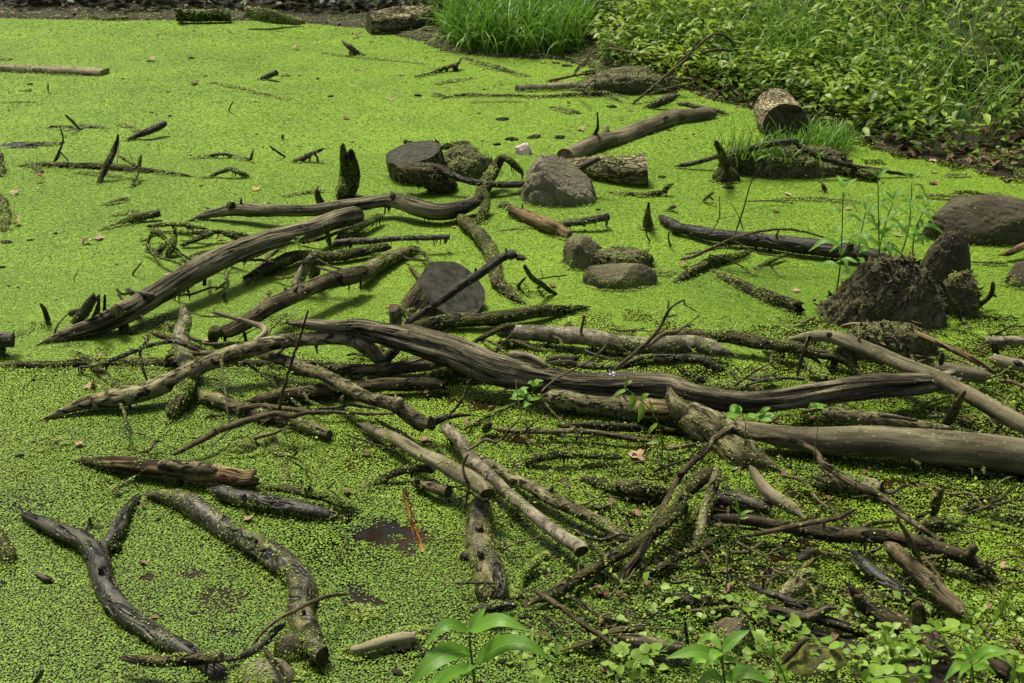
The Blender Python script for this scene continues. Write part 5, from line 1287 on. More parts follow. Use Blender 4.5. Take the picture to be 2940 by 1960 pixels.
# ---------------------------------------------------------------- the near pond, left
wood('log', 'pointed log with bare pale wood and a reddish right end', 'bare', 'G:490,50,6,0 G:580,52,20,1 G:700,60,40,2 G:840,75,56,3 G:1000,100,60,3 G:1150,122,62,3 G:1300,140,62,3 G:1450,152,60,3 G:1600,165,58,3 G:1700,175,56,3', ['bark_patch|pale|G:1060,80,44,5 G:1200,92,48,5 G:1350,105,46,5 G:1470,115,34,5', 'bark_patch|moss|G:520,55,14,1 G:620,62,34,1.5 G:740,70,48,2 G:830,80,52,2', 'wood_end|red|G:1440,152,60,3 G:1560,163,60,3 G:1690,174,58,3'], ends='tb', moss=0.28, rough=0.16, groove=0.1, segs=26, drip=16)
wood('stick', 'dark stick crossing under the pointed log', 'dark', 'G:735,295,8,0 G:800,245,16,0.5 G:870,195,20,1 G:940,150,18,2', moss=0.4)
wood('branch', 'dark wet forked branch sprawling in the near left duckweed', 'wet', 'G:140,410,20,1 G:220,445,38,1.5 G:320,490,46,2 G:440,555,54,2 G:560,605,62,2 G:640,670,76,2 G:680,790,76,2 G:705,890,74,2 G:770,990,72,2 G:880,1090,70,2 G:1000,1165,66,2 G:1120,1240,62,2 G:1230,1310,58,2 G:1330,1380,52,1.5 G:1460,1470,60,1 G:1560,1540,50,0',
     ['side_branch|wet|G:640,720,56,2 G:730,610,52,2 G:800,500,48,2 G:840,410,40,1.5 G:890,345,32,1 G:940,280,22,0.5', 'side_branch|dark|G:730,640,44,2 G:790,640,36,1 G:830,655,16,0'], ends='rr', moss=0.45, rough=0.18, segs=24, knots=3, collar=0.7)
wood('log', 'thick mottled wet log curving down the near left pond', 'mottled', 'G:1020,285,28,1 G:1100,280,46,2 G:1200,310,62,2 G:1330,385,72,2 G:1480,480,74,2 G:1620,570,72,2 G:1760,645,76,2 G:1900,740,86,2 G:2000,830,96,2 G:2035,930,98,2 G:2020,1040,94,2 G:2040,1130,88,2 G:2090,1220,78,2.5 G:2130,1290,70,3 G:2175,1370,62,3', ends='bc', moss=0.5, rough=0.18, segs=28, knots=3, collar=0.7)
wood('branch', 'black wet branch sinking right of the reddish log end', 'wet', 'G:1400,240,48,1.5 G:1500,262,54,2 G:1620,296,58,2.2 G:1780,330,58,2.2 G:1960,370,54,2 G:2100,405,46,1.6 G:2230,432,38,1 G:2352,455,24,0.3', ends='tt', moss=0.35, rough=0.14, knots=2)
wood('branch', 'weedy ragged branch above the black wet branch', 'moss', 'G:1780,225,16,2 G:1960,245,30,3 G:2080,258,36,3.5 G:2200,288,40,3.5 G:2300,335,36,2.5 G:2420,385,26,1', ['side_twig|twig|G:2190,255,6,4 G:2235,225,5,6 G:2268,192,4,8', 'side_twig|dark|G:2060,250,22,4 G:2100,215,12,6'], moss=0.6, rough=0.25, ends='bt')
wood('stick', 'short brown stick with a sawn right end lying over the wet branch', 'brown', 'G:785,1373,8,3 G:860,1388,24,4 G:960,1400,36,4 G:1120,1400,42,5 G:1300,1390,42,5 G:1420,1382,40,5 G:1500,1378,38,5', ends='tc', moss=0.3, rough=0.12, drip=10, cut='cutpale')
wood('branch', 'dark forked branch end beside the sawn brown stick', 'dark', 'G:1515,1402,18,2 G:1600,1375,24,2 G:1700,1335,26,3 G:1780,1285,24,4 G:1850,1210,24,5 G:1930,1150,20,6', ['side_branch|brown|G:1780,1320,18,4 G:1850,1400,18,5 G:1900,1460,18,5 G:1960,1560,16,5'], ends='rr', moss=0.25)
wood('twig', 'thin bent twig lying over the thick mottled log', 'twig', 'G:1700,1305,9,3 G:1760,1230,11,5 G:1850,1140,13,7 G:1960,1080,14,8 G:2080,1018,15,8 G:2200,970,15,7 G:2281,958,13,5 G:2352,958,9,3', moss=0.03)
lump('root', 'smooth grey root hump at the bottom edge', 'rock', 'G', 1560, 1960, 1438, 1640, depth=0.8, rough=0.08, sub=4, moss=0.25, seed=111, cat='root', power=0.8)
lump('root', 'mossy brown root knob beside the end of the thick mottled log', 'mossmound', 'G', 1840, 2080, 1230, 1430, depth=0.8, rough=0.15, sub=4, moss=0.5, seed=113, cat='root')
wood('branch', 'mossy wet branch at the left edge of the near pond', 'moss', 'G:-40,500,40,1 G:10,590,50,2 G:50,660,54,2 G:60,740,48,1 G:20,810,30,0', moss=0.5)
wood('stick', 'black stick poking up at the bottom left edge', 'dark', 'G:215,1580,16,0 G:260,1515,17,3 G:292,1468,15,6', ends='tr', moss=0.02)
wood('twig', 'black thorn shaped twig floating in the near left duckweed', 'dark', 'G:208,788,4,1 G:260,822,13,1 G:320,852,20,1 G:362,858,14,0', ['side_twig||G:330,855,14,1 G:345,880,8,0'], moss=0.05)
wood('twig', 'tiny bent stem above the dark wet forked branch', 'twig', 'G:598,490,14,0 G:606,440,9,2 G:640,445,6,2.5 G:688,468,5,1', moss=0.4)
wood('stick', 'sunken orange stick glowing in the open brown water', 'sunken', 'H:452,258,16,1.2 H:470,320,22,0.8 H:495,420,24,0.3 H:525,530,24,-0.1 H:555,620,22,-0.3 H:590,710,14,-0.5', ends='bt', moss=0.1, collar=0.2)
wood('log', 'dark mossy log standing out wide in the near centre', 'mottled', 'H:985,250,66,2 H:970,370,80,2 H:965,500,86,2 H:980,620,96,2 H:1000,740,104,2 H:1020,860,108,2 H:1035,950,106,2 H:1040,1030,96,2', ['bark_stub|dark|H:890,690,40,2 H:850,700,30,1 H:828,715,14,0'], ends='tr', moss=0.38, rough=0.10, segs=28, knots=3, collar=0.6)
wood('stick', 'short brown stub with a hollow cut end below the parallel sticks', 'brown', 'H:510,195,24,1 H:570,215,26,2 H:650,235,36,3 H:745,265,46,3', ['splinter|dark|H:540,205,26,2 H:525,180,18,4'], ends='bc', moss=0.05, groove=0.1)
wood('stick', 'weedy stick slanting up to the parallel sticks', 'moss', 'H:155,248,8,0 H:240,205,20,1 H:340,155,26,2 H:450,120,28,3 H:560,105,30,3 H:660,110,28,3', ends='tr', moss=0.35, drip=10)
wood('stick', 'small dark peg beside the wide mossy log', 'dark', 'H:1105,585,26,2 H:1115,630,28,1 H:1120,680,18,0', moss=0.3)
wood('root', 'curved weed covered root right of the wide mossy log', 'moss', 'H:1215,1010,10,0 H:1220,920,20,1 H:1240,830,26,2 H:1310,765,26,2 H:1380,710,28,3 H:1415,690,26,3', ends='tr', moss=0.8)
wood('branch', 'long weedy branch slanting up from the near centre to the right', 'moss', 'H:1285,1035,24,1 H:1400,975,36,2 H:1500,920,42,2 H:1620,850,42,3 H:1740,775,42,3 H:1850,700,42,3 H:1960,640,44,4 H:2080,570,48,5 H:2180,480,54,6 H:2270,390,58,7 I:60,270,56,8 I:140,200,52,9 I:250,110,48,11', ends='tr', moss=0.45, rough=0.18, drip=24, segs=18)
wood('stick', 'short dark stick lying across the foot of the wide mossy log', 'dark', 'H:865,1085,12,3 H:940,1055,30,4 H:1040,1035,36,4 H:1140,1025,34,4 H:1215,1022,30,4', ends='tr', moss=0.3)
wood('twig', 'thin straight reddish twig slanting down at the near centre', 'brown', 'H:1312,908,9,6 H:1370,955,16,6 H:1450,1005,18,6 H:1520,1055,18,6 H:1600,1115,17,5 H:1700,1190,18,5 H:1780,1240,19,4 H:1850,1300,17,3 H:1930,1358,12,2', ['side_twig||H:1510,1050,12,6 H:1475,1030,9,7'], moss=0.04, knots=4)
wood('stick', 'smooth brown stick with a dark wet tip near the big knotweed', 'smooth', 'H:30,1352,18,0 H:100,1335,28,1 H:200,1305,34,2 H:320,1275,37,2 H:430,1255,40,2 H:520,1240,34,2', ['wet_tip|dark|H:25,1352,20,0 H:80,1340,29,0.8 H:125,1328,33,1.2'], ends='tb', moss=0.08)
wood('stick', 'dark sunken stick continuing the smooth brown stick', 'dark', 'H:380,1220,10,0 H:500,1218,18,0.5 H:600,1205,16,0.5 H:670,1190,8,0', moss=0.4)
wood('stick', 'dark sunken stick with a lump in the near centre water', 'dark', 'H:-20,1060,12,0 H:100,1065,18,0.3 H:220,1080,16,0.3 H:335,1092,8,0', ['knot||H:140,1090,30,1 H:170,1130,28,0'], moss=0.3)
wood('log', 'dark level log in the weeds before the thick pale stick', 'moss', 'H:1590,150,14,0 H:1720,185,26,1 H:1860,220,42,2 H:2000,245,54,3 H:2150,255,58,3 H:2300,262,56,3', moss=0.45, rough=0.15)
wood('stick', 'thin dark weedy stick right of the three parallel sticks', 'moss', 'H:1610,350,12,0 H:1720,368,20,1 H:1850,380,20,1 H:1980,410,20,1 H:2120,440,14,0', moss=0.5)
wood('branch', 'dark arched weedy branch below the long brown stick', 'moss', 'H:1235,75,18,0 H:1320,45,28,2 H:1450,22,26,3 H:1600,15,24,3 H:1780,15,24,3 H:1940,30,18,2', moss=0.55, drip=10)
wood('stick', 'dark crooked stick right of the thin reddish twig', 'dark', 'H:1705,1065,12,0 H:1780,1085,20,1 H:1860,1115,24,2 H:1975,1168,18,1', ends='tr', moss=0.35)
wood('stick', 'ragged brown stub below the dark crooked stick', 'brown', 'H:1795,1225,16,2 H:1880,1200,26,3 H:1960,1192,28,3 H:2055,1190,22,3', ends='rb', moss=0.25)
wood('stick', 'low weedy dark stick crossing the thin reddish twig', 'moss', 'H:1490,1322,16,0 H:1600,1318,30,1 H:1720,1290,34,2 H:1810,1255,26,2', moss=0.45)
wood('log', 'pale grained wood lying on the mud at the near right', 'grey', 'H:1920,1245,20,3 H:2000,1260,40,3 H:2120,1285,50,3 H:2250,1310,50,3 I:120,1330,40,2', ends='bt', moss=0.15, groove=0.15)
wood('log', 'dark mossy log half hidden in the near right mud', 'moss', 'H:2160,950,20,1 H:2281,975,34,2 I:60,985,40,2 I:180,1000,42,2 I:320,1005,36,2 I:420,1010,22,1', moss=0.4)
wood('twig', 'hanging kinked twig over the crossing of the parallel sticks', 'twig', 'H:862,382,8,3 H:872,290,10,7 H:882,205,11,12 H:855,150,10,14 H:848,80,9,16 H:882,0,9,19', ['side_twig||H:880,205,10,12 H:860,185,9,13'], moss=0.02)
wood('twig', 'long thin line of a twig running up from the parallel sticks', 'twig', 'E:860,1545,9,12 E:940,1495,11,13 E:1000,1462,11,14 E:1080,1475,7,14 E:1150,1400,6,16 E:1240,1290,5,19 E:1215,1180,4,22 E:1200,1050,4,25', moss=0)
wood('branch', 'weedy branch at the foot of the leaning brown side branch', 'moss', 'H:2030,780,22,1 H:2100,800,28,1.5 H:2180,770,28,2 H:2260,715,26,2 I:60,690,26,3 I:170,640,26,4 I:280,580,22,5 I:350,548,14,6', moss=0.35)

# ---------------------------------------------------------------- the near pond, right
wood('stick', 'olive mossy stick slanting up at the left of the right pile', 'pale', 'I:125,640,20,2 I:165,540,32,4 I:190,440,36,6 I:225,320,38,8 I:265,200,38,11 I:285,125,28,13', ends='tb', moss=0.4, rough=0.12)
wood('stick', 'dark mossy stick left of the olive mossy stick', 'moss', 'I:60,520,22,2 I:110,440,30,4 I:150,340,30,6', moss=0.4)
wood('stick', 'grey blunt stick leaning down to the level root', 'smooth', 'I:500,85,22,9 I:540,150,34,8 I:600,230,44,7 I:680,310,46,6 I:770,375,44,5 I:870,455,38,4', ends='rt', moss=0.06, rough=0.1)
wood('branch', 'long brown root branch lying level across the near right', 'brown', 'I:235,445,28,5 I:350,450,34,5 I:500,465,38,5 I:650,485,40,5 I:800,505,44,5 I:950,530,52,5 I:1100,548,56,5 I:1250,552,52,5 I:1400,560,50,5 I:1550,585,48,5 I:1700,620,50,5 I:1850,665,50,5 I:1970,710,50,4 I:2080,775,42,3 I:2160,840,32,1 I:2235,915,16,0', ['branch_knob||I:1960,700,46,5 I:2000,660,34,7 I:2030,625,24,9'], ends='rr', moss=0.14, rough=0.1, segs=20, drip=30, knots=3)
wood('twig', 'thin orange brown twig crossing over the long root branch', 'twig', 'I:410,568,8,6 I:520,555,14,7 I:650,530,17,8 I:780,500,18,9 I:900,472,18,10 I:1010,458,18,11 I:1090,440,17,11 I:1150,415,15,12 I:1232,375,10,14', ['side_twig||I:1000,460,12,10 I:1000,520,10,8'], moss=0.06, knots=4)
wood('log', 'dark square ended log in the gap of the right pile', 'dark', 'I:290,310,54,3 I:400,320,58,3 I:520,350,52,3 I:645,385,44,3', ends='bc', moss=0.3, groove=0.1)
wood('stump', 'hollow log end with a black hole below the huge log', 'pale', 'I:900,150,40,2 I:1020,170,60,3 I:1150,195,66,3 I:1300,225,60,3 I:1390,245,52,3', ends='tc', moss=0.35, rough=0.2)
wood('stick', 'dark weedy stub standing behind the long root branch', 'dark', 'I:1730,410,34,1 I:1750,350,36,4 I:1775,300,24,7 I:1805,245,10,10', moss=0.4, ends='rb')
wood('log', 'mossy dark log lying behind the long root branch', 'moss', 'I:1580,500,20,1 I:1700,480,40,2 I:1820,465,46,2 I:1960,445,36,1', ['side_twig||I:1600,450,14,3 I:1680,410,14,5 I:1730,385,12,6'], moss=0.5)
wood('stick', 'black wet stick slanting down below the long root branch', 'wet', 'I:1120,650,34,3 I:1200,700,44,3 I:1300,790,52,2 I:1400,860,54,2 I:1520,940,54,1.5 I:1640,1005,44,1', moss=0.22, rough=0.1, collar=0.6)
wood('stick', 'smooth brown stick slanting down right of the black wet stick', 'brown', 'I:1405,610,40,6 I:1480,670,54,5 I:1580,760,56,5 I:1690,860,60,4 I:1800,970,60,4 I:1900,1055,58,3 I:1985,1110,48,3', ends='rr', moss=0.08, rough=0.07, segs=18)
wood('twig', 'bare twig standing against the long root branch', 'twig', 'I:1660,745,14,2 I:1620,675,20,6 I:1580,590,20,10 I:1530,500,13,14 I:1488,430,5,18', moss=0.03)
wood('twig', 'thin broken twig below the bare standing twig', 'twig', 'I:1670,690,6,4 I:1730,770,9,3 I:1790,850,9,2 I:1835,935,7,0', ['side_twig||I:1720,770,7,3 I:1760,720,7,4 I:1790,700,5,5'], moss=0.1)
wood('twig', 'dark twig bridging the two slanting sticks', 'dark', 'I:1265,700,10,3 I:1320,668,12,4 I:1410,628,11,5', moss=0.05)
wood('log', 'short dark round log stuck below the long root branch', 'dark', 'I:820,725,30,3 I:880,690,36,3 I:960,650,34,3', ends='rt', moss=0.35)
wood('twig', 'short reddish twig before the short dark round log', 'brown', 'I:785,822,8,2 I:850,785,12,4 I:910,740,13,5 I:985,692,10,6', moss=0.02)
wood('log', 'olive log stub rising from the near right weeds', 'pale', 'I:700,990,44,3 I:760,950,54,3 I:830,895,58,4 I:890,850,52,4 I:945,820,36,3', ends='rr', moss=0.45, rough=0.08)
wood('stick', 'dark splintered stick lying on the pale grained stick', 'dark', 'I:490,895,14,5 I:580,925,24,5 I:700,975,28,5 I:800,1015,22,5 I:870,1045,10,5', ['side_twig|twig|I:592,925,10,6 I:590,880,11,8 I:588,840,10,10'], moss=0.15, ends='bt')
wood('stick', 'pale grained broken stick lying in the near right weeds', 'grey', 'I:610,1045,30,3 I:720,1075,40,3 I:830,1095,42,3 I:930,1095,38,4 I:1000,1065,30,5 I:1065,1040,22,6', ['side_branch|grey|I:900,1105,34,3 I:1050,1140,36,3 I:1180,1180,38,3 I:1310,1225,36,2'], ends='bb', moss=0.10, groove=0.15)
wood('branch', 'lumpy brown root lying at the near right corner', 'brown', 'I:1190,930,26,7 I:1220,970,42,6 I:1300,1040,54,5 I:1400,1085,58,5 I:1520,1140,62,5 I:1620,1180,68,5 I:1710,1260,66,5 I:1790,1340,64,5 I:1870,1430,60,4 I:1960,1530,50,4', ['branch_knob||I:1640,1150,56,6 I:1640,1080,46,9 I:1635,1010,40,12', 'side_branch|moss|I:1260,1080,40,4 I:1240,1010,40,6 I:1215,960,30,8'], ends='bt', moss=0.28, rough=0.2, segs=20)
wood('log', 'brown log stub at the bottom right corner', 'brown', 'I:2050,1370,40,5 I:2120,1410,48,5 I:2250,1480,50,5', ends='tc', moss=0.1)
lump('stump', 'rounded stump with a yellow moss cushion at the bottom edge', 'mosscushion', 'I', 720, 1260, 1340, 1640, depth=0.7, rough=0.10, sub=5, moss=0.03, seed=121, cat='stump', power=0.8)
lump('root', 'rough brown chunk of bark behind the near knotweed', 'rocklight', 'I', 230, 590, 1120, 1400, depth=0.7, rough=0.3, facets=5, sub=5, moss=0.15, seed=123, cat='bark', power=0.8)
wood('stick', 'thin brown stick leaning before the yellow moss stump', 'brown', 'I:715,1430,18,4 I:770,1370,20,6 I:830,1305,20,8 I:890,1240,16,10', moss=0.03)
wood('stick', 'low brown stick at the left of the near knotweed', 'brown', 'I:-10,1315,16,4 I:70,1325,18,4 I:150,1325,16,4', moss=0.05)
wood('twig', 'thin reddish stem standing left of the rough bark chunk', 'brown', 'I:85,1300,12,2 I:70,1210,12,6 I:62,1130,10,10', moss=0.3)
wood('log', 'weedy flat log in the duckweed at the right edge', 'moss', 'I:2060,420,40,1 I:2180,440,70,1 I:2300,470,80,1 I:2420,510,80,1', moss=0.55, rough=0.2, flat=0.4)

# the many thin sticks that lie across one another in the drift
pp = [(rng.uniform(1250, 2900), rng.uniform(940, 1880)) for _ in range(165)] + [(rng.uniform(330, 1200), rng.uniform(640, 1300)) for _ in range(46)]
for px, py in pp:
    tx, ty = (px - 970) * ZS, (py - 640) * ZS
    a = rng.choice([rng.normal(0.1, 0.25), rng.normal(0.75, 0.3), rng.normal(-0.6, 0.3)])
    L_ = rng.uniform(140, 520)
    h0, h1 = rng.uniform(0.3, 3), rng.uniform(0.5, 8)
    dx, dy = L_ * math.cos(a), L_ * math.sin(a) * 0.75
    r0 = rng.uniform(5, 13)
    b1, b2 = rng.normal(0, 0.07, 2)
    mt = str(rng.choice(['twig', 'dark', 'moss', 'brown']))
    lab = ({'twig': 'greyish', 'dark': 'blackish', 'moss': 'weedy', 'brown': 'brownish'}[mt] + (' long' if L_ > 380 else ' short' if L_ < 230 else '') + (' level' if abs(a) < 0.35 else ' falling' if a > 0 else ' rising') + ' thin stick '
           + ('in the left middle around the curved branches' if px < 1200 and py < 1000 else 'under the long grey birch branch' if px < 1200 else 'by the three parallel sticks' if px < 1700 and py > 1200 else 'under the great driftwood trunk' if py < 1180 and px < 1900 else 'among the logs beside the grey bending branch' if py < 1230 else 'below the huge smooth log' if py < 1480 else 'around the long root branch' if py < 1660 else 'in the near right debris'))
    wood('twig', lab, mt,
         f'E:{tx:.0f},{ty:.0f},{r0:.1f},{h0:.1f} E:{tx + dx * .35 - dy * b1:.0f},{ty + dy * .35 + dx * b1:.0f},{r0 * 1.1:.1f},{h0 * .6 + h1 * .4:.1f} E:{tx + dx * .7 - dy * b2:.0f},{ty + dy * .7 + dx * b2:.0f},{r0 * .9:.1f},{h0 * .3 + h1 * .7:.1f} E:{tx + dx:.0f},{ty + dy:.0f},{r0 * .5:.1f},{h1:.1f}',
         moss=0.25, knots=2, group='thin sticks across the drift of wood')

# ---------------------------------------------------------------- leaves and plants
def prof(kind, t):
    if kind == 'lance':
        return np.sin(np.pi * np.clip(t, 0, 1) ** 0.72) ** 0.85
    if kind == 'round':
        return np.sqrt(np.clip(1 - (2 * t - 1) ** 2, 0, 1)) ** 0.9
    if kind == 'ovate':
        return np.sin(np.pi * np.clip(t, 0, 1) ** 0.6) ** 0.75
    return np.sin(np.pi * t)


def blade(path, hw, kind='lance', nrm=(0, -0.35, 0.8), fold=0.18, wave=0.0, n=10, tone=None):
    """a leaf blade along path (m,3); hw its half width"""
    C = catmull(np.asarray(path, float), n + 1)
    T = np.gradient(C, axis=0)
    T /= np.linalg.norm(T, axis=1)[:, None] + 1e-9
    W_ = np.cross(T, np.asarray(nrm, float))
    W_ /= np.linalg.norm(W_, axis=1)[:, None] + 1e-9
    Nn = np.cross(W_, T)
    t = np.linspace(0, 1, n + 1)
    w = np.maximum(prof(kind, t), 0.02) * hw
    us = np.array([-1, -0.5, 0, 0.5, 1])
    V, co = [], []
    for u in us:
        V.append(C + W_ * (w * u)[:, None] + Nn * (w * fold * (abs(u) ** 1.3) + wave * hw * abs(u) * np.sin(t * 19 + u))[:, None])
        co.append(np.stack([np.full(n + 1, u), t, 0 * t], 1))
    V = np.stack(V, 1).reshape(-1, 3); co = np.stack(co, 1).reshape(-1, 3)
    a = (np.arange(n)[:, None] * 5 + np.arange(4)[None]).ravel()
    F = np.stack([a, a + 1, a + 6, a + 5], 1)
    tn = np.full(len(V), rng.uniform(0.2, 0.8) if tone is None else tone)
    return V, F, {'leaf_co': ('FLOAT_VECTOR', co), 'tone': ('FLOAT', tn)}


def add_blade(parent, base, path, hw, mat, kind='lance', name='leaf', **kw):
    V, F, at_ = blade(path, hw, kind, **kw)
    return link(name, mesh_np(name, V - base, [F], M[mat], True, at_), parent)


def stem_mesh(path, r, mat='stem', base=None, n=12):
    P = np.array([[*p, 0] for p in path], float)
    C = catmull(P, n)[:, :3]
    V, Q, Tr, co, _ = tube(C, np.linspace(r, r * 0.55, n), 6, 0.05, 0, 'rr', 1)
    return mesh_np('stem', V - base, [Q, Tr], M[mat], True, {'tone': ('FLOAT', np.full(len(V), 0.4))})


def px_plant(label, tile, y, stem, leaves, mat='jewel', stem_r=0.0028, kind='lance', name='knotweed_plant', cat='plant', stemmat='stem', fold=0.16, hwf=1.0):
    """a plant standing at the ground distance y; stem and leaves follow the picture, each leaf with its own depth"""
    def P(x, yy, dy=0.0):
        return at_y(*px_of(tile, x, yy), y + dy)
    sp = [P(*s) for s in stem]
    g = ground_z(np.array([sp[0][0]]), np.array([sp[0][1]]))[0]
    foot = np.array([sp[0][0], sp[0][1], min(max(g, -0.02), sp[0][2] - 0.01)])
    base = np.array([foot[0], foot[1], 0.0])
    root = link(name, stem_mesh([foot] + sp, stem_r, stemmat, base, 16), None, base, label=label, category=cat)
    for lf in leaves:
        pts = [P(*q) for q in lf[0]]
        hw = lf[1] / ZS * mpp(pts[len(pts) // 2]) * hwf
        add_blade(root, base, pts, hw, lf[2] if len(lf) > 2 else mat, kind, fold=fold)
    return root


px_plant('knotweed with long pointed leaves standing at the bottom centre', 'H', 1.42, [(925, 1600), (912, 1450), (892, 1300), (890, 1195)],
         [([(890, 1205), (935, 1120, .01), (1003, 1038, .02)], 42), ([(892, 1205), (1090, 1130, -.02), (1290, 1200, -.03)], 66), ([(885, 1200), (740, 1160, -.01), (580, 1300, -.03)], 52),
          ([(880, 1200), (810, 1175, .03), (720, 1190, .05)], 30), ([(925, 1415), (1130, 1290, -.02), (1280, 1295, -.03), (1435, 1395, -.04)], 82), ([(895, 1340), (740, 1350, -.03), (600, 1440, -.05), (490, 1570, -.06)], 88),
          ([(905, 1440), (780, 1490, .02), (640, 1590, .03)], 56), ([(910, 1500), (760, 1480, .04), (590, 1560, .05)], 50), ([(930, 1430), (900, 1450, -.06), (840, 1500, -.10)], 30)], stem_r=0.0036, hwf=0.88)
px_plant('knotweed with broad leaves at the bottom, left of the yellow moss stump', 'I', 1.46, [(335, 1600), (322, 1480), (312, 1340)],
         [([(315, 1340), (400, 1250, .01), (500, 1195, .02)], 46), ([(305, 1330), (240, 1240, .02), (140, 1285, .03)], 34), ([(300, 1340), (250, 1370, -.04), (195, 1460, -.05)], 48), ([(310, 1400), (150, 1340, -.01), (-70, 1385, -.02)], 58),
          ([(325, 1400), (390, 1400, .03), (455, 1440, .04)], 34), ([(330, 1530), (480, 1480, -.01), (650, 1560, -.02)], 60), ([(315, 1530), (230, 1500, -.02), (150, 1560, -.03)], 56), ([(305, 1420), (140, 1400, .02), (95, 1510, .02)], 32),
          ([(320, 1350), (360, 1300, .06), (300, 1260, .1)], 26)], stem_r=0.0034, hwf=0.88)
px_plant('knotweed with narrow leaves at the bottom right corner', 'I', 1.46, [(2010, 1600), (2005, 1480), (1990, 1400)],
         [([(1990, 1400), (1960, 1330, .01), (1935, 1270, .02)], 26), ([(1995, 1400), (2110, 1325, -.01), (2265, 1345, -.02)], 44), ([(2000, 1440), (2130, 1370, -.03), (2250, 1350, -.05)], 36), ([(2000, 1470), (1900, 1440, -.02), (1810, 1545, -.03)], 48),
          ([(1985, 1400), (1920, 1370, .02), (1855, 1385, .03)], 30), ([(2010, 1470), (2090, 1440, .02), (2170, 1500, .02)], 34), ([(1990, 1420), (1930, 1480, -.05), (1900, 1552, -.06)], 34)], stem_r=0.003, hwf=0.75)
px_plant('seedling with cut leaves before the great driftwood trunk', 'E', 2.44, [(1280, 1390), (1270, 1320), (1285, 1230), (1330, 1100)],
         [([(1330, 1100), (1350, 1070, -.01), (1390, 1065, -.02)], 22), ([(1330, 1100), (1300, 1075), (1280, 1085)], 20), ([(1330, 1100), (1340, 1070, .01), (1345, 1050, .02)], 18), ([(1330, 1100), (1365, 1095, -.02), (1385, 1080, -.03)], 18),
          ([(1270, 1170), (1220, 1140), (1170, 1190, -.02)], 24), ([(1270, 1160), (1240, 1150, .01), (1180, 1150, .02)], 22), ([(1265, 1155), (1250, 1120, .02), (1290, 1110, .02)], 22), ([(1250, 1180), (1225, 1185, -.02), (1155, 1185, -.03)], 18),
          ([(1310, 1190), (1350, 1180, -.02), (1395, 1160, -.03)], 32), ([(1300, 1215), (1270, 1220, -.02), (1248, 1250, -.03)], 30), ([(1300, 1200), (1290, 1175, .01), (1300, 1160, .02)], 22)], stem_r=0.0017, name='seedling', kind='ovate')
px_plant('drooping green weed hanging over the mossy pale log', 'E', 2.30, [(2190, 1540), (2180, 1420), (2140, 1300), (2060, 1210), (1990, 1150), (1935, 1110), (1955, 1070), (1960, 1010)],
         [([(1960, 1120), (1890, 1150), (1850, 1185)], 16), ([(1985, 1150), (1990, 1210), (1965, 1275)], 26), ([(2045, 1210), (2050, 1280), (2025, 1350)], 24), ([(2050, 1200), (2080, 1160), (2105, 1155)], 20), ([(1955, 1080), (1975, 1070), (1990, 1065)], 12),
          ([(2120, 1280), (2115, 1230), (2100, 1190)], 14), ([(2160, 1350), (2110, 1400), (2095, 1440)], 16), ([(2180, 1420), (2150, 1470), (2080, 1490)], 22), ([(2185, 1480), (2200, 1500), (2215, 1530)], 14), ([(1935, 1110), (1945, 1090), (1950, 1060)], 10)], stem_r=0.0022, name='weed', mat='round')
fl = px_plant('tiny pale blue flowers on a thread stem over the driftwood trunk', 'E', 2.42, [(1900, 1120), (1880, 1060), (1850, 1015)],
              [([(1845, 1010), (1835, 1000), (1832, 985)], 7, 'petal'), ([(1850, 1012), (1862, 1008), (1875, 1015)], 7, 'petal'), ([(1850, 1015), (1855, 1025), (1870, 1030)], 7, 'petal'), ([(1845, 1012), (1838, 1020), (1830, 1018)], 7, 'petal')], stem_r=0.0008, name='flower', cat='flower', kind='round')
px_plant('low rounded seedling on the log before the driftwood bend', 'F', 2.25, [(470, 1345), (450, 1310), (430, 1290)],
         [([(430, 1290), (400, 1250), (365, 1265)], 34), ([(430, 1290), (390, 1290, -.02), (340, 1310, -.03)], 30), ([(470, 1330), (500, 1300, -.01), (530, 1320, -.03)], 30), ([(480, 1320), (560, 1290), (640, 1240, .02)], 12), ([(560, 1320), (600, 1260), (640, 1248)], 18), ([(540, 1330), (600, 1300), (665, 1300, -.01)], 28), ([(560, 1330), (600, 1325, -.02), (650, 1335, -.03)], 22), ([(430, 1280), (420, 1250, .02), (405, 1235, .03)], 24)],
         stem_r=0.0015, name='seedling', kind='round', mat='jewel')
px_plant('slender seedling with a leaf star above the huge smooth log', 'F', 2.22, [(962, 1350), (962, 1290), (960, 1245)],
         [([(960, 1245), (920, 1225), (892, 1262)], 16), ([(960, 1245), (985, 1230), (1022, 1235)], 15), ([(960, 1245), (950, 1225, .01), (925, 1215, .02)], 14), ([(960, 1245), (990, 1250, -.01), (1010, 1258, -.02)], 13), ([(960, 1245), (965, 1225, .01), (968, 1212, .02)], 12)], stem_r=0.0014, name='seedling', kind='ovate')
px_plant('tiny two leaved sprout on the big curved grey branch', 'D', 3.6, [(2040, 210), (2010, 150), (2000, 130)], [([(2000, 130), (1980, 118), (1960, 125)], 10), ([(2000, 130), (2020, 100), (2060, 82)], 10), ([(2020, 120), (2010, 95), (1995, 95)], 9)], stem_r=0.0012, name='sprout', kind='ovate')
px_plant('thin grass sprout in the gap of the right pile', 'I', 1.86, [(375, 570), (420, 490), (435, 420), (420, 340)], [([(430, 400), (410, 340), (402, 295)], 10), ([(435, 410), (400, 375), (375, 355)], 8), ([(435, 420), (480, 395), (530, 390)], 12), ([(425, 440), (460, 440), (500, 430)], 10)], stem_r=0.0015, name='sprout', mat='grass')
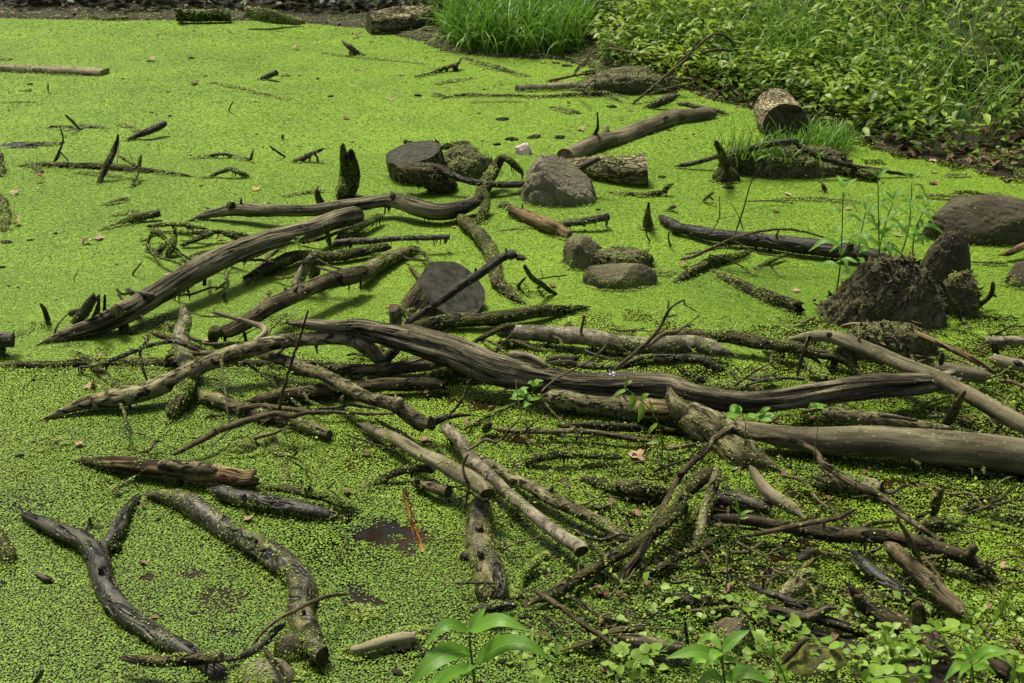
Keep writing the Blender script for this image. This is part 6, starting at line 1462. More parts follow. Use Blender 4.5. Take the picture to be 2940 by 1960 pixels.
# the tall knotweed clump at the right, each stalk a plant
KT = [('tall knotweed stalk, tallest of the clump before the dark smooth branch', [('F', 1395, 250)], 1365, 1200, 3.55), ('leafy knotweed stalk at the left of the knotweed clump', [('F', 1090, 420)], 1130, 1275, 3.30),
      ('knotweed stalk with a leaning tip at the right of the knotweed clump', [('F', 1530, 160)], 1595, 1215, 3.75), ('short knotweed stalk between the two tallest of the clump', [('F', 1270, 270)], 1285, 1420, 3.45),
      ('thin knotweed stalk right of the tallest knotweed stalk', [('F', 1390, 240)], 1470, 1350, 3.6), ('knotweed stalk bending over the end of the dark smooth branch', [('F', 1610, 155)], 1680, 1400, 3.75)]
for lb, st, tx, ty, yy in KT:
    bx, by = st[0][1], st[0][2]
    b = at_y(*px_of('F', bx, by), yy)
    tp_ = at_y(*px_of('C', tx, ty), yy)
    b[2] = min(b[2], 0.02)
    base = np.array([b[0], b[1], 0.0])
    bow = np.array([rng.uniform(-.02, .02), 0, 0])
    path = [b, b * 0.65 + tp_ * 0.35 + bow, b * 0.3 + tp_ * 0.7 + bow * 0.7, tp_]
    root = link('knotweed_plant', stem_mesh(path, 0.0028, 'stem', base, 20), None, base, label=lb, category='plant', group='tall knotweed clump')
    C = catmull(np.array([[*p, 0] for p in path]), 40)[:, :3]
    h = np.linalg.norm(tp_ - b)
    nl = int(8 + h * 13)
    for k in range(nl):
        f = 0.28 + 0.72 * k / nl
        p = C[int(f * 39)]
        a = k * 2.4 + rng.uniform(-.4, .4)
        L_ = rng.uniform(0.055, 0.095) * (1.1 - 0.5 * max(0, f - 0.6) / 0.4)
        o = np.array([math.cos(a), math.sin(a), 0])
        up_ = rng.uniform(0.15, 0.9)
        add_blade(root, base, [p, p + o * L_ * 0.5 + [0, 0, L_ * 0.35 * up_], p + o * L_ + [0, 0, L_ * (0.1 * up_ - 0.25)]], L_ * 0.115, 'jewel', 'lance', n=6)
    for k in range(3):
        a = rng.uniform(0, 6.28)
        o = np.array([math.cos(a), math.sin(a), 0])
        add_blade(root, base, [tp_, tp_ + o * 0.02 + [0, 0, .02], tp_ + o * 0.045 + [0, 0, .03]], 0.007, 'jewel', 'lance', n=6)

# creeping round-leaved runners along the bottom
def runner(label, tile, pts, y, size, n, mat='round', flip=0):
    P = [at_y(*px_of(tile, a, b), y + (c[0] if c else 0)) for a, b, *c in pts]
    P = [np.array([p[0], p[1], max(p[2], 0.012)]) for p in P]
    base = np.array([P[0][0], P[0][1], 0.0])
    root = link('creeping_plant', stem_mesh(P, 0.0017, 'stem', base, 30), None, base, label=label, category='plant', group='creeping round leaved plants at the bottom')
    C = catmull(np.array([[*p, 0] for p in P]), 60)[:, :3]
    for k in range(n):
        f = (k + 0.6) / n
        p = C[min(59, int(f * 59))]
        T = C[min(59, int(f * 59) + 1)] - C[max(0, int(f * 59) - 1)]
        T /= np.linalg.norm(T) + 1e-9
        for s in (-1, 1):
            o = np.cross(T, [0, 0.2, 1]) * s + np.array([0, 0, rng.uniform(0.1, 0.7)]) + T * rng.uniform(0, 0.5)
            o /= np.linalg.norm(o)
            L_ = size * rng.uniform(0.55, 1.05) * (0.6 if k > n - 2 else 1)
            nr = np.array([rng.uniform(-.4, .4), rng.uniform(-.7, 0.1), 0.8])
            add_blade(root, base, [p + o * 0.003, p + o * L_ * 0.55, p + o * L_ + [0, 0, -0.1 * L_]], L_ * 0.42, mat if rng.random() < 2 else (mat), 'round', n=6, fold=0.12, nrm=nr)
    return root


runner('long creeping runner with round leaves crossing the near right corner', 'I', [(360, 970, .1), (480, 1035, .08), (640, 1110, .05), (780, 1180, .02), (900, 1250), (1100, 1310), (1260, 1370)], 1.62, 0.026, 10)
runner('creeping stem with big round leaves right of the yellow moss stump', 'I', [(1500, 1600), (1490, 1480), (1460, 1350), (1420, 1270), (1395, 1205)], 1.50, 0.032, 5)
runner('upright creeping sprig with small leaves at the right edge', 'I', [(2135, 1175), (2190, 1080), (2235, 990), (2280, 890)], 1.66, 0.020, 7)
runner('creeping sprig left of the yellow moss stump', 'I', [(760, 1600), (720, 1480), (670, 1390), (655, 1280)], 1.46, 0.026, 5)
runner('creeping plant with bright round leaves under the big knotweed', 'H', [(1400, 1590), (1300, 1480, .05), (1230, 1350, .08), (1240, 1230, .10)], 1.46, 0.020, 7)
runner('low creeping stem of round leaves at the very bottom right', 'I', [(1250, 1590), (1320, 1530), (1430, 1510), (1600, 1500), (1720, 1490)], 1.45, 0.030, 6)
runner('clump of glossy round leaves left of the broad knotweed', 'H', [(2020, 1580), (2000, 1450, .02), (2060, 1380, .04), (2200, 1330, .06), (2260, 1290, .06)], 1.52, 0.026, 6)
runner('dull round leaved stem lying over the brown root', 'I', [(1560, 1230, .06), (1680, 1210, .05), (1800, 1190, .05), (1950, 1210, .04), (2060, 1230, .03)], 1.56, 0.034, 6, 'round')
runner('creeping stem with pale leaves between the root and the right knotweed', 'I', [(1640, 1590), (1680, 1480), (1700, 1380), (1680, 1320)], 1.47, 0.024, 5)
runner('small creeping plant beside the stub at the bottom right corner', 'I', [(2330, 1600), (2310, 1500), (2290, 1440), (2295, 1390)], 1.47, 0.022, 5)
runner('leafy sprig rising at the foot of the right edge weeds', 'I', [(1950, 1200, .10), (1980, 1110, .1), (2020, 1080, .1), (1960, 1000, .1)], 1.58, 0.022, 6)

# ---------------------------------------------------------------- dead leaves afloat
def dead_leaf(tile, x, y, w, mat, label, group=None, curl=0.35, yaw=None, lobes=5, z=None, asp=0.75):
    px, py = px_of(tile, x, y)
    c = at(px, py, 0.006 if z is None else z)
    r = w / ZS * mpp(c)
    k = 30
    a = np.linspace(-math.pi, math.pi, k, endpoint=False)
    sh = 0.62 + 0.30 * np.cos(a * lobes / 1.0 + 0.4) * np.cos(a / 2) ** 2 + 0.10 * np.cos(a) + 0.06 * rng.normal(0, 1, k)
    V, co = [np.zeros((1, 3))], [np.zeros((1, 3))]
    s1, s2, ph = rng.uniform(0.3, 1) * curl, rng.uniform(-1, 1) * curl, rng.uniform(0, 6.28)
    for f in (0.5, 1.0):
        X_, Y_ = np.cos(a) * sh * f, np.sin(a) * sh * f * asp
        Z_ = s1 * (Y_ ** 2) * 1.2 + s2 * X_ * X_ + 0.12 * curl * np.sin(a * 3 + ph) * f
        V.append(np.stack([X_, Y_, Z_], 1)); co.append(np.stack([Y_ * 1.2, X_, 0 * X_], 1))
    V = np.concatenate(V) * r
    V[:, 2] -= V[:, 2].min()
    i = np.arange(k)
    F = [np.stack([np.zeros(k, int), 1 + i, 1 + (i + 1) % k], 1), np.stack([1 + i, 1 + k + i, 1 + k + (i + 1) % k, 1 + (i + 1) % k], 1)]
    me = mesh_np('dead_leaf', V, F, M[mat], True, {'leaf_co': ('FLOAT_VECTOR', np.concatenate(co)), 'tone': ('FLOAT', np.full(len(V), rng.uniform(0.2, 0.8)))})
    o = link('dead_leaf', me, None, c, label=label, category='leaf', group=group or 'dead leaves on the pond')
    o.rotation_euler = (rng.normal(0, 0.12), rng.normal(0, 0.12), rng.uniform(0, 6.28) if yaw is None else yaw)
    return o


for args in [
    ('A', 1312, 560, 58, 'deadbrown', 'large red brown dead leaf by the long thin pale stick', 0.9), ('A', 258, 1222, 50, 'deadorange', 'rusty folded dead leaf before the long moss covered log', 0.9),
    ('A', 1010, 405, 60, 'deadpale', 'pale tan dead leaf in the far left pond', 0.3), ('A', 1290, 386, 52, 'deadbrown', 'dark flat dead leaf right of the pale tan leaf', 0.3), ('A', 2000, 328, 36, 'deadpale', 'curled pale dead leaf near the tilted stub in the far pond', 0.7),
    ('A', 125, 1512, 52, 'deadpale', 'curled whitish dead leaf by the mossy left edge branch', 0.8), ('A', 100, 1302, 52, 'deadpale', 'torn pale leaf with dark bits near the left edge', 0.5), ('A', 1725, 1276, 55, 'deadyellow', 'long yellow willow leaf on the duckweed', 0.2),
    ('D', 580, 130, 52, 'deadbrown', 'curled brown leaf left of the weed hung forked branch', 0.9), ('D', 668, 103, 66, 'deadpale', 'flat pale leaf touching the curled brown leaf', 0.5), ('D', 1475, 105, 42, 'deadbrown', 'pinkish brown leaf caught in the weed hung branch', 0.7),
    ('D', 535, 1497, 58, 'deadpale', 'pale star shaped oak leaf near the left pond weeds', 0.4), ('D', 1145, 346, 58, 'deadpale', 'long pinkish leaf by the big curved branch', 0.2), ('D', 1400, 790, 50, 'deadpale', 'torn pale leaf below the weedy block', 0.5),
    ('D', 600, 1105, 60, 'deadpale', 'thin tan leaf beside the small dark peg', 0.2), ('D', 200, 105, 46, 'deadpale', 'faded flat leaf at the left edge of the middle pond', 0.2),
    ('G', 1680, 450, 58, 'deadpale', 'tan pointed leaf by the black wet branch', 0.5), ('E', 328, 562, 26, 'deadorange', 'little tan leaf left of the tilted sawn log', 0.5), ('E', 782, 27, 24, 'deadpale', 'little curled leaf left of the weedy post', 0.6),
    ('E', 1450, 425, 42, 'deadbrown', 'pinkish torn leaf on the short crooked branch stub', 0.7), ('E', 585, 1462, 58, 'deadpale', 'orange tan oak leaf among the parallel sticks', 0.6), ('H', 2010, 30, 90, 'deadpale', 'wide tan dead leaf under the long brown stick', 0.6),
    ('F', 545, 1130, 82, 'deadpale', 'large curled tan leaf lying behind the driftwood bend', 1.0), ('F', 60, 290, 62, 'deadpale', 'long twisted pale leaf before the weedy branch', 0.8), ('F', 820, 455, 40, 'deadpale', 'peach coloured leaf before the mossy stump', 0.4),
    ('F', 1500, 80, 46, 'deadpale', 'pale leaf behind the stalks of the knotweed clump', 0.4), ('H', 1062, 640, 20, 'deadyellow', 'yellow leaf strip on the wide mossy log', 0.9), ('H', 1112, 780, 28, 'deadorange', 'orange leaf strip at the right of the wide mossy log', 0.9),
    ('H', 2065, 757, 32, 'deadpale', 'small buff leaf at the fork of the leaning brown branch', 0.5), ('H', 1855, 815, 26, 'deadbrown', 'small reddish leaf left of the leaning brown branch', 0.6), ('H', 60, 262, 62, 'deadbrown', 'reddish leaf scrap beside the black wet branch', 0.6),
    ('I', 2205, 790, 52, 'deadpale', 'curled peach leaf right of the long root branch', 1.2), ('H', 985, 580, 24, 'deadyellow', 'small yellowish leaf on top of the wide mossy log', 0.5),
    ('C', 1735, 1236, 48, 'deadbrown', 'curled red brown leaf behind the knotweed clump', 0.8), ('C', 1740, 1160, 42, 'deadpale', 'folded tan leaf on the mud by the knotweed tips', 0.9), ('C', 1530, 1312, 36, 'deadpale', 'pale leaf left of the dark bumpy stick', 0.5),
    ('C', 1735, 1082, 48, 'deadpale', 'grey torn leaf on the mud edge', 0.6), ('C', 1165, 1408, 36, 'deadpale', 'whitish leaf behind the left knotweed stalk', 0.3), ('C', 680, 1424, 40, 'deadbrown', 'brown leaf at the end of a weed line', 0.7),
    ('C', 750, 1308, 46, 'deadpale', 'flat tan leaf below the grassy mound', 0.2), ('C', 1250, 978, 22, 'deadbrown', 'round brown leaf at the mud edge beside the grass', 0.8), ('C', 1140, 1032, 34, 'deadpale', 'white pink leaf under the grassy mound', 0.8),
    ('C', 290, 655, 44, 'deadpale', 'hanging tan leaf at the shore left of the thick round log', 1.0), ('C', 940, 770, 60, 'deadpale', 'broad tan leaf beside the thick round log', 0.4),
    ('B', 1388, 420, 32, 'deadpale', 'pinkish curled leaf at the foot of the tall grass', 0.8), ('B', 1100, 560, 28, 'deadbrown', 'small dark red leaf above the short grey brown log', 0.7), ('B', 1560, 702, 26, 'deadbrown', 'upright brown leaf on the lumpy weed wrapped stick', 1.3),
    ('B', 1640, 872, 54, 'deadpale', 'long pale leaf left of the thin upright branch', 0.3), ('B', 1575, 850, 22, 'deadbrown', 'small brown leaf above the long pale leaf', 0.5), ('B', 1920, 805, 22, 'deadbrown', 'tiny reddish leaf above the long smooth log', 0.5),
    ('B', 98, 950, 34, 'deadpale', 'pinkish leaf behind the broken finger stump', 0.4), ('B', 145, 986, 22, 'deadbrown', 'small brown leaf behind the broken finger stump', 0.4), ('B', 62, 797, 48, 'deadbrown', 'dark flat leaf in the middle far pond', 0.3),
    ('B', 358, 668, 40, 'deadpale', 'flat pale leaf left of the long weedy branch', 0.2), ('B', 132, 470, 30, 'deadbrown', 'dark leaf below the wedge shaped stub', 0.4), ('B', 112, 250, 42, 'deadbrown', 'red brown leaves before the squat split log', 0.6),
    ('B', 222, 275, 20, 'deadorange', 'small reddish leaf before the squat split log', 0.5), ('B', 1970, 742, 28, 'deadbrown', 'small brown leaf near the dark slab of wood', 0.4), ('B', 430, 503, 34, 'round', 'rounded greenish leaf at the tip of the thin weedy branch', 0.5)]:
    dead_leaf(*args[:6], curl=args[6])
for x, y in [(340, 198), (985, 215), (1740, 220), (1090, 328), (1750, 376), (2010, 978), (1845, 895), (1600, 486), (1720, 680), (1490, 155), (2060, 185), (1550, 215), (960, 135), (1210, 596), (1250, 738), (930, 395), (1770, 1158), (1600, 1305)]:
    dead_leaf('A', x, y, rng.uniform(14, 28), rng.choice(['deadpale', 'deadbrown', 'deadpale']), 'small dead leaf floating on the far duckweed', 'small dead leaves on the far duckweed', 0.5)

# small black bits of wood afloat
V, F = ICO[3]
k = 1 + 0.9 * (fbm(V * 1.7, 9, 3)[:, None] - 0.5)
chip_me = [mesh_np('wood_chip', V * (1 + 1.7 * (fbm(V * 1.7 + s, 9 + s, 3)[:, None] - 0.5)) * np.array([1.0, 0.6, 0.6]), [F], M['moss' if s % 2 else 'dark'], False, {'bark_co': ('FLOAT_VECTOR', V * 0.04 + s)}) for s in range(6)]
for tile, x, y, w in [('A', 1025, 757, 18), ('A', 1150, 782, 18), ('A', 1400, 1405, 20), ('A', 830, 531, 14), ('A', 205, 568, 26), ('A', 135, 235, 15), ('A', 1390, 513, 14), ('A', 1305, 206, 12), ('A', 2025, 511, 13), ('A', 1135, 620, 16),
                      ('A', 1282, 634, 12), ('A', 1360, 1253, 16), ('A', 1815, 1380, 22), ('A', 2145, 532, 18), ('A', 745, 176, 10), ('A', 2235, 650, 24), ('A', 60, 618, 14), ('A', 1290, 1048, 12), ('A', 1735, 906, 14), ('A', 350, 85, 9),
                      ('B', 985, 602, 14), ('B', 540, 645, 34), ('B', 955, 763, 18), ('B', 830, 750, 10), ('B', 712, 410, 14), ('B', 600, 388, 12), ('B', 985, 472, 14), ('B', 1115, 805, 52), ('B', 1075, 975, 34), ('B', 1170, 940, 60), ('B', 1330, 925, 60),
                      ('B', 1500, 930, 44), ('B', 975, 950, 14), ('B', 1545, 445, 40), ('B', 1470, 425, 36), ('B', 1850, 720, 44), ('B', 1760, 1415, 20), ('B', 2190, 1195, 30), ('C', 65, 935, 16), ('C', 120, 905, 14), ('C', 350, 1265, 50), ('C', 1890, 600, 14),
                      ('D', 375, 68, 18), ('D', 790, 280, 14), ('D', 15, 298, 30), ('D', 225, 1060, 24), ('D', 380, 520, 14), ('D', 45, 130, 46), ('D', 120, 435, 14), ('D', 60, 422, 16), ('D', 890, 860, 26), ('D', 85, 1195, 12), ('D', 895, 745, 44),
                      ('G', 22, 875, 30), ('G', 340, 1365, 24), ('G', 340, 1100, 18), ('G', 1310, 1080, 34), ('G', 660, 1445, 36), ('G', 350, 332, 14), ('G', 970, 460, 12), ('G', 130, 20, 40), ('G', 1590, 10, 50),
                      ('H', 400, 1480, 50), ('H', 150, 575, 20), ('H', 45, 430, 34), ('H', 560, 1370, 30), ('H', 1290, 1105, 34), ('H', 1250, 1110, 36), ('H', 1110, 1410, 40), ('H', 1740, 1110, 18), ('I', 1540, 300, 60), ('I', 1990, 280, 50), ('I', 780, 770, 40),
                      ('I', 460, 650, 40), ('I', 320, 700, 30), ('I', 1460, 950, 20), ('F', 935, 520, 24), ('F', 2270, 650, 50), ('F', 2210, 690, 30), ('E', 1300, 840, 24), ('E', 2055, 712, 20), ('E', 160, 840, 30)]:
    c = at(*px_of(tile, x, y), 0.003)
    r = w / ZS * mpp(c) * 0.75
    o = link('wood_chip', chip_me[int(rng.integers(6))], None, c, label='small black bit of wood floating in the duckweed', category='wood chip', group='black bits of wood in the duckweed')
    o.scale = (r, r, r * rng.uniform(0.5, 0.9))
    o.rotation_euler = (0, 0, rng.uniform(-0.6, 0.6))

# twigs and shreds nobody could count, lying through the pile
def tube_tpl():
    v = []
    for i, (y, r) in enumerate(((0, 0.8), (0.5, 1.0), (1.0, 0.5))):
        for a in range(5):
            v.append((r * math.cos(a * 1.2566) + (4.0 if i == 1 else 0), y, r * math.sin(a * 1.2566)))
    f = [(5 * i + a, 5 * i + (a + 1) % 5, 5 * i + 5 + (a + 1) % 5, 5 * i + 5 + a) for i in range(2) for a in range(5)]
    return np.array(v, float), [np.array(f)]


def pile_points(n):
    """places in the drift of wood: denser to the right and where the logs lie"""
    out = []
    while len(out) < n:
        px, py = rng.uniform(250, 2940), rng.uniform(930, 1930)
        wgt = np.interp(px, [250, 900, 1300, 1700, 2400, 2940], [0.05, 0.16, 0.40, 0.8, 1.0, 0.9]) * np.interp(py, [930, 1050, 1300, 1500, 1800, 1930], [0.5, 1, 0.9, 0.7, 0.8, 1.0])
        if px < 1500 and py > 1480:
            wgt *= 0.15
        if px > 2300 and 1330 < py < 1620:
            wgt *= 0.5
        if rng.random() < wgt:
            out.append(at(px, py, 0.0)[:2])
    return np.array(out)


p = pile_points(520)
n = len(p)
ln = rng.uniform(0.02, 0.12, n) * (0.5 + rng.random(n))
rr = rng.uniform(0.0008, 0.0024, n)
pos = np.stack([p[:, 0], p[:, 1], np.maximum(0.004 + 0.03 * rng.random(n) ** 2, ground_z(p[:, 0], p[:, 1]) + 0.003)], 1)
me = scatter('twig_litter', tube_tpl(), pos, rotmats(rng.random(n) * 6.28, rng.normal(0, 0.15, n), rng.normal(0, 1, n)), np.stack([rr, ln, rr], 1), M['twig'])
me.attributes.new('bark_co', 'FLOAT_VECTOR', 'POINT')
link('twig_litter', me, kind='stuff', label='broken twigs and shreds caught through the pile of wood')
p = pile_points(5200)
n = len(p)
cl = n2(p[:, 0], p[:, 1], 10, 57)
p = p[cl > 0.5]; n = len(p)
pos = np.stack([p[:, 0], p[:, 1], 0.004 + 0.028 * rng.random(n) ** 1.5], 1)
link('weed_litter', scatter('weed_litter', leaf_small(0.7, 0.1, 0.2), pos, rotmats(rng.random(n) * 6.28, rng.normal(0, 0.4, n), rng.normal(0, 0.4, n)), rng.uniform(0.005, 0.012, n), M['cling']), kind='stuff', label='small green weed bits heaped between the logs')
p = pile_points(420)
n = len(p)
pos = np.stack([p[:, 0], p[:, 1], np.maximum(0.004 + 0.02 * rng.random(n), ground_z(p[:, 0], p[:, 1]) + 0.003)], 1)
link('leaf_litter', scatter('leaf_litter', leaf_tpl(0.55, 0.2, 0.3), pos, rotmats(rng.random(n) * 6.28, rng.normal(0, 0.3, n), rng.normal(0, 0.3, n)), rng.uniform(0.010, 0.026, n), M['litter']), kind='stuff', label='brown scraps of rotten leaf between the logs')

# ---------------------------------------------------------------- the banks
def in_poly(x, y, poly):
    r = np.zeros(x.shape, bool)
    j = len(poly) - 1
    for i in range(len(poly)):
        xi, yi = poly[i]; xj, yj = poly[j]
        c = ((yi > y) != (yj > y)) & (x < (xj - xi) * (y - yi) / (yj - yi + 1e-12) + xi)
        r ^= c
        j = i
    return r


def on_ground(px, py):
    """where the sight line through this pixel meets the bank"""
    d = ray(px, py)
    t = np.linspace(1.0, 18.0, 1400)
    P = CO + d[None] * t[:, None]
    hit = np.where(P[:, 2] < np.maximum(ground_z(P[:, 0], P[:, 1]), 0.0))[0]
    return P[hit[0]] if len(hit) else None


# dead leaves on the mud
n = 9000
x, y = rng.uniform(-6, 7.5, n), rng.uniform(3.2, 14, n)
d = shore_dist(x, y)
m = (d > -0.12) & (d < 4) & (rng.random(n) < np.interp(d, [-0.12, 0.05, 0.6, 1.2, 4], [0.1, 0.7, 1.0, 0.5, 0.3]))
x, y = x[m], y[m]; n = len(x)
x2, y2 = rng.uniform(0.6, 6, 16000), rng.uniform(3.4, 9, 16000)
d2 = shore_dist(x2, y2)
m = (d2 > -0.1) & (d2 < 0.9) & (rng.random(16000) < np.interp(d2, [-0.1, 0.2, 0.9], [0.15, 1, 0.4]))
x, y = np.concatenate([x, x2[m]]), np.concatenate([y, y2[m]]); n = len(x)
pos = np.stack([x, y, ground_z(x, y) + 0.008 + 0.012 * rng.random(n)], 1)
link('fallen_leaves', scatter('fallen_leaves', leaf_small(0.6, 0.25, 0.3), pos, rotmats(rng.random(n) * 6.28, rng.normal(0, 0.35, n), rng.normal(0, 0.35, n)), rng.uniform(0.025, 0.07, n), M['litter']), kind='stuff', label='brown fallen leaves on the dark muddy bank')

# leaves of the low weeds that cover the right bank
def cover_leaves(n, xr, yr, dr, keep, size, hgt, mat, name, label, tpl, tonef):
    x, y = rng.uniform(*xr, n), rng.uniform(*yr, n)
    d = shore_dist(x, y)
    cl = n2(x, y, 2.4, 61)
    m = (d > dr[0]) & (d < dr[1]) & (rng.random(n) < keep(x, y, d, cl))
    x, y, d, cl = x[m], y[m], d[m], cl[m]
    n = len(x)
    h = hgt[0] + (hgt[1] - hgt[0]) * rng.random(n) ** 1.2 * (0.4 + 1.2 * cl)
    pos = np.stack([x, y, ground_z(x, y) + h], 1)
    s = rng.uniform(*size, n)
    link(name, scatter(name, tpl, pos, rotmats(rng.random(n) * 6.28, rng.normal(0.05, 0.27, n), rng.normal(0, 0.27, n)), s, M[mat], np.clip(tonef(x, y, n), 0, 1)), kind='stuff', label=label)
    # their thin stems
    q = rng.random(n) < 0.35
    ps = pos[q].copy(); hh = h[q]; ps[:, 2] -= hh
    return ps, hh


def keep_r(x, y, d, cl):
    return np.clip((d - 0.04) / np.clip(0.25 + 0.7 * (x - 1.0), 0.25, 1.5), 0, 1) * np.clip((cl - 0.38 - 0.05 * np.clip(x - 2, 0, 1)) * 5, 0.05, 1) * np.clip((x - 0.4) / 0.5, 0, 1)


bright = lambda x, y, n: 0.42 + 1.1 * (n2(x, y, 0.9, 71) - 0.42) + 1.1 * (n2(x, y, 4.5, 73, 2) - 0.5) + rng.normal(0, 0.20, n)
s1, h1 = cover_leaves(46000, (0.4, 7.5), (3.6, 13), (0.04, 5.5), keep_r, (0.020, 0.055), (0.03, 0.22), 'herb', 'ground_cover', 'low leafy weeds covering the right bank', leaf_small(0.8, 0.12, 0.25), bright)
s2, h2 = cover_leaves(24000, (0.4, 7.5), (3.6, 13), (0.06, 5.5), keep_r, (0.035, 0.085), (0.05, 0.32), 'herb', 'undergrowth', 'narrow leaved weeds growing through the right bank cover', leaf_tpl(0.36, 0.15, 0.3), bright)
ps, hh = np.concatenate([s1, s2]), np.concatenate([h1, h2])
n = len(ps)
link('weed_stems', scatter('weed_stems', blade_tpl(3, 0.25), ps, rotmats(rng.random(n) * 6.28, rng.normal(0, .1, n), rng.normal(0, .1, n)), np.stack([np.full(n, 0.003), hh, hh], 1), M['stem']), kind='stuff', label='thin stems of the bank weeds')
keep_s = lambda x, y, d, cl: np.clip(1.2 - d, 0, 1) * np.clip((2.15 - x) / 0.25, 0, 1)
s4, h4 = cover_leaves(17000, (0.55, 2.2), (4.5, 9), (0.0, 1.0), keep_s, (0.025, 0.075), (0.02, 0.26), 'herb', 'undergrowth', 'leafy weeds crowding the waterline behind the shore twigs', leaf_tpl(0.45, 0.15, 0.3), lambda x, y, n: 0.40 + 1.2 * (n2(x, y, 5, 75, 2) - 0.5) + rng.normal(0, 0.2, n))
keep_q = lambda x, y, d, cl: np.clip(1 - d / 0.7, 0, 1) * np.clip((cl - 0.35) * 4, 0, 1)
s5, h5 = cover_leaves(9000, (1.6, 6), (3.6, 8), (0.03, 0.7), keep_q, (0.015, 0.045), (0.01, 0.06), 'herb', 'ground_cover', 'small weeds on the muddy edge of the right bank', leaf_tpl(0.7, 0.15, 0.3), lambda x, y, n: 0.3 + rng.normal(0, 0.2, n))
keep_l = lambda x, y, d, cl: np.clip((d - 0.22) / 0.2, 0, 1) * np.clip((cl - 0.2) * 5, 0.2, 1) * np.clip((1.4 - x) / 0.5, 0, 1)
s3, h3 = cover_leaves(42000, (-7, 1.4), (8.5, 14), (0.05, 4), keep_l, (0.04, 0.09), (0.02, 0.30), 'shadepaintherb', 'undergrowth', 'ivy and weeds of the far bank, coloured dark for its shade', leaf_small(0.8, 0.1, 0.25), lambda x, y, n: rng.random(n))

# tall grass standing at the shore
GP = [(1275, 118), (1320, 147), (1420, 160), (1560, 166), (1660, 158), (1720, 110), (1700, 50), (1400, 10), (1290, 20), (1262, 60)]
GG = np.array([at(a, b)[:2] for a, b in GP])
n = 26000
x, y = rng.uniform(GG[:, 0].min(), GG[:, 0].max(), n), rng.uniform(GG[:, 1].min(), GG[:, 1].max(), n)
m = in_poly(x, y, GG) & (rng.random(n) < np.clip((n2(x, y, 5, 81) - 0.25) * 3, 0.1, 1))
x, y = x[m], y[m]
for q, (bd, cnt, hs) in enumerate(((0.55, 2000, 1.0), (1.0, 1900, 1.0), (1.45, 900, 0.9))):
    u, v = x[q::3][:cnt], y[q::3][:cnt]
    n = len(u)
    pos = np.stack([u, v, np.maximum(ground_z(u, v), 0) - 0.01], 1)
    hb = hs * rng.uniform(0.20, 0.56, n) * (0.55 + 0.8 * n2(u, v, 3, 83))
    me = scatter('tall_grass', blade_tpl(6, bd), pos, rotmats(rng.random(n) * 6.28, rng.normal(0.1, 0.16, n), rng.normal(0, 0.16, n)), np.stack([rng.uniform(0.006, 0.015, n), hb, hb], 1), M['grass'], np.clip(0.40 + 0.7 * (n2(u, v, 2, 85) - 0.4) + rng.normal(0, .25, n), 0, 1))
    link('tall_grass', me, kind='stuff', label='tall green grass standing at the far shore')
# thinner grass over the right bank
n = 60000
x, y = rng.uniform(0.8, 7, n), rng.uniform(4, 12, n)
d = shore_dist(x, y)
m = (d > 0.3) & (rng.random(n) < np.clip((n2(x, y, 1.4, 87) - 0.28) * 2.2, 0, 1) * np.clip((3.3 - x) / 1.5, 0.03, 1))
x, y = x[m], y[m]; n = len(x)
pos = np.stack([x, y, ground_z(x, y) - 0.01], 1)
hb = rng.uniform(0.14, 0.44, n) * np.clip(1.3 - (x - 1.5) * 0.2, 0.6, 1.2)
link('tall_grass', scatter('tall_grass', blade_tpl(5, 0.8), pos, rotmats(rng.random(n) * 6.28, rng.normal(0.1, 0.2, n), rng.normal(0, 0.2, n)), np.stack([rng.uniform(0.004, 0.009, n), hb, hb], 1), M['grass'], np.clip(0.5 + rng.normal(0, .2, n), 0, 1)), kind='stuff', label='thin bright grass growing through the bank weeds')
# short grass on the mound and beside the thick round log
pts = []
for tile, cx, cy, rx, ry, z, cnt in [('C', 900, 940, 290, 60, 0.02, 620), ('C', 600, 1040, 330, 70, 0.10, 240), ('C', 1080, 960, 130, 60, 0.03, 420), ('C', 420, 980, 120, 50, 0.0, 60)]:
    for _ in range(cnt):
        c = at(*px_of(tile, cx + rng.normal(0, rx * 0.5), cy + rng.normal(0, ry * 0.5)), z)
        pts.append(c)
pos = np.array(pts); n = len(pos)
hb = rng.uniform(0.02, 0.12, n) * (0.5 + rng.random(n))
link('short_grass', scatter('short_grass', blade_tpl(4, 0.7), pos, rotmats(rng.random(n) * 6.28, rng.normal(0.1, 0.25, n), rng.normal(0, 0.25, n)), np.stack([rng.uniform(0.003, 0.006, n), hb, hb], 1), M['grass']), kind='stuff', label='short fresh grass on the mound by the thick round log')

# weeds one can pick out on the bank, each a plant with its leaves
LM = {}
for nm, kind, w in (('ovate', 'ovate', 0.36), ('lance', 'lance', 0.17), ('round', 'round', 0.46)):
    V_, F_, at_ = blade([(0, 0, 0), (0, 0.5, 0.10), (0, 1.0, -0.08)], w, kind, nrm=(0, 0, 1), n=6)
    LM[nm] = mesh_np('leaf', V_, [F_], M['herb'], True, at_)


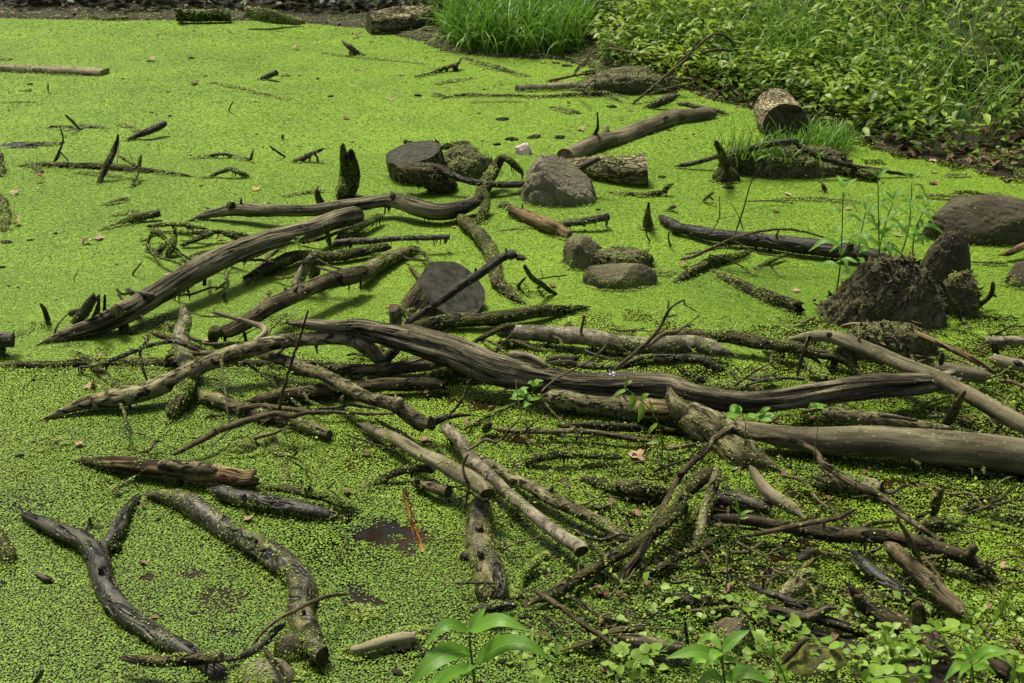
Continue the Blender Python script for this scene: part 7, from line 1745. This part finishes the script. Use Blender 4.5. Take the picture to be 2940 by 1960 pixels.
def weed_proto(kind, h, nl, size):
    base = np.zeros(3)
    top = np.array([0.02 * h, 0.03 * h, h])
    root = link('weed_plant', stem_mesh([(0, 0, -0.02), (0.01, 0.0, h * 0.5), tuple(top)], 0.0028, 'stem', base, 8), None, (0, 0, 0), category='plant')
    for k in range(nl):
        f = 0.35 + 0.65 * k / max(1, nl - 1) if kind != 'round' else 0.9
        a = k * 2.4
        o = link('leaf', LM[kind], root)
        s = size * rng.uniform(0.75, 1.2)
        if kind == 'round':
            r_ = rng.uniform(0.2, 1.0) * size * 1.3
            o.location = (math.cos(a) * r_, math.sin(a) * r_, h * rng.uniform(0.6, 1.05))
        else:
            o.location = (0.02 * h * f, 0.02 * h * f, h * f)
        o.rotation_euler = (rng.uniform(-0.15, 0.22), rng.uniform(-0.15, 0.15), a)
        o.scale = (s, s, s)
    return root


PROTO = [(weed_proto('ovate', 0.20, 9, 0.062), 'leafy weed with broad pointed leaves growing on the right bank'), (weed_proto('lance', 0.30, 11, 0.085), 'upright weed with narrow leaves growing on the right bank'),
         (weed_proto('round', 0.12, 7, 0.060), 'low weed with rounded leaves spreading on the right bank'), (weed_proto('ovate', 0.13, 6, 0.075), 'small broad leaved seedling growing on the right bank')]
used = [False] * 4
spots = []
tries = 0
while len(spots) < 150 and tries < 4000:
    tries += 1
    px, py = rng.uniform(1640, 2930), rng.uniform(2, 470)
    g = on_ground(px, py)
    if g is None:
        continue
    d = shore_dist(g[:1], g[1:2])[0]
    if d < 0.12 or d > 4.5 or rng.random() > np.interp(d, [0.12, 0.5, 1.0], [0.25, 0.7, 1.0]):
        continue
    if any(abs(g[0] - s[0]) + abs(g[1] - s[1]) < 0.12 for s in spots):
        continue
    spots.append(g)
for g in spots:
    k = int(rng.choice([0, 1, 2, 3], p=[0.3, 0.2, 0.3, 0.2]))
    pr, lb = PROTO[k]
    if not used[k]:
        o = pr
        used[k] = True
    else:
        o = pr.copy()
        scene.collection.objects.link(o)
        for ch in pr.children:
            c = ch.copy()
            scene.collection.objects.link(c)
            c.parent = o
    dr = shore_dist(g[:1], g[1:2])[0]
    where = ('at the bank foot' if dr < 0.45 else 'low on the bank' if dr < 0.9 else 'half way up the bank' if dr < 1.7 else 'high on the bank')
    q_ = 1470 + FPX * g[0] / float(np.dot(g - CO, FWD))
    side = ('near the tall grass' if q_ < 1850 else 'behind the shore twigs' if q_ < 2080 else 'above the thick round log' if q_ < 2300 else 'left of the pale dock' if q_ < 2460 else 'right of the pale dock' if q_ < 2700 else 'near the right edge')
    o['label'] = lb.split(' growing')[0].split(' spreading')[0] + ' ' + where + ' ' + side
    o['group'] = ['broad leaved weeds of the bank', 'narrow leaved weeds of the bank', 'round leaved weeds of the bank', 'broad leaved seedlings of the bank'][k]
    o.location = (g[0], g[1], ground_z(g[:1], g[1:2])[0])
    o.rotation_euler = (rng.normal(0, .08), rng.normal(0, .08), rng.uniform(0, 6.28))
    s = rng.uniform(0.6, 1.0)
    o.scale = (s, s, s)
# the big pale dock
g = on_ground(*px_of('C', 1330, 560))
base = np.array([g[0], g[1], g[2]])
yy = g[1]
root = link('dock_plant', stem_mesh([g, g + np.array([0, 0.02, 0.12])], 0.006, 'stem', base, 8), None, base, label='large pale dock with huge wavy leaves on the right bank', category='plant')
for pts, hw in [([(1330, 520), (1350, 400, -.02), (1240, 400, -.08), (1170, 500, -.12)], 60), ([(1340, 520), (1380, 380, -.03), (1460, 340, -.06), (1580, 345, -.08)], 48), ([(1320, 520), (1280, 380, .05), (1290, 280, .1)], 50), ([(1340, 530), (1450, 420, -.05), (1560, 400, -.1), (1660, 430, -.12)], 46),
                ([(1320, 530), (1180, 470, .02), (1060, 440, .03)], 40), ([(1330, 540), (1120, 540, -.05), (1020, 560, -.06)], 42), ([(1340, 540), (1420, 330, .05), (1480, 320, .1)], 30)]:
    pp = [at_y(*px_of('C', a, b), yy + (c[0] if c else 0)) for a, b, *c in pts]
    add_blade(root, base, pp, hw / ZS * mpp(pp[1]), 'dockleaf', 'ovate', wave=0.16, n=12)

# fresh small leaves over the debris at the near right
n = 1900
px, py = rng.uniform(1450, 3100, n), rng.uniform(1640, 1990, n)
g = np.array([at(a, b, 0.01)[:2] for a, b in zip(px, py)])
m = (rng.random(n) < np.clip((n2(g[:, 0], g[:, 1], 9, 91) - 0.42) * 5, 0, 1) * np.interp(px, [1450, 2000], [0.25, 1]) * np.interp(py, [1640, 1780, 1900], [0.1, 0.5, 1.0]))
g = g[m]; n = len(g)
pos = np.stack([g[:, 0], g[:, 1], np.maximum(ground_z(g[:, 0], g[:, 1]), 0) + 0.008 + 0.03 * rng.random(n)], 1)
link('small_weeds', scatter('small_weeds', leaf_tpl(0.85, 0.15, 0.2), pos, rotmats(rng.random(n) * 6.28, rng.normal(0.1, 0.4, n), rng.normal(0, 0.35, n)), rng.uniform(0.008, 0.022, n), M['round']), kind='stuff', label='small fresh weeds growing over the near right debris')

# ---------------------------------------------------------------- trees out of view, added to darken reflections and block low sky
def unseen_woods():
    V, F, T = [], [], []
    tv, tf = leaf_small(0.8, 0.1, 0.2)
    sp = [(-11, 17), (-7.5, 18.5), (-4, 17.5), (-1, 19), (2, 18), (5, 17.5), (8, 16), (10.5, 13), (12, 9.5), (12.5, 6), (12, 2.5), (-13, 13), (-14, 9), (-14, 5), (4, 22), (-3, 23), (10, 19)]
    P, S, tr = [], [], []
    for sx, sy in sp:
        g = float(ground_z(np.array([sx]), np.array([sy]))[0])
        h = rng.uniform(8, 11)
        tr.append((sx, sy, g, h))
        c = rng.normal(0, 1, (900, 3))
        c /= np.linalg.norm(c, axis=1)[:, None]
        c *= (rng.random((900, 1)) ** 0.45) * np.array([2.3, 2.3, h * 0.42])
        c = c[fbm(c * 0.9 + sx, 5, 2) > 0.42]
        P.append(c + np.array([sx, sy, g + h * 0.58]))
    P = np.concatenate(P)
    n = len(P)
    o = link('unseen_woods', scatter('unseen_woods', (tv, tf), P, rotmats(rng.random(n) * 6.28, rng.normal(0, .5, n), rng.normal(0, .5, n)), rng.uniform(0.35, 0.7, n), M['shadepaintherb']), kind='stuff', label='unseen leafy trees added around the pond to darken reflections and low sky')
    for sx, sy, g, h in tr:
        C = np.stack([np.linspace(sx, sx + 0.3, 8), np.full(8, sy), np.linspace(g - 0.2, g + h * 0.8, 8)], 1)
        v, q, t_, co, _ = tube(C, np.linspace(0.22, 0.07, 8), 8, 0.1, 0, 'cr', 3)
        link('unseen_woods_trunk', mesh_np('unseen_woods_trunk', v, [q, t_], M['dark'], True, {'bark_co': ('FLOAT_VECTOR', co)}), o, kind='stuff')


unseen_woods()
